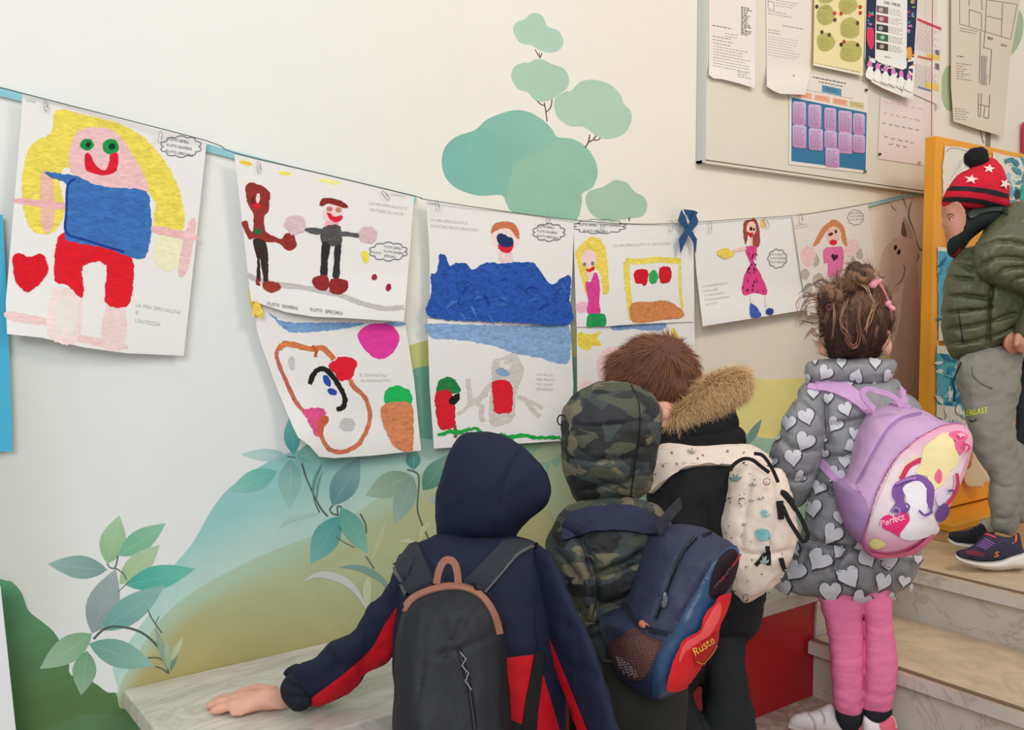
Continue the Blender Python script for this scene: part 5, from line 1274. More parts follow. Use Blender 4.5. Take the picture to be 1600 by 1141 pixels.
# his black rucksack
K = thing('rucksack', 'plain black rucksack with tan trim and loop on the back of the kneeling navy-jacketed child', 'rucksack', 'rucksacks on the children')
bag = [(627, 951), (640, 932), (660, 921), (684, 914), (718, 911), (745, 918), (766, 935), (782, 960), (790, 990), (793, 1030), (796, 1081), (799, 1141), (798, 1215), (780, 1240), (640, 1240), (615, 1220), (611, 1141), (612, 1060), (616, 1000)]
volume('main_body', [Inflate(bag, [(700, 920, 1.40), (700, 1200, 1.345)], .062, k=.8, boxy=.05, grooves=[[(787, 984), (750, 1002), (716, 1016), (680, 1026)], [(748, 935), (722, 975), (690, 1030)], [(660, 1040), (650, 1120)]], gdepth=.07, gwidth=3)], M_BLKBAG, K, h=.0045, smooth=3, wrinkle=.007, wscale=8, wst=(1.6, 1.6, .5), key='nb')
strap('trim', ['nb'], stroke([(631, 955), (643, 938), (662, 927), (690, 919), (718, 918), (743, 926), (760, 942), (773, 965), (780, 992)], 8), M_TAN, K, th=.003)
strap('shoulder_strap', ['nj', 'nl', 'nb'], [(612, 864), (634, 857), (655, 852), (668, 880), (682, 914), (660, 922), (641, 932), (628, 905)], M_STRAP, K, th=.008)
strap('strap_binding', ['nj', 'nl', 'nb'], stroke([(612, 866), (624, 900), (640, 932)], 4), M_TAN if False else mat_plain('grey_binding', (84, 82, 84)), K, th=.0095)
strap('shoulder_strap', ['nj', 'nr', 'nb'], [(784, 850), (812, 848), (838, 855), (812, 866), (780, 894), (757, 926), (740, 920), (720, 912), (755, 880)], M_STRAP, K, th=.008)
strap('strap_binding', ['nj', 'nr', 'nb'], stroke([(836, 857), (812, 868), (782, 896), (758, 926)], 3.5), mat_plain('grey_binding', (84, 82, 84)), K, th=.0095)
hl = [(682, 912), (686, 892), (693, 878), (701, 875), (709, 879), (714, 892), (716, 911)]
band('handle', [pt(x, y, 1.385) for i, (x, y) in enumerate(sm(hl, 3, closed=False))], .011, .0025, -FW, M_TAN, K)
zc = Canvas(draped(['nb']), .0003)
for off_, w, cc in ((.002, 8, (14, 14, 16)), (.003, 2.2, (60, 62, 66))): zc.k += 1; zc.add(stroke([(718, 1014), (724, 1040), (734, 1078), (742, 1140)], w), cc, grid=6, off=off_)
for p in ([(720, 1020), (728, 1030), (722, 1040), (732, 1052), (727, 1064), (737, 1078)],): zc.add(stroke(p, 1.6, 1), (150, 150, 152), grid=6, off=.004)
zc.build('zip', M_DECO, K)
strap('webbing_tail', ['nj', 'nr'], stroke([(842, 1018), (836, 1060), (830, 1100), (824, 1160)], (14, 22)), M_BLACKW, K, th=.006)

# ================================================================ 2 camouflage child
M_CAMO = mat_camo('camouflage_cloth')
WRAP.clear(); P = thing('person', 'child in a dark camouflage padded jacket with the hood up', 'person', 'children looking at the wall')
k1, k2 = floor_pt(945, 1.64, .05), floor_pt(1015, 1.62, .05); f1, f2 = floor_pt(945, 1.42, .045), floor_pt(1015, 1.40, .045)
BODYP = ([Ell((955, 700, 1.74), (.072, .092, .085)), Cap((955, 730, 1.74), .04, (955, 800, 1.70), .045), Cap((920, 860, 1.66), .06, (990, 860, 1.66), .06), Cap((955, 870, 1.66), .085, (980, 1100, 1.63), .08),
        Cap((880, 860, 1.66), .035, (890, 960, 1.68), .03), Cap((1020, 860, 1.66), .03, (1040, 960, 1.78), .026), Cap((890, 960, 1.68), .028, pt(915, 1020, 1.76), .02), Ell((960, 715, 1.83), (.013, .016, .013))] +
       [Cap(pt(hx, 1090, 1.63), .06, kx, .045) for hx, kx in ((945, k1), (1010, k2))]+[Cap(kx, .04, ft, .03) for kx, ft in ((k1, f1), (k2, f2))])
jt = [(905, 782), (885, 792), (868, 815), (855, 846), (856, 878), (866, 905), (884, 930), (905, 958), (914, 988), (920, 1020), (929, 1055), (938, 1090), (955, 1112), (1000, 1118), (1050, 1110), (1066, 1040), (1068, 950), (1060, 860), (1040, 810), (1024, 792), (985, 778), (940, 776)]
volume('jacket', [Inflate(jt, [(960, 800, 1.69), (960, 1100, 1.64)], .105, k=.9, grooves=[[(905, 838), (920, 880), (932, 940), (925, 970)], [(932, 900), (990, 875), (1040, 850)], [(935, 950), (990, 930), (1040, 905)], [(920, 1000), (960, 990)], [(858, 850), (880, 870), (905, 905)], [(905, 958), (930, 975), (960, 960)], [(925, 1040), (960, 1045)], [(870, 820), (905, 838)], [(925, 1080), (990, 1075)]], gdepth=.22, gwidth=5)], M_CAMO, P, h=.0045, smooth=3, wrinkle=.006, wscale=16, key='cj')
hd = [(880, 640), (877, 670), (876, 698), (879, 721), (884, 741), (891, 763), (902, 784), (930, 790), (960, 789), (990, 783), (1015, 768), (1021, 748), (1028, 707), (1033, 670), (1034, 650), (1028, 630), (1008, 610), (983, 600), (950, 597), (920, 604), (897, 618), (884, 633)]
volume('hood', [Inflate(hd, 1.73, .105, k=.95, grooves=[[(986, 604), (998, 630), (999, 680), (990, 740), (985, 785)], [(876, 712), (930, 722), (990, 716)], [(880, 660), (930, 668), (998, 658)], [(900, 768), (940, 762), (988, 752)], [(1000, 660), (1030, 656)], [(998, 700), (1028, 697)], [(992, 735), (1022, 733)]], gdepth=.13, gwidth=3.5)], M_CAMO, P, h=.004, smooth=3, wrinkle=.004, wscale=14, key='ch')
seam(['ch'], [[(986, 602), (998, 630), (999, 680), (990, 740), (984, 786)]], mat_plain('dark_piping', (16, 16, 18)), P, w=2.2)
seam(['cj'], [[(903, 834), (918, 880), (931, 930), (926, 962)]], mat_plain('dark_piping', (16, 16, 18)), P, w=1.6)
volume('trousers', [Cap(pt(hx, 1085, 1.63), .075, kx+Vector((0, 0, .012)), .058) for hx, kx in ((955, k1), (1008, k2))]+[Cap(kx+Vector((0, 0, .01)), .052, ft+Vector((0, 0, .006)), .04) for kx, ft in ((k1, f1), (k2, f2))], mat_plain('olive_black_trousers', (40, 40, 34), rough=.9), P, h=.006, smooth=2)
for ft in (f1, f2): volume('shoe', [Cap(ft+Vector((0, 0, .005)), .042, Vector((ft.x-.06, ft.y-.08, .04)), .036)], M_DSHOE, P, h=.005, smooth=2)
tube('hood_cord', [pt(x, y, 1.70) for x, y in sm([(882, 650), (875, 649), (871, 655), (873, 663), (879, 664)], 3, closed=False)], .0014, M_BLACKW, P, seg=6)

volume('body', BODYP, M_SKIN, P, h=.005, k=.006, smooth=2, wrap=WRAP+[])

# navy rucksack with red shape
M_NB = mat_plain('navy_nylon', (42, 50, 76), rough=.55, bump=.003, bscale=20)
M_NB2 = mat_plain('blue_vinyl', (40, 72, 108), rough=.35)
K = thing('rucksack', 'navy rucksack with blue and red printed front and mesh side pocket', 'rucksack', 'rucksacks on the children')
rb_ = [(1020, 829), (1040, 823), (1067, 820), (1096, 826), (1126, 841), (1145, 851), (1154, 863), (1152, 886), (1143, 915), (1127, 954), (1111, 998), (1092, 1033), (1068, 1066), (1042, 1088), (1018, 1092), (988, 1077), (964, 1052), (952, 1018), (936, 976), (948, 962), (973, 949), (988, 915), (1003, 870)]
volume('main_body', [Inflate(rb_, [(960, 950, 1.56), (1140, 900, 1.50), (1020, 1080, 1.50)], .085, k=.95, boxy=.06, grooves=[[(1087, 841), (1067, 864), (1050, 898), (1040, 925), (1023, 967)], [(1146, 852), (1122, 866), (1106, 890), (1084, 930), (1051, 985), (1023, 1040), (1018, 1085)]], gdepth=.07, gwidth=3)], M_NB, K, h=.004, smooth=3, wrinkle=.003, wscale=14, key='rb')
pn = sm([(1146, 854), (1153, 866), (1150, 888), (1141, 915), (1125, 954), (1109, 997), (1089, 1031), (1064, 1064), (1040, 1084), (1022, 1086), (1021, 1060), (1032, 1022), (1055, 985), (1086, 930), (1107, 892), (1124, 868)], 3)
decal('front_panel', ['rb'], [(pn, (38, 66, 100), .2)], M_NB2, K, solid=.003)
fc = Canvas(draped(['rb']), .0002)
def fa(p, col, al=.2): fc.k += 1; fc.add(p, col, al, grid=5, off=.0036+.0003*fc.k)
fa(sm([(1143, 860), (1151, 872), (1144, 905), (1131, 924), (1112, 934), (1106, 925), (1112, 895), (1126, 870)], 3), (34, 20, 28))
for i in range(10):
    a = (1114+i*3.2, 918-i*5); fa(stroke([a, (a[0]+random.uniform(3, 8), a[1]-random.uniform(4, 9))], 2, 1), random.choice([(150, 30, 60), (90, 60, 80), (170, 40, 50)]))
fa(sm(crop(920, 820, .2454, [(870, 412), (862, 470), (835, 550), (800, 620), (780, 720), (740, 820), (690, 910), (620, 990), (560, 1028), (500, 1030), (486, 1000), (505, 910), (545, 810), (590, 730), (640, 690), (690, 650), (720, 560), (770, 490), (800, 440), (850, 422)]), 3), (216, 36, 44), .3)
fa(sm(crop(920, 820, .2454, [(800, 560), (760, 640), (730, 690), (680, 720), (600, 790), (560, 860), (560, 820), (600, 740), (690, 665), (740, 560), (800, 470)]), 3), (232, 88, 88), .2)
fa(sm(crop(920, 820, .2454, [(640, 790), (700, 720), (780, 660), (778, 740), (740, 810), (690, 860), (650, 870)]), 3), (190, 28, 36), .2)
ang = math.radians(-38)
fc.k += 1; fc.text('Ruste', (1078, 1019), (math.cos(ang), math.sin(ang)), (math.sin(ang)*.9+.2, -math.cos(ang)*1.35), (238, 196, 66), 15.5, off=.0036+.0003*fc.k+.001)
fa(stroke(crop(920, 820, .2454, [(655, 835), (690, 850), (740, 800), (775, 740)]), 1.5), (220, 160, 60))
fc.build('front_print', M_DECO, K)
zp = Canvas(draped(['rb']), .0002)
zp.add(stroke([(1088, 840), (1067, 864), (1051, 898), (1040, 928), (1024, 968)], 6), (16, 18, 26), grid=6, off=.002); zp.add(stroke([(1088, 840), (1067, 864), (1051, 898), (1040, 928), (1024, 968)], 1.6), (70, 74, 84), grid=6, off=.0028)
zp.add(stroke([(1098, 838), (1112, 832)], 4, 1), (16, 18, 26), grid=6, off=.002)
zp.add(stroke([(978, 944), (986, 962), (1000, 976), (1020, 985), (1042, 990)], 8), (26, 30, 48), grid=6, off=.004)
z_ = zp.build('zip', M_DECO, K)
pl_ = volume('zip_pull', [Inflate([(1036, 926), (1042, 926), (1044, 938), (1041, 950), (1033, 950), (1034, 938)], 1.437, .004, cell=1.0)], M_STEEL, z_, h=.0016, smooth=1)
mp_ = Canvas(draped(['rb']), .0002)
mp_.sheet(sm([(957, 1004), (972, 994), (992, 982), (1005, 990), (1018, 996), (1033, 1002), (1028, 1018), (1018, 1040), (1010, 1056), (1001, 1062), (990, 1061), (974, 1052), (962, 1036), (955, 1018)], 2), (84, 52, 50), thick=.003, grid=6, off=.003)
for i in range(22):
    for j in range(16):
        x = 958+i*3.4+j*1.2; y = 1000+j*3.7+(i % 2)*1.2-i*.4
        if poly_dist(np.array([x]), np.array([y]), [(957, 1006), (992, 984), (1031, 1004), (1010, 1054), (1000, 1060), (974, 1050), (957, 1020)])[0] > 2:
            w = poly_dist(np.array([x]), np.array([y]), [(955, 1016), (974, 1028), (985, 1036), (998, 1050), (1001, 1066), (972, 1054), (957, 1032)])[0] > 0
            mp_.k += .01; mp_.add([(x, y), (x+1.6, y+.3), (x+1.6, y+1.9), (x, y+1.6)], (220, 220, 224) if w else (140, 100, 92), grid=None, off=.0042)
mp_.build('mesh_pocket', M_DECO, K)
volume('pocket_contents', [Cap(pt(1003, 975, 1.455), .006, pt(1013, 983, 1.45), .006)], mat_plain('orange_wood', (190, 110, 70)), K, h=.002, smooth=1)
band('shoulder_strap', [pt(1026, 830, 1.50), pt(1044, 806, 1.56), pt(1062, 786, 1.66)], .020, .003, -FW, mat_plain('dark_strap', (36, 40, 50), rough=.8), K)
strap('shoulder_strap', ['cj', 'ch', 'rb'], sm([(880, 826), (894, 806), (924, 796), (955, 794), (984, 794), (1010, 803), (1026, 818), (1040, 832), (1022, 838), (980, 831), (948, 831), (920, 834), (904, 838), (882, 846)], 2), mat_plain('navy_strap', (38, 44, 68), rough=.8), K, th=.008)
seam(['cj', 'ch'], [[(888, 822), (924, 814), (960, 812), (1008, 814)]], M_NAVYCUFF, K, w=2)

# ================================================================ 3 brown-haired child
WRAP.clear(); P = thing('person', 'brown-haired child in a black coat with a fur-trimmed hood leaning to the left', 'person', 'children looking at the wall')
fa1, fa2 = floor_pt(1078, 1.87, 0), floor_pt(1142, 1.89, 0)
BODYP = ([Ell((1018, 592, 2.10), (.088, .086, .09)), Cap((1036, 640, 2.08), .036, (1060, 700, 2.03), .045), Cap((1045, 740, 2.0), .065, (1130, 740, 2.0), .065), Cap((1090, 750, 2.0), .09, (1120, 930, 1.95), .085), Ell((1041, 647, 2.035), (.018, .024, .012), 10), Ell((1040, 647, 2.02), (.010, .014, .008), 10),
        Cap((1030, 760, 2.0), .04, (1000, 880, 2.04), .03), Cap((1150, 780, 2.0), .04, (1160, 900, 2.05), .03), Ell((960, 604, 2.13), (.013, .014, .014)), Cap((985, 640, 2.11), .03, (1010, 655, 2.09), .03)]+
       [Cap((1085, 950, 1.91), .05, fa1+Vector((0, 0, .08)), .032), Cap((1140, 950, 1.91), .05, fa2+Vector((0, 0, .08)), .032)])
hair = [(957, 596), (953, 580), (955, 560), (966, 548), (981, 541), (1001, 530), (1016, 525), (1034, 525), (1056, 531), (1076, 546), (1088, 565), (1093, 590), (1088, 613), (1076, 628), (1060, 634), (1048, 632), (1034, 630), (1020, 618), (1001, 604), (985, 600), (970, 598)]
hv = volume('hair', [Inflate(hair, 2.09, .105, k=.95)], mat_plain('brown_hair_base', (96, 62, 48), rough=.7), P, h=.004, smooth=3, wrinkle=.008, wscale=18, key='h3')
crown = pt(1048, 545, 2.04)
def hflow(p, n):
    d = p-crown; d = d.normalized() if d.length > 1e-4 else RT
    return d-UP*.5-RT*.25+Vector((random.uniform(-.3, .3),)*3)
def hcol(p, n, e):
    t = noise.noise(p*40)*.5+.5; a = mixc((92, 56, 42), (162, 108, 74), t*.8+random.uniform(-.2, .3)); return a if not e else mixc(a, (176, 122, 84), .3)
strands('hair_strands', hv, 9000, hflow, .034, .22, .0016, hcol, P).parent = hv
coat = [(1028, 705), (1060, 692), (1110, 690), (1150, 694), (1180, 708), (1206, 735), (1214, 790), (1205, 860), (1194, 930), (1186, 970), (1170, 998), (1120, 1004), (1060, 1004), (1030, 960), (1014, 880), (1010, 800), (1016, 745)]
volume('coat', [Inflate(coat, [(1100, 700, 2.00), (1100, 1000, 1.91)], .10, k=.9, grooves=[[(1060, 740), (1040, 800), (1046, 860)], [(1120, 735), (1100, 790), (1110, 850)]], gdepth=.1, gwidth=8), Cap((1045, 700, 2.05), .05, (1130, 690, 2.05), .05)], mat_plain('black_cotton', (16, 16, 19), rough=.85, bump=.006, bscale=12), P, h=.005, smooth=3, wrinkle=.008, wscale=12, key='bj')
volume('hood', [Inflate([(1035, 670), (1048, 660), (1070, 655), (1100, 645), (1143, 634), (1150, 646), (1155, 662), (1149, 684), (1145, 701), (1120, 706), (1088, 704), (1048, 698), (1030, 706), (1031, 690)], 2.05, .10, k=1.0, grooves=[[(1045, 690), (1100, 690), (1140, 678)]], gdepth=.1, gwidth=4)], bpy.data.materials['black_cotton'], P, h=.004, smooth=3, key='bh')
fur = [(1046, 660), (1056, 644), (1070, 634), (1086, 620), (1096, 606), (1104, 598), (1122, 590), (1146, 582), (1160, 582), (1166, 594), (1162, 610), (1148, 620), (1130, 634), (1112, 642), (1090, 648), (1070, 656), (1056, 664)]
fv = volume('fur_trim', [Inflate(fur, 2.03, .05, k=1.0)], mat_plain('fur_base', (178, 132, 86), rough=.9), P, h=.004, smooth=3)
def ffl(p, n): return n*1.0+RT*.25-UP*.6+Vector((random.uniform(-.5, .5), random.uniform(-.5, .5), random.uniform(-.5, .5)))
def fcol(p, n, e): return mixc((152, 106, 64), (212, 164, 108), random.random()) if not e else mixc((220, 178, 124), (250, 222, 178), random.random())
strands('fur_strands', fv, 14000, ffl, .042, .9, .0014, fcol, P, curl=.006).parent = fv
for a, fx in (((1085, 960, 1.96), fa1), ((1142, 960, 1.94), fa2)): pass
volume('trousers', [Inflate([(1100, 940), (1186, 935), (1184, 985), (1168, 1000), (1163, 1020), (1165, 1052), (1174, 1084), (1182, 1140), (1184, 1180), (1102, 1180), (1098, 1092), (1100, 1000)], [(1140, 960, 1.93), (1142, 1180, 1.88)], .055, k=1.0), Inflate([(1040, 960), (1120, 960), (1104, 1030), (1094, 1072), (1082, 1086), (1096, 1120), (1116, 1160), (1116, 1180), (1042, 1180), (1036, 1080)], [(1080, 960, 1.92), (1078, 1180, 1.86)], .055)], mat_plain('black_trousers', (20, 25, 28), rough=.8, bump=.005, bscale=12), P, h=.005, smooth=3, wrinkle=.006, wscale=10)
for q in (fa1, fa2): shoe('shoe', (q.x-.05, q.y-.10, 0), (q.x+.03, q.y+.045, 0), .075, .05, P, M_DSHOE, M_SOLE)

volume('body', BODYP, M_SKIN, P, h=.0035, k=.006, smooth=2, wrap=WRAP+[(Ell((1036, 648, 2.05), (.034, .030, .06)), 0), (Ell((966, 606, 2.13), (.02, .02, .03)), 0)])

# cream printed rucksack
M_CREAM = mat_plain('cream_canvas', (232, 214, 198), rough=.7, bump=.004, bscale=14, var=.04)
K = thing('rucksack', 'cream rucksack printed with small leaves and animals, black webbing straps', 'rucksack', 'rucksacks on the children')
S10 = (1100, 690, .2365)
cb = crop(*S10, [(180, 190), (220, 135), (290, 108), (360, 120), (430, 170), (520, 185), (555, 270), (585, 400), (612, 560), (600, 700), (560, 820), (480, 935), (400, 1000), (300, 1066), (230, 1050), (175, 1010), (150, 900), (110, 760), (90, 630), (110, 500), (140, 350), (160, 260)])
volume('main_body', [Inflate(cb, [(1140, 800, 1.90), (1240, 800, 1.86), (1180, 930, 1.86)], .07, k=.95, grooves=[crop(*S10, [(230, 715), (300, 740), (385, 745), (470, 740), (600, 700)]), crop(*S10, [(320, 130), (300, 260), (270, 480), (250, 680)]), crop(*S10, [(440, 260), (470, 420), (440, 600), (430, 700)])], gdepth=.13, gwidth=3.5)], M_CREAM, K, h=.004, smooth=3, wrinkle=.005, wscale=15, key='cb')
yk = [(1022, 706), (1048, 699), (1096, 703), (1143, 700), (1168, 700), (1190, 712), (1206, 724), (1180, 732), (1143, 729), (1100, 728), (1064, 735), (1040, 752), (1020, 772), (1012, 760), (1018, 728)]
strap('shoulder_yoke', ['bj', 'bh'], sm(yk, 2), M_CREAM, K, th=.010)
ck = Canvas(draped(['cb', 'bj', 'bh']), .0002)
def ca(p, col): ck.k += .02; ck.add(p, col, .1, grid=5, off=.0012+.0002*ck.k)
def lfc(x, y, s, col, n=4):
    p = crop(*S10, [(x, y)])[0]
    for i in range(n):
        a = math.radians(-150+i*120/(n-1)); ca(leaf(p, (p[0]+s*math.cos(a), p[1]+s*math.sin(a)), s*.3), col)
lfc(395, 480, 9, (122, 178, 186)); lfc(405, 500, 9, (122, 178, 186), 3); ca(crop(*S10, sm([(335, 600), (370, 580), (425, 590), (425, 650), (360, 650)], 3)), (128, 184, 190)); lfc(380, 610, 10, (128, 184, 190), 6)
lfc(215, 265, 12, (110, 146, 140), 4); lfc(325, 300, 7, (150, 158, 140), 3); lfc(365, 390, 5, (110, 110, 100), 3); lfc(320, 400, 5, (140, 146, 130), 3); lfc(400, 800, 9, (150, 176, 168), 4); lfc(270, 560, 6, (160, 150, 140), 3)
for x, y in ((185, 380), (205, 370), (190, 410), (240, 360), (255, 380), (245, 430), (260, 350), (240, 620), (250, 610), (180, 560), (200, 635), (165, 600), (310, 655), (445, 640), (320, 780), (280, 830), (295, 825), (370, 860), (230, 880), (290, 905), (185, 970), (210, 960), (200, 990), (225, 975), (400, 970), (500, 740), (480, 880), (340, 270), (300, 230), (385, 380), (270, 170), (280, 185)):
    p = crop(*S10, [(x, y)])[0]; ca(ell(*p, random.uniform(.7, 1.8), random.uniform(.7, 1.8), 0, 8), random.choice([(60, 56, 58), (110, 104, 100), (150, 120, 110)]))
for x, y in ((195, 395), (210, 975), (280, 1000), (250, 400)):
    p = crop(*S10, [(x, y)])[0]; ca(stroke(ell(p[0], p[1], 3, 4.4, 20, 10), .8, 1), (80, 74, 74))
for x, y in ((1052, 712), (1078, 708), (1062, 720), (1098, 716), (1134, 712), (1090, 724), (1040, 728), (1030, 738), (1058, 727)):
    pass
ck.build('print', M_DECO, K)
ck = Canvas(draped(['bj', 'bh']), .0002)
for x, y in ((1052, 712), (1098, 716), (1134, 709), (1090, 722), (1040, 730), (1030, 742), (1058, 727), (1160, 712)):
    ck.k += .05; ck.add(ell(x, y, 1.6, 1.6, 0, 8), (130, 118, 110), grid=5, off=.0108+.0002*ck.k)
for a in (-30, -80, -130): ck.k += .05; ck.add(leaf((1080, 716), (1080+10*math.cos(math.radians(a)), 716+10*math.sin(math.radians(a))), 3), (150, 156, 130), grid=5, off=.0108+.0002*ck.k)
ck.build('yoke_print', M_DECO, K)
bd = pt(1198, 753, 1.785)
volume('button_badge', [Inflate(ell(1198, 753, 6.6, 6.6), 1.79, .004, cell=1.0, k=.6)], mat_plain('badge_white', (236, 224, 214), rough=.3), K, h=.0018, smooth=1, key='badge')
c_ = Canvas(draped(['badge'])); c_.add(stroke(ell(1198, 753, 5, 5), 1, 1), (150, 90, 90), off=.0006); c_.text('2', (1196, 756), (1, 0), (0, -1), (120, 90, 90), 6, off=.0008); bb_ = c_.build('badge_print', M_DECO, K)
def web(name, keys, pts, w=6, th=.004): return strap(name, keys, stroke(crop(*S10, pts), w), M_BLACKW, K, th=th)
for Zs, pts, w in ((1.82, [(170, 195), (200, 150), (260, 115), (320, 122), (370, 160), (430, 205)], .0075), (1.80, [(330, 80), (380, 88), (420, 130), (460, 200), (490, 270)], .007)):
    band('carry_handle', [pt(x, y, Zs) for x, y in sm(crop(*S10, pts), 3, closed=False)], w, .002, -FW, M_BLACKW, K)
web('webbing', ['cb'], [(505, 335), (535, 350), (590, 430), (645, 510), (690, 620)], 7)
band('webbing', [pt(x, y, 1.79) for x, y in sm(crop(*S10, [(520, 345), (560, 390), (620, 470), (665, 560), (686, 625), (655, 662), (610, 600), (560, 520), (525, 440), (505, 415)]), 3, closed=False)], .0085, .002, -FW, M_BLACKW, K)
web('webbing', ['cb'], [(500, 395), (503, 450), (505, 515)], 8, .006)
web('zip_tape', ['cb'], [(418, 690), (425, 740), (425, 812)], 7); web('zip_tape', ['cb'], [(405, 735), (380, 775), (340, 818)], 6); web('zip_tape', ['cb'], [(503, 768), (515, 810), (536, 862)], 6)
# ================================================================ 4 girl in the grey heart coat
M_COAT = mat_plain('grey_quilted', (138, 138, 142), rough=.5, bump=.005, bscale=26, var=.05, spec=.5)
M_LEG = mat_plain('pink_leggings', (228, 118, 160), rough=.8, bump=.002, bscale=24, stretch=(.6, .6, 2.5), var=.04)
M_SOCK = mat_plain('dark_sock', (26, 28, 38), rough=.9)
M_WSHOE = mat_plain('white_shoe', (226, 218, 218), rough=.5)
M_LILAC = mat_plain('lilac_nylon', (204, 164, 206), rough=.5, bump=.0035, bscale=16)
M_LILAC2 = mat_plain('lilac_strap', (206, 160, 208), rough=.6)
WRAP.clear(); P = thing('person', 'child with a messy bun in a grey padded coat covered with hearts and pink leggings', 'person', 'children looking at the wall')
BODYP = [Ell((1336, 510, 2.11), (.075, .092, .082)), Cap((1336, 550, 2.11), .035, (1336, 600, 2.09), .04), Cap((1290, 650, 2.08), .05, (1385, 650, 2.09), .05), Cap((1335, 680, 2.08), .08, (1335, 880, 2.06), .085),
         Ell((1287, 541, 2.09), (.013, .022, .011)), Ell((1385, 541, 2.09), (.012, .022, .011)), Ell((1350, 525, 2.19), (.012, .014, .012)),
         Cap((1262, 680, 2.07), .035, (1240, 740, 2.09), .03), Cap((1240, 740, 2.09), .028, (1290, 800, 2.20), .02), Cap((1405, 680, 2.09), .035, (1420, 760, 2.16), .028),
         Cap((1322, 900, 2.05), .05, (1325, 1125, 2.035), .028), Cap((1370, 900, 2.05), .05, (1372, 1125, 2.03), .028)]
ct = [(1262, 597), (1248, 618), (1256, 645), (1270, 680), (1280, 720), (1270, 762), (1258, 800), (1252, 840), (1240, 864), (1228, 893), (1217, 909), (1237, 921), (1270, 931), (1305, 937), (1340, 940), (1375, 935), (1410, 923), (1426, 904), (1437, 883), (1438, 858), (1430, 800), (1425, 740), (1424, 680), (1418, 640), (1408, 606), (1396, 590), (1330, 596)]
volume('coat', [Inflate(ct, [(1330, 600, 2.10), (1330, 930, 2.05)], .115, k=.9, grooves=[[(1290, 664), (1320, 662), (1350, 654)], [(1290, 690), (1288, 660), (1287, 628)], [(1284, 715), (1310, 714), (1340, 708)], [(1300, 770), (1284, 760), (1278, 745)], [(1256, 838), (1290, 850), (1340, 858), (1400, 868), (1436, 866)], [(1300, 770), (1340, 765)], [(1320, 860), (1306, 880), (1304, 890)], [(1370, 862), (1378, 882), (1384, 890)], [(1262, 862), (1250, 885)]], gdepth=.2, gwidth=4.5)], M_COAT, P, h=.0045, smooth=3, wrinkle=.005, wscale=14, key='gc')
sl = [(1262, 604), (1250, 616), (1238, 631), (1224, 652), (1219, 678), (1208, 695), (1202, 714), (1205, 735), (1216, 752), (1226, 768), (1236, 790), (1250, 794), (1262, 780), (1272, 762), (1280, 735), (1288, 705), (1290, 670), (1288, 640), (1280, 614)]
volume('sleeve', [Inflate(sl, [(1260, 640, 2.05), (1240, 780, 2.07)], .07, grooves=[[(1248, 626), (1270, 645), (1290, 660)], [(1218, 682), (1240, 702), (1284, 706)], [(1216, 744), (1240, 752), (1270, 742)]], gdepth=.25, gwidth=4.5)], M_COAT, P, h=.004, smooth=3, wrinkle=.004, wscale=18, key='gs')
volume('sleeve', [Cap((1402, 650, 2.11), .055, (1418, 740, 2.17), .045), Cap((1418, 740, 2.17), .045, (1400, 800, 2.24), .032)], M_COAT, P, h=.005, smooth=3)
cl_ = [(1258, 571), (1269, 564), (1305, 561), (1347, 560), (1396, 563), (1402, 571), (1397, 586), (1381, 598), (1356, 601), (1326, 599), (1288, 597), (1264, 602), (1259, 590)]
volume('collar', [Inflate(cl_, 2.08, .085, k=1.1, grooves=[[(1262, 596), (1330, 594), (1390, 590)]], gdepth=.12, gwidth=3)], M_COAT, P, h=.004, smooth=3, wrinkle=.004, wscale=18, key='gk')
legl = [(1281, 925), (1283, 945), (1292, 981), (1297, 1017), (1301, 1070), (1305, 1108), (1322, 1121), (1344, 1121), (1348, 1096), (1351, 1044), (1350, 1004), (1348, 965), (1348, 925)]
legr = [(1350, 920), (1351, 965), (1352, 1005), (1352, 1045), (1350, 1085), (1349, 1106), (1362, 1114), (1378, 1116), (1390, 1112), (1398, 1083), (1402, 1040), (1399, 1007), (1394, 966), (1392, 920)]
gl = [[(1288, 968), (1318, 972), (1348, 970)], [(1302, 1075), (1325, 1082), (1348, 1080)], [(1304, 1092), (1326, 1100), (1347, 1098)], [(1293, 985), (1300, 990)], [(1296, 1000), (1302, 1003)]]
volume('leggings', [Inflate(legl, 2.035, .042, grooves=gl, gdepth=.06, gwidth=2.5), Inflate(legr, 2.03, .040, grooves=[[(1350, 1085), (1376, 1092), (1398, 1086)], [(1350, 975), (1372, 984), (1394, 978)], [(1352, 1098), (1374, 1102), (1394, 1098)]], gdepth=.06, gwidth=2.5)], M_LEG, P, h=.0035, smooth=3, k=.002, wrinkle=.0015, wscale=26, wst=(.6, .6, 2.2))
volume('sock', [Inflate([(1306, 1104), (1345, 1104), (1344, 1140), (1330, 1146), (1312, 1136)], 2.04, .03)], M_SOCK, P, h=.004, smooth=2); volume('sock', [Inflate([(1350, 1100), (1391, 1100), (1390, 1130), (1372, 1140), (1354, 1130)], 2.035, .03)], M_SOCK, P, h=.004, smooth=2)
volume('shoe', [Inflate([(1234, 1124), (1243, 1116), (1268, 1112), (1285, 1105), (1297, 1099), (1304, 1106), (1312, 1122), (1328, 1132), (1345, 1128), (1352, 1140), (1352, 1154), (1300, 1148), (1240, 1138), (1231, 1132)], [(1240, 1140, 2.09), (1350, 1140, 2.045)], .036)], M_WSHOE, P, h=.0035, smooth=2, key='gf')
volume('shoe', [Inflate([(1352, 1112), (1362, 1124), (1376, 1128), (1390, 1118), (1398, 1122), (1402, 1140), (1400, 1160), (1356, 1160), (1346, 1140)], 2.03, .040)], M_WSHOE, P, h=.0035, smooth=2, key='gg')
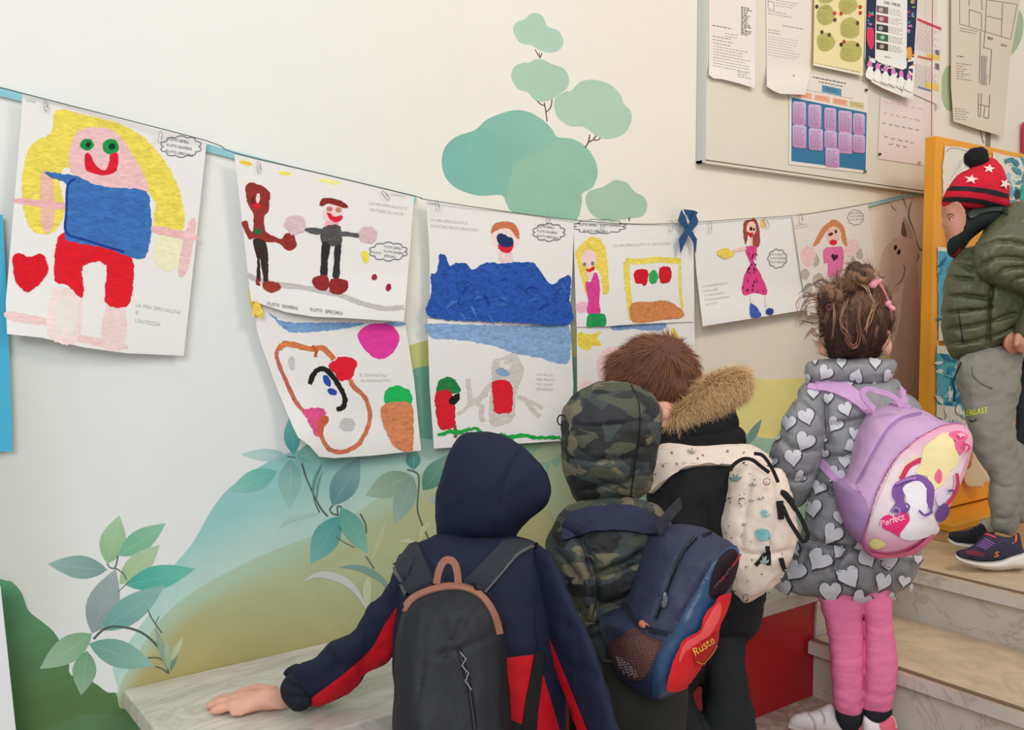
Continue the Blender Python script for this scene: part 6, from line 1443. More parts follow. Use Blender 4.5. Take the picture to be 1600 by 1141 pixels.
volume('sole', [Inflate([(1229, 1129), (1290, 1138), (1352, 1146), (1354, 1157), (1290, 1149), (1232, 1140)], [(1240, 1140, 2.09), (1350, 1140, 2.045)], .038, smooth=False)], M_SOLE, P, h=.003, smooth=1)
volume('sole', [Inflate([(1346, 1146), (1402, 1146), (1402, 1161), (1347, 1160)], 2.03, .038, smooth=False)], M_SOLE, P, h=.003, smooth=1)
decal('pink_heel_patch', ['gf'], [(sm([(1336, 1130), (1346, 1127), (1353, 1140), (1352, 1156), (1338, 1152)], 2), (226, 110, 130))], M_DECO, P, grid=4); decal('pink_heel_patch', ['gg'], [(sm([(1374, 1130), (1386, 1122), (1398, 1122), (1402, 1136), (1398, 1144), (1378, 1144)], 2), (226, 100, 124))], M_DECO, P, grid=4)
decal('shoe_straps', ['gf'], [(stroke([(1262, 1114), (1272, 1126), (1274, 1140)], 3), (180, 174, 176)), (stroke([(1280, 1108), (1288, 1120), (1288, 1132)], 3), (180, 174, 176))], M_DECO, P, grid=4)
# hair
hm = mat_plain('dark_hair_base', (70, 48, 42), rough=.7)
hcap = [(1283, 520), (1286, 545), (1296, 557), (1315, 563), (1344, 563), (1372, 556), (1384, 532), (1390, 507), (1388, 480), (1381, 461), (1364, 447), (1340, 444), (1312, 449), (1291, 463), (1282, 490)]
hv = volume('hair', [Inflate(hcap, 2.105, .092, k=1.1), Ell((1343, 432, 2.05), (.028, .029, .03)), Ell((1299, 461, 2.03), (.025, .024, .026)), Ell((1322, 452, 2.05), (.02, .014, .02))], hm, P, h=.0035, k=.006, smooth=2, wrinkle=.01, wscale=22, wst=(1.6, 1.6, .6))
bun = pt(1332, 442, 2.05); bunc = pt(1343, 430, 2.06)
def gflow(p, n):
    d = bun-p
    if d.length < .075:
        q = (p-(bunc if (p-bunc).length < .04 else pt(1300, 462, 2.04))); t = q.cross(FW*1.0+RT*.3); return t.normalized()+Vector((random.uniform(-.2, .2), random.uniform(-.2, .2), random.uniform(-.2, .2)))
    return d.normalized()+Vector((random.uniform(-.25, .25), random.uniform(-.25, .25), random.uniform(-.15, .15)))
def gcol(p, n, e):
    t = sst(555, 470, to_px(p)[1]); r = random.random()
    a = mixc((62, 42, 38), (112, 76, 56), r*.8); b = mixc((120, 82, 58), (196, 156, 122), r); return mixc(a, b, t*.85+random.uniform(-.15, .15))
strands('hair_strands', hv, 15000, gflow, .034, .03, .0013, gcol, P, curl=.0035, keep=lambda p, n: not ((p-pt(1343, 430, 2.05)).length < .036 or (p-pt(1299, 461, 2.03)).length < .03) or random.random() < .12).parent = hv
def near(p, q, r): return (p-q).length < r
b2 = pt(1299, 461, 2.03)
M_COIL = mat_plain('coiled_hair', (128, 92, 66), rough=.5, bump=.004, bscale=60, var=.35, vscale=70)
for cc, R0, tilt in ((pt(1343, 431, 2.045), .024, .5), (b2, .020, -.4)):
    a1 = (RT*math.cos(tilt)+UP*math.sin(tilt)); a2 = (UP*math.cos(tilt)-RT*math.sin(tilt))
    for L in range(3):
        P_ = []
        for k in range(20):
            t = k/19*2*math.pi*1.02
            rr = R0*(1-.25*L); P_.append(cc+a1*math.cos(t+L)*rr+a2*math.sin(t+L)*rr*.8-FW*(.004+.008*L)+FW*.004*math.sin(2*t+L))
        tube('hair_bun', P_, [.0085*(.55+.45*math.sin(math.pi*k/19)) for k in range(20)], M_COIL, hv, seg=10)
def lock(name, path, r0, col, wavy=1.0):
    pts = sm(path, 6, closed=False)
    return tube(name, [pt(x+random.uniform(-.3, .3), y+random.uniform(-.3, .3), z) for x, y, z in pts], [max(.0002, r0*math.sin(math.pi*min(.97, .15+.85*i/len(pts)))) for i in range(len(pts))], mat_plain('hair_lock', col, rough=.5), hv, seg=5)
fly = [((1292, 476), (1266, 462), (1248, 468), (1246, 492)), ((1288, 486), (1264, 482), (1246, 494), (1240, 508)), ((1290, 500), (1272, 506), (1256, 500), (1250, 506)), ((1300, 466), (1280, 446), (1262, 448), (1248, 462)), ((1288, 520), (1274, 526), (1268, 516), (1262, 524)),
       ((1292, 480), (1270, 470), (1256, 482), (1250, 500)), ((1284, 500), (1266, 496), (1252, 506)), ((1296, 470), (1276, 456), (1258, 470), (1252, 484)), ((1300, 452), (1284, 436), (1270, 446)), ((1286, 512), (1270, 516), (1258, 530)), ((1310, 446), (1306, 428), (1312, 420)), ((1346, 416), (1338, 408), (1328, 414)),
       ((1288, 526), (1276, 536), (1270, 532)), ((1360, 420), (1370, 428), (1374, 444)), ((1292, 490), (1274, 492), (1262, 488)), ((1294, 458), (1272, 462), (1256, 452))]
for i, f in enumerate(fly):
    for j in range(4):
        o_ = [(x+random.uniform(-4, 4)*(k > 0), y+random.uniform(-4, 4)*(k > 0), 2.05+random.uniform(-.02, .02)*(k > 0)) for k, (x, y) in enumerate(f)]
        lock('hair_lock', o_, random.uniform(.0004, .0011), random.choice([(150, 110, 82), (110, 76, 58), (176, 138, 106)]))
for f, col in ((((1322, 470, 1.99), (1312, 500, 1.99), (1322, 520, 2.0), (1334, 528, 2.02)), (150, 112, 84)), (((1322, 500, 2.0), (1324, 530, 2.01), (1334, 542, 2.02), (1342, 528, 2.02), (1338, 500, 2.01)), (160, 104, 88)), (((1370, 470, 2.02), (1360, 500, 2.01), (1350, 520, 2.01)), (170, 130, 100)),
               (((1300, 470, 2.0), (1304, 500, 2.0), (1300, 530, 2.03)), (150, 112, 86)), (((1378, 480, 2.04), (1372, 510, 2.03), (1366, 540, 2.04)), (140, 104, 80)), (((1330, 440, 2.02), (1352, 450, 2.02), (1362, 470, 2.02)), (186, 148, 116)), (((1310, 455, 2.01), (1296, 480, 2.01), (1290, 505, 2.03)), (160, 120, 92)), (((1345, 470, 1.99), (1340, 500, 1.99), (1352, 540, 2.01)), (130, 92, 70))):
    for j in range(4): lock('hair_lock', [(x+random.uniform(-4, 4), y+random.uniform(-3, 3), z+.012) for x, y, z in f], .0011, col)
M_PINKP = mat_plain('pink_plastic', (236, 150, 166), rough=.25)
tube('hair_band', [pt(x, y, z) for x, y, z in sm([(1352, 446, 2.04), (1364, 438, 2.04), (1376, 446, 2.05), (1388, 472, 2.08), (1393, 500, 2.10), (1390, 526, 2.12)], 4, closed=False)], .0032, M_PINKP, P)
volume('bow', [Ell((1387, 474, 2.06), (.009, .006, .006), 30), Ell((1394, 482, 2.06), (.008, .006, .006), -20)], M_PINKP, P, h=.0016, smooth=1)
volume('bow', [Ell((1370, 440, 2.04), (.012, .007, .006), 20), Ell((1362, 446, 2.04), (.01, .006, .006), -30)], M_PINKP, P, h=.0016, smooth=1)
tube('hair_tie', [pt(1295+4*math.cos(a), 481+5*math.sin(a), 2.01) for a in [math.pi*2*i/12 for i in range(12)]], .0025, mat_plain('dark_elastic', (84, 48, 50)), P, closed=True)
_vol('body', BODYP, M_SKIN, P, h=.0035, k=.005, smooth=2, wrap=WRAP+[(Ell((1286, 542, 2.08), (.018, .03, .03)), 0), (Ell((1387, 540, 2.09), (.022, .035, .03)), 0), (Ell((1350, 530, 2.16), (.05, .05, .06)), 0)])
# hearts
HD, HL = (66, 68, 78), (208, 208, 214)
def hearts(name, keys, items, rgn=None):
    c = Canvas(draped(keys), .0002)
    for x, y, s, r in items:
        c.k += .02
        c.add(heart(x+.7, y+1.0, s*1.24, r), HD, grid=5, off=.0012+.0002*c.k, drop=.03); c.k += .02
        c.add(heart(x, y, s*1.12, r), HL, .05, grid=5, off=.0014+.0002*c.k, drop=.03)
    return c.build(name, M_DECO, P)
def h4(L): return [(1200+.2103*x, 560+.2103*y, .2103*s, r) for x, y, s, r in L]
def h5(L): return [(1200+.1753*x, 760+.1753*y, .1753*s, r) for x, y, s, r in L]
hearts('heart_print', ['gs'], h4([(150, 475, 55, 8), (285, 430, 60, -18), (272, 612, 68, 25), (184, 735, 60, -5), (42, 765, 36, 10), (235, 875, 44, 60), (70, 590, 30, 20), (330, 262, 36, 0)]))
hearts('heart_print', ['gc'], h4([(500, 490, 55, 30), (575, 375, 50, -20), (612, 650, 45, 60), (572, 760, 48, 0), (505, 860, 60, 35), (385, 960, 52, 25), (340, 1115, 62, -6), (420, 600, 30, 60), (640, 560, 40, 10), (450, 300, 34, 0), (590, 200, 40, 0), (430, 700, 30, 20), (275, 1000, 26, 0)]) +
       h5([(572, 415, 82, 35), (640, 275, 60, 0), (820, 505, 52, 70), (462, 650, 90, 35), (250, 745, 90, 35), (622, 575, 52, 40), (715, 785, 92, -30), (872, 635, 74, -28), (1000, 830, 66, 22), (550, 912, 90, -4), (825, 985, 84, 32), (1070, 650, 62, -8), (1180, 820, 50, 10), (1080, 965, 50, 50), (155, 885, 66, 0), (1288, 650, 36, 5), (1210, 600, 32, 10), (1240, 880, 30, 30), (270, 560, 50, -20)]))
hearts('heart_print', ['gk'], h4([(425, 105, 52, 35), (545, 35, 36, 0), (795, 30, 44, 0), (655, 130, 48, 200), (890, 130, 44, 45), (290, 150, 34, -20), (350, 30, 20, 0), (785, 195, 26, 60)]))
seam(['gc', 'gs'], [[(1288, 625), (1289, 650), (1290, 680), (1289, 705)], [(1256, 838), (1290, 850), (1340, 858)]], mat_plain('coat_seam', (60, 62, 72)), P, w=1.4)

# lilac rucksack
K = thing('rucksack', 'lilac and pink rucksack with a padded picture front and the word Perfect in a heart', 'rucksack', 'rucksacks on the children')
lb = [(1356, 646), (1370, 640), (1386, 634), (1402, 633), (1420, 636), (1440, 641), (1468, 656), (1484, 662), (1500, 666), (1511, 675), (1515, 690), (1512, 711), (1504, 738), (1490, 768), (1474, 802), (1454, 832), (1431, 852), (1404, 864), (1376, 868), (1358, 861), (1344, 848), (1332, 834), (1322, 820), (1312, 795), (1303, 755), (1318, 747), (1326, 726), (1335, 697), (1343, 671)]
volume('main_body', [Inflate(lb, [(1330, 760, 1.97), (1510, 720, 1.91), (1380, 860, 1.90)], .095, k=.9, boxy=.07, grooves=[[(1440, 646), (1410, 653), (1389, 669), (1372, 695), (1356, 724), (1339, 756)], [(1500, 668), (1476, 670), (1454, 677), (1430, 691), (1400, 718), (1380, 752), (1364, 793), (1353, 840)]], gdepth=.06, gwidth=3)], M_LILAC, K, h=.004, smooth=3, wrinkle=.003, wscale=13, key='lb')
pnl = sm([(1500, 669), (1510, 677), (1513.5, 690), (1510, 711), (1502, 738), (1488, 768), (1472, 800), (1452, 830), (1430, 849), (1404, 861), (1376, 865), (1360, 858), (1354, 842), (1362, 812), (1370, 780), (1382, 752), (1402, 719), (1431, 692), (1455, 678), (1478, 670)], 3)
def pinkg(x, y):
    t = sst(860, 790, y); return mixc((232, 120, 170), mixc((226, 190, 204), (236, 166, 190), sst(780, 680, y)), t)
volume('front_panel', [Inflate([(p[0], p[1]) for p in pnl[::3]], [(1360, 800, 1.88), (1510, 720, 1.835), (1380, 860, 1.83)], .022, k=.35)], mat_plain('pink_padded_vinyl', (232, 160, 190), rough=.35), K, h=.003, smooth=2, key='lp') if False else None
decal('front_panel', ['lb'], [(pnl, pinkg, .1)], mat_paint('pink_padded_vinyl', rough=.3, amount=.1), K, solid=.008, grid=6)
fc = Canvas(draped(['lb']), .0002); S11 = (1340, 620, .2278)
def fb(p, col, al=.1, s=1): fc.k += 1; fc.add(sm(crop(*S11, p), s) if s > 1 else crop(*S11, p), col, al, grid=5, off=.0084+.00022*fc.k)
fb([(80, 960), (130, 780), (200, 600), (280, 450), (400, 340), (500, 280), (600, 245), (690, 235), (730, 270), (735, 330), (700, 460), (640, 620), (560, 790), (480, 910), (380, 980), (270, 1030), (160, 1040), (100, 1020)], lambda x, y: mixc((234, 216, 222), (230, 170, 196), sst(735, 680, y)+sst(815, 850, y)), .05, 3)
fc.k += 1; fc.add(stroke(crop(*S11, [(300, 580), (340, 500), (390, 460), (440, 445)]), 8), (206, 52, 92), grid=5, off=.0084+.00022*fc.k)
fc.k += 1; fc.add(stroke(crop(*S11, [(280, 560), (325, 480), (380, 430), (440, 420)]), 3), (236, 214, 170), grid=5, off=.0084+.00022*fc.k)
fc.k += 1; fc.add(stroke(crop(*S11, [(650, 520), (655, 600), (620, 680), (575, 740)]), 5), (210, 60, 100), grid=5, off=.0084+.00022*fc.k)
fc.k += 1; fc.add(stroke(crop(*S11, [(632, 530), (632, 600), (600, 670)]), 2.4), (236, 170, 190), grid=5, off=.0084+.00022*fc.k)
# soft clouds in cream, white and violet
fb([(450, 380), (480, 340), (520, 310), (560, 280), (610, 270), (640, 300), (640, 350), (660, 400), (650, 470), (600, 520), (570, 590), (520, 640), (470, 640), (470, 560), (400, 540), (430, 480)], (236, 220, 164), .2, 3)
fb([(620, 275), (680, 262), (720, 280), (700, 310), (700, 360), (665, 400), (640, 350), (650, 320), (625, 300)], (232, 104, 146), .2, 3)
fb([(510, 560), (540, 500), (560, 520), (555, 570), (530, 600)], (232, 104, 146), .1, 3)
fb([(240, 640), (270, 600), (330, 570), (400, 550), (460, 570), (500, 620), (500, 700), (470, 790), (420, 810), (400, 770), (440, 700), (380, 620), (330, 650), (320, 720), (330, 790), (270, 800), (225, 790), (260, 740), (235, 690)], (124, 84, 156), .2, 3)
fb([(310, 640), (360, 600), (420, 590), (460, 640), (450, 720), (470, 780), (500, 830), (520, 900), (440, 940), (340, 960), (280, 940), (300, 880), (340, 820), (330, 760), (330, 700)], (236, 230, 236), .1, 3)
fb([(500, 800), (520, 750), (560, 720), (590, 760), (560, 820), (520, 840)], (112, 74, 146), .2, 3); fb([(510, 690), (560, 640), (600, 620), (600, 670), (560, 710), (520, 740)], (222, 206, 226), .1, 3)
fb([(110, 990), (130, 960), (170, 965), (190, 990), (140, 1015)], (236, 226, 140), .2, 3)
fb([(100, 1030), (180, 1045), (280, 1035), (380, 990), (470, 920), (520, 925), (470, 985), (380, 1030), (270, 1058), (150, 1060)], (236, 120, 160), .1, 3)
p_ = (1340+.2278*255, 620+.2278*865)
fc.k += 1; fc.add([(p_[0]+(x-p_[0])*1.0, p_[1]+(y-p_[1])*.78-(x-p_[0])*.16) for x, y in heart(p_[0], p_[1], 21, -8)], (226, 44, 116), grid=5, off=.0084+.00022*fc.k)
fc.k += 1; fc.text('Perfect', (1379, 824), (.96, -.36), (-.1, -1.1), (246, 226, 236), 11.6, off=.0084+.00022*fc.k+.0004)
for p, w, cc in (([(235, 800), (250, 775), (285, 785), (280, 815), (255, 812)], 3, (150, 120, 180)), ([(300, 800), (330, 790), (345, 760), (330, 740)], 3, (104, 70, 140)), ([(400, 780), (430, 800), (465, 780), (455, 750)], 3, (120, 84, 156)), ([(270, 620), (330, 590), (400, 575)], 4, (168, 120, 190)), ([(570, 640), (600, 630), (605, 655)], 2.4, (104, 80, 140)), ([(660, 300), (690, 285)], 3, (246, 170, 196)), ([(670, 330), (705, 345), (690, 380)], 3, (214, 70, 120))):
    fc.k += 1; fc.add(stroke(crop(*S11, p), w), cc, grid=5, off=.0084+.00022*fc.k)
fc.build('front_print', M_DECO, K)
strap('piping', ['lb'], stroke([(1500, 667), (1477, 669), (1454, 676), (1430, 690), (1400, 717), (1380, 751), (1364, 792), (1353, 840), (1358, 858), (1374, 867)], 2.6), mat_plain('mauve_piping', (176, 112, 160)), K, th=.009, grid=5)
zc = Canvas(draped(['lb']), .0003)
zp_ = [(1440, 646), (1410, 653), (1389, 669), (1372, 695), (1356, 724), (1339, 756)]
zc.add(stroke(zp_, 5), (184, 140, 196), grid=6, off=.0015); zc.add(stroke(zp_, 1.4), (150, 112, 170), grid=6, off=.0022); zz = zc.build('zip', M_DECO, K)
tube('zip_pull', [pt(x, y, 1.872) for x, y in [(1340, 756), (1345, 764), (1352, 774), (1359, 783), (1354, 780), (1346, 770), (1340, 762)]], .0022, M_LILAC2, zz, seg=6)
strap('side_pocket', ['lb'], sm([(1304, 758), (1318, 750), (1330, 762), (1345, 772), (1356, 790), (1354, 830), (1350, 852), (1334, 838), (1322, 820), (1312, 796)], 2), mat_plain('lilac_mesh', (176, 138, 190), rough=.8), K, th=.003)
strap('shoulder_strap', ['gc', 'gs', 'gk', 'lb'], sm([(1262, 610), (1269, 599), (1284, 595), (1305, 596), (1326, 604), (1347, 620), (1366, 638), (1366, 646), (1356, 650), (1337, 635), (1314, 622), (1288, 613)], 2), M_LILAC2, K, th=.008)
strap('shoulder_strap', ['gc', 'gk', 'lb'], stroke([(1278, 714), (1294, 735), (1310, 752)], 12), M_LILAC2, K, th=.005)
strap('shoulder_strap', ['gc', 'gk', 'lb'], sm([(1402, 604), (1412, 612), (1424, 628), (1424, 640), (1400, 636), (1392, 630), (1406, 624)], 2), M_LILAC2, K, th=.006)
band('handle', [pt(x, y, z) for x, y, z in sm([(1366, 640, 1.93), (1350, 622, 1.93), (1348, 612, 1.93), (1358, 608, 1.93), (1372, 612, 1.92), (1390, 617, 1.92), (1402, 626, 1.92), (1408, 636, 1.92)], 3, closed=False)], .012, .003, -FW, M_LILAC2, K)

# ================================================================ 5 child on the landing
M_GREEN = mat_plain('olive_quilted', (84, 88, 60), rough=.42, bump=.004, bscale=30, var=.06, spec=.5)
M_GREY = mat_plain('grey_sweat', (136, 134, 126), rough=.9, bump=.004, bscale=10, var=.05)
M_KNITR = mat_plain('red_knit', (206, 20, 48), rough=.9, bump=.0015, bscale=220, stretch=(1, 1, 2))
M_KNITB = mat_plain('black_knit', (24, 26, 30), rough=.95, bump=.001, bscale=240)
WRAP.clear(); P = thing('person', 'child in an olive quilted jacket and red bobble hat standing on the landing', 'person', 'children looking at the wall')
ZR = 2.40
BODYP = [Ell((1522, 325, ZR), (.078, .095, .072)), Inflate([(1479, 318), (1478, 334), (1476, 340), (1471, 352), (1476, 357), (1476, 363), (1479, 367), (1477, 372), (1480, 382), (1488, 390), (1510, 392), (1545, 380), (1556, 340), (1545, 312)], ZR, .062, k=.9, cell=2.0),
         Cap((1530, 370, ZR), .035, (1545, 420, ZR), .045), Cap((1545, 420, ZR), .07, (1545, 530, ZR), .075), Cap((1580, 410, ZR-.08), .035, (1640, 480, ZR-.1), .028), Cap((1640, 480, ZR-.1), .026, (1602, 525, ZR-.08), .018), Cap((1602, 525, ZR-.08), .018, (1594, 535, ZR-.08), .018),
         Cap((1594, 530, ZR-.08), .010, (1593, 546, ZR-.08), .007), Cap((1600, 532, ZR-.08), .010, (1600, 549, ZR-.08), .007), Cap((1606, 532, ZR-.07), .010, (1607, 548, ZR-.07), .007), Cap((1612, 530, ZR-.06), .009, (1613, 545, ZR-.06), .006), Cap((1590, 526, ZR-.09), .009, (1588, 538, ZR-.1), .007),
         Cap((1545, 560, ZR), .06, (1572, 850, ZR-.02), .03)]
hat = [(1472, 322), (1477, 302), (1486, 287), (1502, 271), (1518, 262), (1534, 252), (1546, 247), (1558, 252), (1567, 262), (1571, 275), (1576, 288), (1577, 303), (1574, 323), (1545, 326), (1512, 328), (1492, 325)]
volume('hat', [Inflate(hat, ZR, .088, k=1.0, cell=2.0)], M_KNITR, P, h=.004, smooth=3, wrinkle=.002, wscale=20, key='ht')
pv = volume('pompom', [Ell((1526, 247, ZR-.01), (.028, .027, .028))], M_KNITB, P, h=.003, smooth=1, wrinkle=.004, wscale=60)
strands('pompom_yarn', pv, 2500, lambda p, n: n+Vector((random.uniform(-.6, .6), random.uniform(-.6, .6), random.uniform(-.6, .6))), .008, 1.5, .0014, lambda p, n, e: (28, 30, 34), P, mat=M_HAIR).parent = pv
S12 = (1460, 220, .1752)
def star(cx, cy, r, rot=0, sy=1.0): return [(cx+(r if k % 2 == 0 else r*.42)*math.sin(math.radians(rot+k*36)), cy-sy*(r if k % 2 == 0 else r*.42)*math.cos(math.radians(rot+k*36))) for k in range(10)]
BK = (32, 34, 38)
decal('hat_pattern', ['ht'], [(crop(*S12, [(128, 406), (300, 408), (450, 424), (560, 446), (662, 480), (660, 516), (560, 494), (450, 468), (300, 448), (108, 444)]), BK), (crop(*S12, [(88, 506), (200, 500), (320, 506), (450, 526), (560, 556), (650, 584), (640, 600), (480, 588), (420, 562), (300, 546), (180, 542), (76, 544)]), BK)] +
      [(star(*crop(*S12, [(x, y)])[0], r, ro, sy), (234, 216, 208)) for x, y, r, ro, sy in ((484, 255, 9.5, 8, .75), (328, 350, 11.5, 10, .62), (614, 388, 8.5, 25, .95))] + [(crop(*S12, [(250, 284), (300, 264), (312, 268), (268, 292)]), (234, 216, 208))], M_DECO, P, grid=4)
volume('neck_warmer', [Inflate([(1482, 363), (1490, 356), (1496, 340), (1502, 330), (1525, 328), (1548, 324), (1574, 325), (1577, 338), (1560, 350), (1536, 358), (1514, 378), (1500, 396), (1489, 403), (1481, 396), (1479, 378)], ZR, .098, k=1.4, cell=2.0)], mat_plain('dark_green_fleece', (24, 36, 34), rough=.95, bump=.002, bscale=90), P, h=.004, smooth=3, wrinkle=.002, key='nw')
volume('hair', [Inflate([(1496, 322), (1514, 322), (1518, 340), (1508, 356), (1499, 354), (1497, 338)], ZR, .075, k=1.3, cell=1.5)], hm, P, h=.003, smooth=2)
decal('red_edge', ['nw'], [(stroke([(1486, 402), (1494, 396), (1500, 388)], 3), (190, 24, 50))], M_DECO, P, grid=3)
S13 = (1430, 200, .3154)
jk = crop(*S13, [(300, 580), (360, 480), (430, 410), (480, 370), (560, 358), (680, 380), (760, 500), (740, 1000), (640, 1060), (540, 1040), (490, 1060), (400, 1108), (300, 1138), (205, 1146), (165, 1112), (140, 1040), (128, 950), (134, 840), (150, 740), (182, 660), (235, 600)])
jg = [crop(*S13, p) for p in ([(175, 655), (230, 680), (285, 700)], [(148, 735), (210, 745), (290, 750)], [(132, 835), (250, 830), (380, 850)], [(130, 920), (250, 905), (380, 890)], [(138, 1000), (250, 985), (370, 960), (500, 920)], [(160, 1070), (300, 1055), (420, 1020), (500, 985)], [(385, 770), (370, 870), (360, 1080)], [(200, 620), (260, 640)])]
volume('jacket', [Inflate(jk, ZR, .105, k=.9, grooves=jg, gdepth=.22, gwidth=2.6, cell=2.0)], M_GREEN, P, h=.004, smooth=3, wrinkle=.004, wscale=22, key='rj')
sg = [crop(*S13, p) for p in ([(285, 640), (330, 590), (420, 560), (560, 580)], [(300, 720), (360, 660), (450, 640), (620, 660)], [(380, 765), (440, 700), (560, 690)], [(450, 800), (500, 745), (640, 730)])]
volume('sleeve', [Inflate(crop(*S13, [(286, 640), (300, 570), (350, 520), (420, 480), (520, 470), (640, 520), (740, 650), (760, 800), (640, 900), (560, 840), (480, 806), (400, 776), (320, 730)]), ZR-.09, .07, grooves=sg, gdepth=.22, gwidth=2.6, cell=2.0)], M_GREEN, P, h=.004, smooth=3, wrinkle=.004, wscale=22, key='rs')
volume('cuff', [Cap((1618, 490, ZR-.09), .036, (1604, 518, ZR-.08), .03)], M_GREEN, P, h=.004, smooth=2)
strap('collar', ['nw', 'rj', 'ht'], sm(crop(*S12, [(310, 650), (360, 620), (450, 596), (560, 584), (640, 592), (658, 630), (652, 668), (600, 640), (500, 640), (400, 665), (330, 700), (300, 690)]), 2), mat_plain('collar_green', (40, 56, 48), rough=.6), P, th=.006, grid=5)
seam(['rj'], [crop(*S13, [(214, 905), (222, 960), (240, 1085)])], mat_plain('pocket_zip', (40, 40, 34)), P, w=2.4, name='pocket_zip')
S14 = (1430, 520, .3505)
pts = crop(*S14, [(200, 110), (185, 200), (213, 320), (250, 480), (298, 600), (332, 650), (326, 740), (340, 830), (350, 885), (400, 905), (440, 912), (458, 860), (482, 720), (470, 620), (450, 560), (452, 400), (468, 200), (478, 80), (400, 60), (300, 70)])
volume('trousers', [Inflate(pts, ZR-.02, .07, k=1.0, cell=2.0, grooves=[crop(*S14, [(330, 650), (390, 690), (440, 680)]), crop(*S14, [(345, 820), (400, 835), (462, 822)])], gdepth=.14, gwidth=3), Inflate([(x+14, y-22) for x, y in pts[3:15]], ZR+.09, .05, cell=2.0)], M_GREY, P, h=.004, k=.004, smooth=3, wrinkle=.006, wscale=16, key='rt')
seam(['rt'], [crop(*S14, [(252, 150), (258, 190), (290, 225), (345, 250)])], mat_plain('pocket_line', (80, 80, 76)), P, w=1.6, name='pocket_edge')
c_ = Canvas(draped(['rt']), .0003); c_.text('EVERLAST', (1499, 652), (.72, -.11), (.1, -1.0), (206, 214, 50), 13.5, off=.0016)
c_.k = 3
for it in (1.25,): c_.text('EVERLAST', (1499.7, 651.7), (.72, -.11), (.1, -1.0), (206, 214, 50), 13.5, off=.0018)
c_.add(stroke([(1515, 656), (1520, 659), (1526, 655)], 2.4), (50, 50, 50), grid=4, off=.0016); c_.build('leg_print', M_DECO, P)
tube('drawcord', [pt(x, y, ZR-.075) for x, y in sm([(1502, 566), (1496, 580), (1489, 598), (1492, 612), (1490, 628)], 3, closed=False)], .0022, M_BLACKW, P, seg=6)
M_TR = mat_plain('navy_mesh_trainer', (48, 44, 66), rough=.7, var=.2, vscale=60); M_TR2 = mat_plain('dark_trainer', (30, 30, 40), rough=.7)
S15 = (1450, 700, .1753)
volume('shoe', [Inflate(crop(*S15, [(245, 935), (270, 912), (340, 900), (400, 870), (440, 830), (490, 780), (520, 758), (600, 775), (700, 800), (760, 790), (790, 755), (815, 760), (835, 860), (860, 940), (856, 990), (640, 1010), (450, 1010), (280, 975)]), ZR-.068, .034, cell=1.5)], M_TR, P, h=.003, smooth=2, key='s1')
volume('sole', [Inflate(crop(*S15, [(240, 945), (290, 985), (400, 1010), (520, 1015), (640, 1000), (740, 960), (830, 940), (870, 945), (880, 1060), (760, 1078), (640, 1092), (500, 1082), (340, 1035), (255, 995)]), ZR-.072, .036, cell=1.5, boxy=.012)], M_SOLE, P, h=.0025, smooth=1)
volume('shoe', [Inflate(crop(*S15, [(178, 800), (200, 750), (280, 742), (350, 735), (430, 700), (500, 645), (520, 665), (560, 690), (600, 740), (560, 830), (440, 860), (300, 850), (200, 830)]), ZR+.07, .036, cell=1.5)], M_TR2, P, h=.003, smooth=2, key='s2')
volume('sole', [Inflate(crop(*S15, [(176, 800), (240, 838), (330, 850), (440, 855), (560, 850), (560, 885), (400, 905), (260, 888), (190, 850)]), ZR+.07, .04, cell=1.5, boxy=.012)], M_SOLE, P, h=.0025, smooth=1)
sd = Canvas(draped(['s1']), .0002)
for y in range(5): sd.k += .5; sd.add(stroke(crop(*S15, [(430+y*18, 870-y*14), (470+y*22, 880-y*10), (520+y*18, 905-y*12)]), 2), (128, 92, 158), grid=4, off=.0012+.0002*sd.k)
sd.add(crop(*S15, [(500, 760), (590, 790), (610, 812), (510, 778)]), (226, 60, 90), grid=4, off=.002); sd.add(crop(*S15, sm([(740, 850), (785, 835), (790, 770), (775, 800), (765, 850)], 2)), (230, 110, 60), grid=4, off=.002)
sd.add(crop(*S15, sm([(330, 920), (420, 915), (500, 940), (480, 965), (360, 950)], 2)), (120, 50, 70), .3, grid=4, off=.0014)
sd.k += 3; sd.text('S', (1551.5, 870), (1.5, 0), (.2, -1), (232, 122, 66), 11.5, off=.0022); sd.text('S', (1552.3, 869.5), (1.5, 0), (.2, -1), (232, 122, 66), 11.5, off=.0023); sd.build('shoe_print', M_DECO, P)
decal('shoe_laces', ['s2'], [(stroke(crop(*S15, [(340+i*36, 750-i*18), (370+i*36, 758-i*18)]), 2), (70, 60, 90)) for i in range(4)], M_DECO, P, grid=4)
tube('sock', [pt(1544, 812, ZR+.06), pt(1549, 828, ZR+.06)], .022, mat_plain('pale_sock', (206, 196, 184)), P)
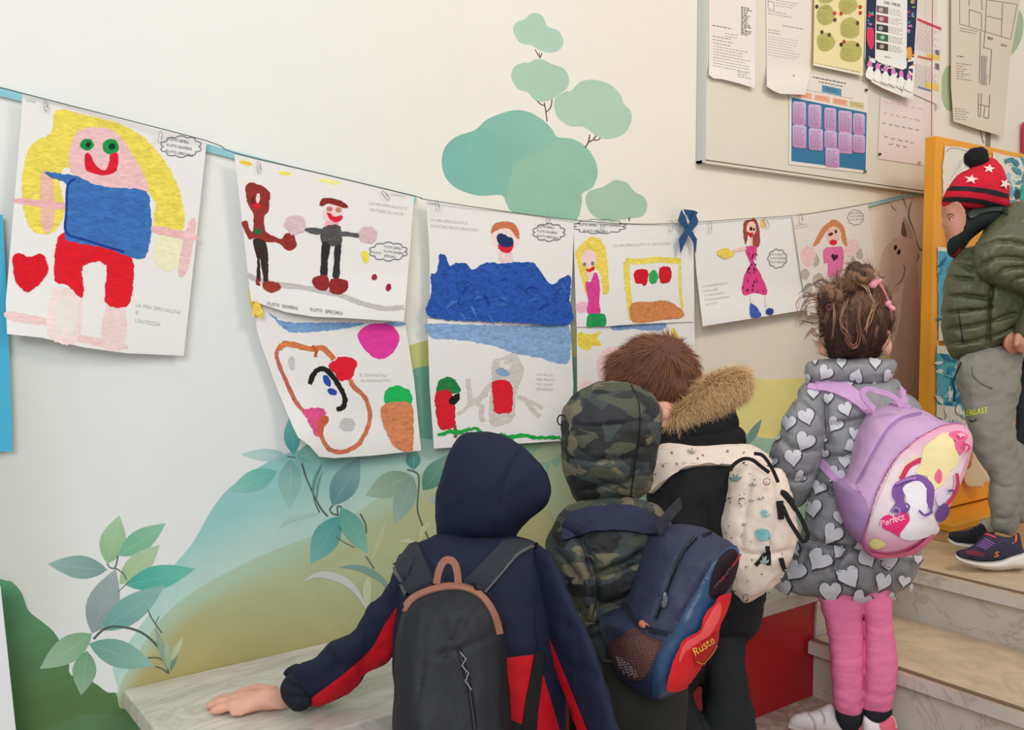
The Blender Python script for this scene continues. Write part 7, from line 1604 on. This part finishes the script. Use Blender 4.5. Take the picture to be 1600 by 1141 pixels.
volume('lower_leg', [Cap((1566, 815, ZR-.03), .026, (1576, 845, ZR-.03), .024)], M_SKIN, P, h=.004, smooth=1) if False else None
M_FACE = mat_plain('face_skin', (196, 138, 116), rough=.6, var=.04, vscale=40)
_vol('body', BODYP, M_FACE, P, h=.003, k=.008, smooth=2, key='rf', wrap=WRAP+[(Ell((1480, 350, ZR), (.030, .06, .09)), 0), (Ell((1603, 536, ZR-.08), (.05, .035, .06)), 0)])
decal('face_features', ['rf'], [(ell(1486, 343, 2.6, 1.6, 5, 12), (236, 230, 226)), (ell(1485, 343, 1.3, 1.6, 0, 10), (56, 38, 30)), (stroke([(1481, 337), (1486, 335), (1491, 337)], 1.4), (70, 48, 40)), (stroke([(1478, 367), (1483, 368)], 1.3, 1), (168, 84, 78)), (stroke([(1482, 341), (1487, 340), (1490, 343)], .7), (60, 40, 34))], M_DECO, P, grid=3)
# dark bag at the frame edge, pale cloth figure on the board
o = thing('tote_bag', 'dark cloth bag at the right edge beside the grey trousers', 'bag')
_vol('bag_body', [Inflate([(1588, 566), (1600, 556), (1640, 558), (1646, 640), (1644, 736), (1600, 738), (1584, 730), (1588, 650)], 2.54, .03, smooth=False)], mat_plain('dark_cloth', (30, 36, 42), rough=.9, bump=.004, bscale=12), o, h=.005, smooth=3)
band('strap', [pt(1612, 560, 2.53), pt(1610, 548, 2.45), pt(1607, 530, 2.33), pt(1618, 540, 2.40), pt(1630, 560, 2.54)], .014, .002, -FW, M_BLACKW, o)
ZCF = to_px(on_y(1515, 720, YB-.008))[2]
o = _vol('cloth_figure', [Inflate(crop(*S15, [(360, -160), (382, 0), (384, 90), (374, 170), (330, 210), (315, 270), (335, 330), (380, 352), (440, 350), (494, 356), (500, 320), (545, 300), (545, 250), (500, 190), (450, 110), (430, 0), (420, -150)]), ZCF, .010, cell=1.5)], mat_plain('cream_cloth', (226, 206, 172), rough=.9, bump=.003, bscale=30), None, h=.003, smooth=2)
tag(o, 'cream cloth cutout hanging at the foot of the yellow display board', 'cutout')
print('CL', on_y(1510, 720, YB), to_px(on_y(1510, 720, YB)))
